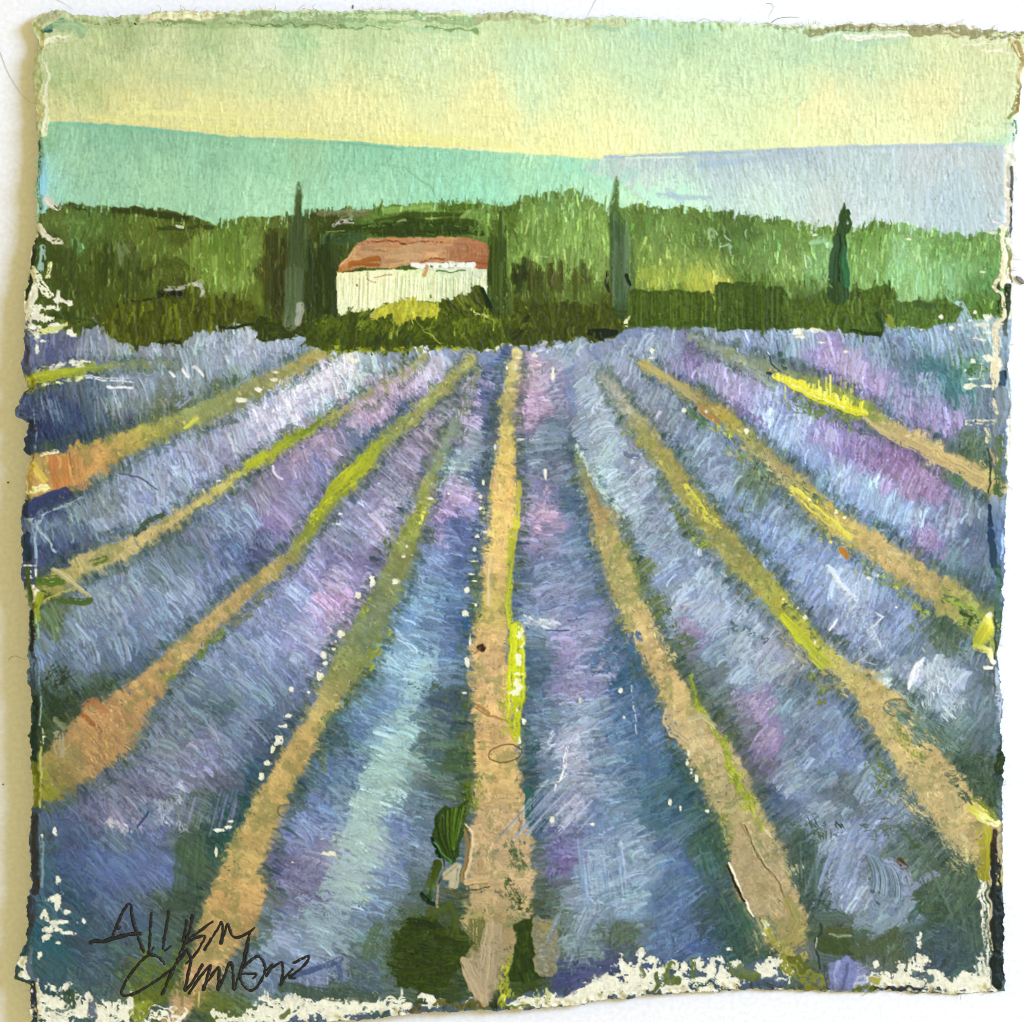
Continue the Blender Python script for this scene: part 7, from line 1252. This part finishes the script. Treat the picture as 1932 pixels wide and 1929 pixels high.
for pid, nm in enumerate(PARTS):
    f = QUAD[FID == pid]
    if len(f) < 12: continue
    used, inv = np.unique(f, return_inverse=True)
    vts = VERTS.reshape(-1, 3)[used]; cl = ALB.reshape(-1, 3)[used]; fc = inv.reshape(-1, 4)
    if pid == 0:
        # side and back of the sheet
        b = np.r_[np.arange(NU), (np.arange(1, NV) * NU + NU - 1), ((NV - 1) * NU + np.arange(NU - 2, -1, -1)), (np.arange(NV - 2, 0, -1) * NU)]
        bv = VERTS.reshape(-1, 3)[b].copy(); n = len(b); zb = zl.reshape(-1)[b]
        rr = np.random.default_rng(5); cen = bv[:, :2].mean(0)
        outw = bv[:, :2] - cen; outw /= np.hypot(outw[:, 0], outw[:, 1])[:, None]
        jit = np.interp(np.arange(n) / 3.0, np.arange(n // 3 + 2), rr.normal(0, 1, n // 3 + 2))
        mid = bv.copy(); mid[:, :2] += outw * (.00006 + .00007 * jit)[:, None]; mid[:, 2] = zb + (bv[:, 2] - zb) * .45
        low = bv.copy(); low[:, :2] -= outw * (.00012 + .00008 * jit)[:, None]; low[:, 2] = zb
        o = len(vts); ctr = np.array([[cen[0], cen[1], float(np.mean(zb))]], np.float32)
        pc = ALB.reshape(-1, 3)[b]; side = pc * .55 + np.array(lin(PAPER)) * GAIN * .40
        vts = np.r_[vts, bv, mid, low, ctr]; cl = np.r_[cl, pc, side, np.tile(lin(PAPER) * GAIN, (n + 1, 1))]
        i = np.arange(n); j = (i + 1) % n
        fc = np.r_[fc, np.c_[o + j, o + i, o + n + i, o + n + j][:, ::-1], np.c_[o + n + j, o + n + i, o + 2 * n + i, o + 2 * n + j][:, ::-1]]
        # back: rings of quads shrinking towards the centre
        K = 8; prev = o + 2 * n + i
        for q in range(1, K + 1):
            t = q / K * .98
            ring = low * (1 - t) + ctr * t
            vts = np.r_[vts, ring]; cl = np.r_[cl, np.tile(lin(PAPER) * GAIN, (n, 1))]
            cur = len(vts) - n + i
            fc = np.r_[fc, np.c_[prev, prev[j], cur[j], cur]]
            prev = cur
    me = make_mesh(nm, vts, fc, cl, M_PAPER if pid == 0 else M_PAINT)
    ob = bpy.data.objects.new(nm, me); S.collection.objects.link(ob); ob.parent = painting
    objs[pid] = ob
    if pid in LABELS: ob['label'] = LABELS[pid]
    if pid == GROUND: ob['kind'] = 'stuff'
objs[ROOF].parent = objs[HOUSE]

def height_at(x, y):
    """top of the paint under a layout point"""
    d = (XY[..., 0] - x) ** 2 + (XY[..., 1] - y) ** 2
    return float(Z.flat[int(np.argmin(d))])
def tube_mesh(name, chains, mat, sides=5, flat=1.0):
    """round strands: chains of (points, radii), all in metres"""
    vs, fs = [], []
    for P, R in chains:
        P = np.array(P, float); n = len(P)
        T = np.gradient(P, axis=0); T /= np.linalg.norm(T, axis=1)[:, None] + 1e-12
        A = np.cross(T, np.array([0, 0, 1.])); A /= np.linalg.norm(A, axis=1)[:, None] + 1e-9
        B = np.cross(A, T)
        o = len(vs)
        for k in range(n):
            for s in range(sides):
                a = math.tau * s / sides
                vs.append(P[k] + (A[k] * math.cos(a) + B[k] * math.sin(a) * flat) * R[k])
        for k in range(n - 1):
            for s in range(sides):
                s2 = (s + 1) % sides
                fs.append((o + k * sides + s, o + k * sides + s2, o + (k + 1) * sides + s2, o + (k + 1) * sides + s))
    return make_mesh(name, np.array(vs), np.array(fs), None, mat)
def smooth_chain(pts, step=1.2):
    """Catmull-Rom through the points"""
    P = np.array([pts[0]] + list(pts) + [pts[-1]], float); out = []
    for i in range(1, len(P) - 2):
        a, b, c, d = P[i - 1], P[i], P[i + 1], P[i + 2]; n = max(2, int(np.hypot(*(c - b)) / step))
        for k in range(n):
            t = k / n
            out.append(.5 * ((2 * b) + (-a + c) * t + (2 * a - 5 * b + 4 * c - d) * t * t + (-a + 3 * b - 3 * c + d) * t ** 3))
    out.append(P[-2]); return np.array(out)

# ------------------------------------------------------------------ signature in ink
WORD1 = [([(318, 392), (350, 310), (400, 200), (435, 152), (462, 155)], 15), ([(460, 155), (465, 230), (482, 310), (520, 420), (545, 490), (552, 522)], 15), ([(350, 345), (365, 325), (380, 330)], 20),
         ([(140, 450), (180, 432), (240, 436), (270, 428), (400, 391), (470, 378), (540, 378)], 19), ([(612, 210), (606, 330), (598, 450), (591, 525), (612, 500), (632, 476)], 13), ([(745, 192), (726, 320), (706, 430), (700, 498)], 13), ([(708, 508), (738, 490), (766, 464)], 11),
         ([(880, 265), (868, 360), (850, 440)], 12), ([(925, 225), (908, 330), (872, 430), (828, 540), (790, 620), (742, 720), (690, 845)], 15), ([(860, 445), (900, 410), (950, 380), (1000, 340), (1032, 316), (1085, 279)], 12), ([(870, 455), (940, 412), (1016, 395), (990, 460), (930, 550), (868, 612)], 12),
         ([(1010, 505), (1060, 425), (1110, 345), (1145, 290), (1151, 370), (1138, 452), (1165, 380), (1190, 308), (1225, 390), (1270, 405), (1340, 372), (1400, 326)], 14)]
WORD2 = [([(712, 612), (682, 570), (620, 537), (560, 560), (480, 650), (410, 752), (385, 828), (430, 846), (520, 812), (620, 752), (740, 665), (830, 570), (880, 495)], 14),
         ([(878, 490), (910, 560), (905, 620), (880, 735), (865, 803), (905, 768), (958, 684), (1006, 604)], 15), ([(890, 838), (930, 780), (985, 700), (1060, 616), (1038, 690), (1002, 802), (1050, 722), (1118, 636), (1126, 700), (1117, 806), (1156, 722), (1208, 595), (1228, 660), (1236, 806)], 14),
         ([(1362, 352), (1335, 470), (1300, 610), (1270, 715), (1236, 808)], 13), ([(1352, 430), (1338, 520), (1318, 612), (1295, 660)], 10), ([(1298, 650), (1350, 592), (1420, 548), (1464, 598), (1472, 660), (1432, 750), (1376, 806), (1310, 772), (1286, 702), (1300, 648)], 13), ([(1290, 682), (1380, 680), (1412, 684), (1380, 720)], 10),
         ([(1478, 705), (1510, 655), (1532, 612), (1490, 655), (1540, 626), (1600, 596), (1608, 680), (1590, 768), (1640, 690), (1690, 640)], 13), ([(1682, 604), (1750, 568), (1806, 545), (1782, 606), (1706, 672), (1655, 708), (1712, 716)], 13)]
rs = np.random.default_rng(9)
def ink_word(words):
    ch = []
    for pts, w in words:
        D = smooth_chain(V('SIG', pts), 1.0); n = len(D); k = VS('SIG')
        D = D + np.stack([np.interp(np.arange(n) / 5., np.arange(n // 5 + 2), rs.normal(0, .35, n // 5 + 2)) for _ in range(2)], 1)
        wob = np.interp(np.arange(n) / 6., np.arange(n // 6 + 2), rs.normal(1, .18, n // 6 + 2))
        R = np.clip(w * k * .78 * wob, .5, 9) * UNIT * np.clip(np.minimum(np.arange(n) + 2, n - np.arange(n) + 1) / 5., .35, 1)
        hz = np.array([height_at(x, y) for x, y in D[::3]]); z = np.interp(np.arange(n), np.arange(0, n, 3), hz) + .00003
        P = np.stack([(D[:, 0] - 966) * UNIT * (1 - z / CAMH), (964.5 - D[:, 1]) * UNIT * (1 - z / CAMH), z], 1)
        ch.append((P, R))
    return ch
for word in (WORD1, WORD2):
    ob = bpy.data.objects.new('signature_word', tube_mesh('signature_word', ink_word(word), M_INK, 6, .28)); S.collection.objects.link(ob); ob.parent = painting
    ob['label'] = 'black ink handwriting, upper word' if word is WORD1 else 'black ink handwriting, lower word'

# ------------------------------------------------------------------ loose fibres of the torn rim
ch = []
edge = [(Te, 260, (0, -1)), (Le, 190, (-1, 0)), (Re, 110, (1, 0)), (Be, 70, (0, 1))]
for E, n, d in edge:
    for k in range(n):
        i = rs.integers(6, len(E) - 6); x, y = E[i]; L = rs.gamma(2., 3.2)
        a = math.atan2(d[1], d[0]) + rs.normal(0, .8); cv = rs.normal(0, .35); P = []; z0 = height_at(x, y) - .0002
        x -= d[0] * 3; y -= d[1] * 3
        for q in range(6):
            P.append(((x - 966) * UNIT * (1 - z0 / CAMH), (964.5 - y) * UNIT * (1 - z0 / CAMH), max(z0 + rs.normal(0, .00004) - q * .00003, .0002)))
            x += math.cos(a) * L / 5; y += math.sin(a) * L / 5; a += cv
        ch.append((P, np.linspace(.42, .16, 6) * UNIT * rs.uniform(.8, 1.7)))
ob = bpy.data.objects.new('paper_fibre', tube_mesh('paper_fibre', ch, M_FIBRE, 4)); S.collection.objects.link(ob); ob.parent = painting; ob['kind'] = 'stuff'

# ------------------------------------------------------------------ hairs, lint and crumbs on the table
def strand(name, v, pts, r, mat, label, cat, z=.00012):
    D = smooth_chain(V(v, pts), 1.5)
    P = [((x - 966) * UNIT, (964.5 - y) * UNIT, z) for x, y in D]
    o = bpy.data.objects.new(name, tube_mesh(name, [(P, np.linspace(r, r * .4, len(P)) * UNIT * .62)], mat, 5)); S.collection.objects.link(o)
    return tag(o, label, cat, 'loose hairs and threads around the sheet')
strand('hair', 'A', [(-20, 255), (10, 320), (40, 400), (90, 490), (140, 555), (175, 580), (205, 588)], .55, M_HAIR, 'thin dark hair curving from the left frame edge to the sheet beside the sky', 'hair')
strand('hair', 'A', [(290, -10), (340, 8), (380, 30), (415, 58)], .4, M_LINT, 'faint pale hair above the upper left corner of the sheet', 'hair')
strand('hair', 'B', [(1445, -10), (1420, 40), (1405, 70), (1388, 104)], .5, M_LINT, 'short straight grey hair above the middle of the top edge', 'hair')
strand('hair', 'C', [(472, 22), (505, 24), (512, 50), (492, 84), (488, 108)], .5, M_LINT, 'hooked grey hair above the right half of the top edge', 'hair')
strand('thread', 'C', [(505, 128), (540, 106), (600, 98), (660, 100)], .9, M_LINT, 'pale thread lying along the top edge on the right', 'thread')
strand('thread', 'A', [(1690, 62), (1715, 42), (1740, 36)], .6, M_HAIR, 'short dark thread sticking up from the top edge, left one of a pair', 'thread', .0016)
strand('thread', 'A', [(1765, 70), (1780, 56), (1772, 48), (1792, 28)], .9, M_HAIR, 'kinked dark thread sticking up from the top edge, right one of a pair', 'thread', .0016)
strand('thread', 'R5', [(60, 884), (80, 862), (110, 858), (140, 870), (180, 886)], .6, M_HAIR, 'thin brown thread on the table left of the sheet at mid height', 'thread')
def crumb(v, pts, r, mat, label):
    """a small uneven crumb"""
    (cx, cy), = V(v, [pts]); rr = np.random.default_rng(int(cx)); bm = bmesh.new()
    bmesh.ops.create_icosphere(bm, subdivisions=2, radius=1)
    for q in bm.verts:
        k = 1 + rr.normal(0, .14); q.co = (q.co.x * k * r[0] * UNIT, q.co.y * k * r[1] * UNIT, q.co.z * k * min(r) * .7 * UNIT)
    me = bpy.data.meshes.new('crumb'); bm.to_mesh(me); bm.free(); me.materials.append(mat)
    o = bpy.data.objects.new('crumb', me); S.collection.objects.link(o); o.location = wpos(cx, cy, min(r) * .6 * UNIT); return tag(o, label, 'crumb', 'crumbs on the table')
crumb('R1', (55, 1122), (2.2, 1.6), M_HAIR, 'tiny dark crumb on the table left of the orange patch')
crumb('S1', (22, 68), (1.4, 1.6), M_HAIR, 'tiny brown crumb at the lower left of the table near the frame edge')
crumb('B', (66, 40), (1.6, 4.0), M_LINT, 'small grey crumb standing off the top edge left of the middle')
o = crumb('G', (1905, 712), (11, 4.6), M_LINT, 'dark grey flake of lint on the table right of the tree belt'); o.rotation_euler = (0, 0, -.75)
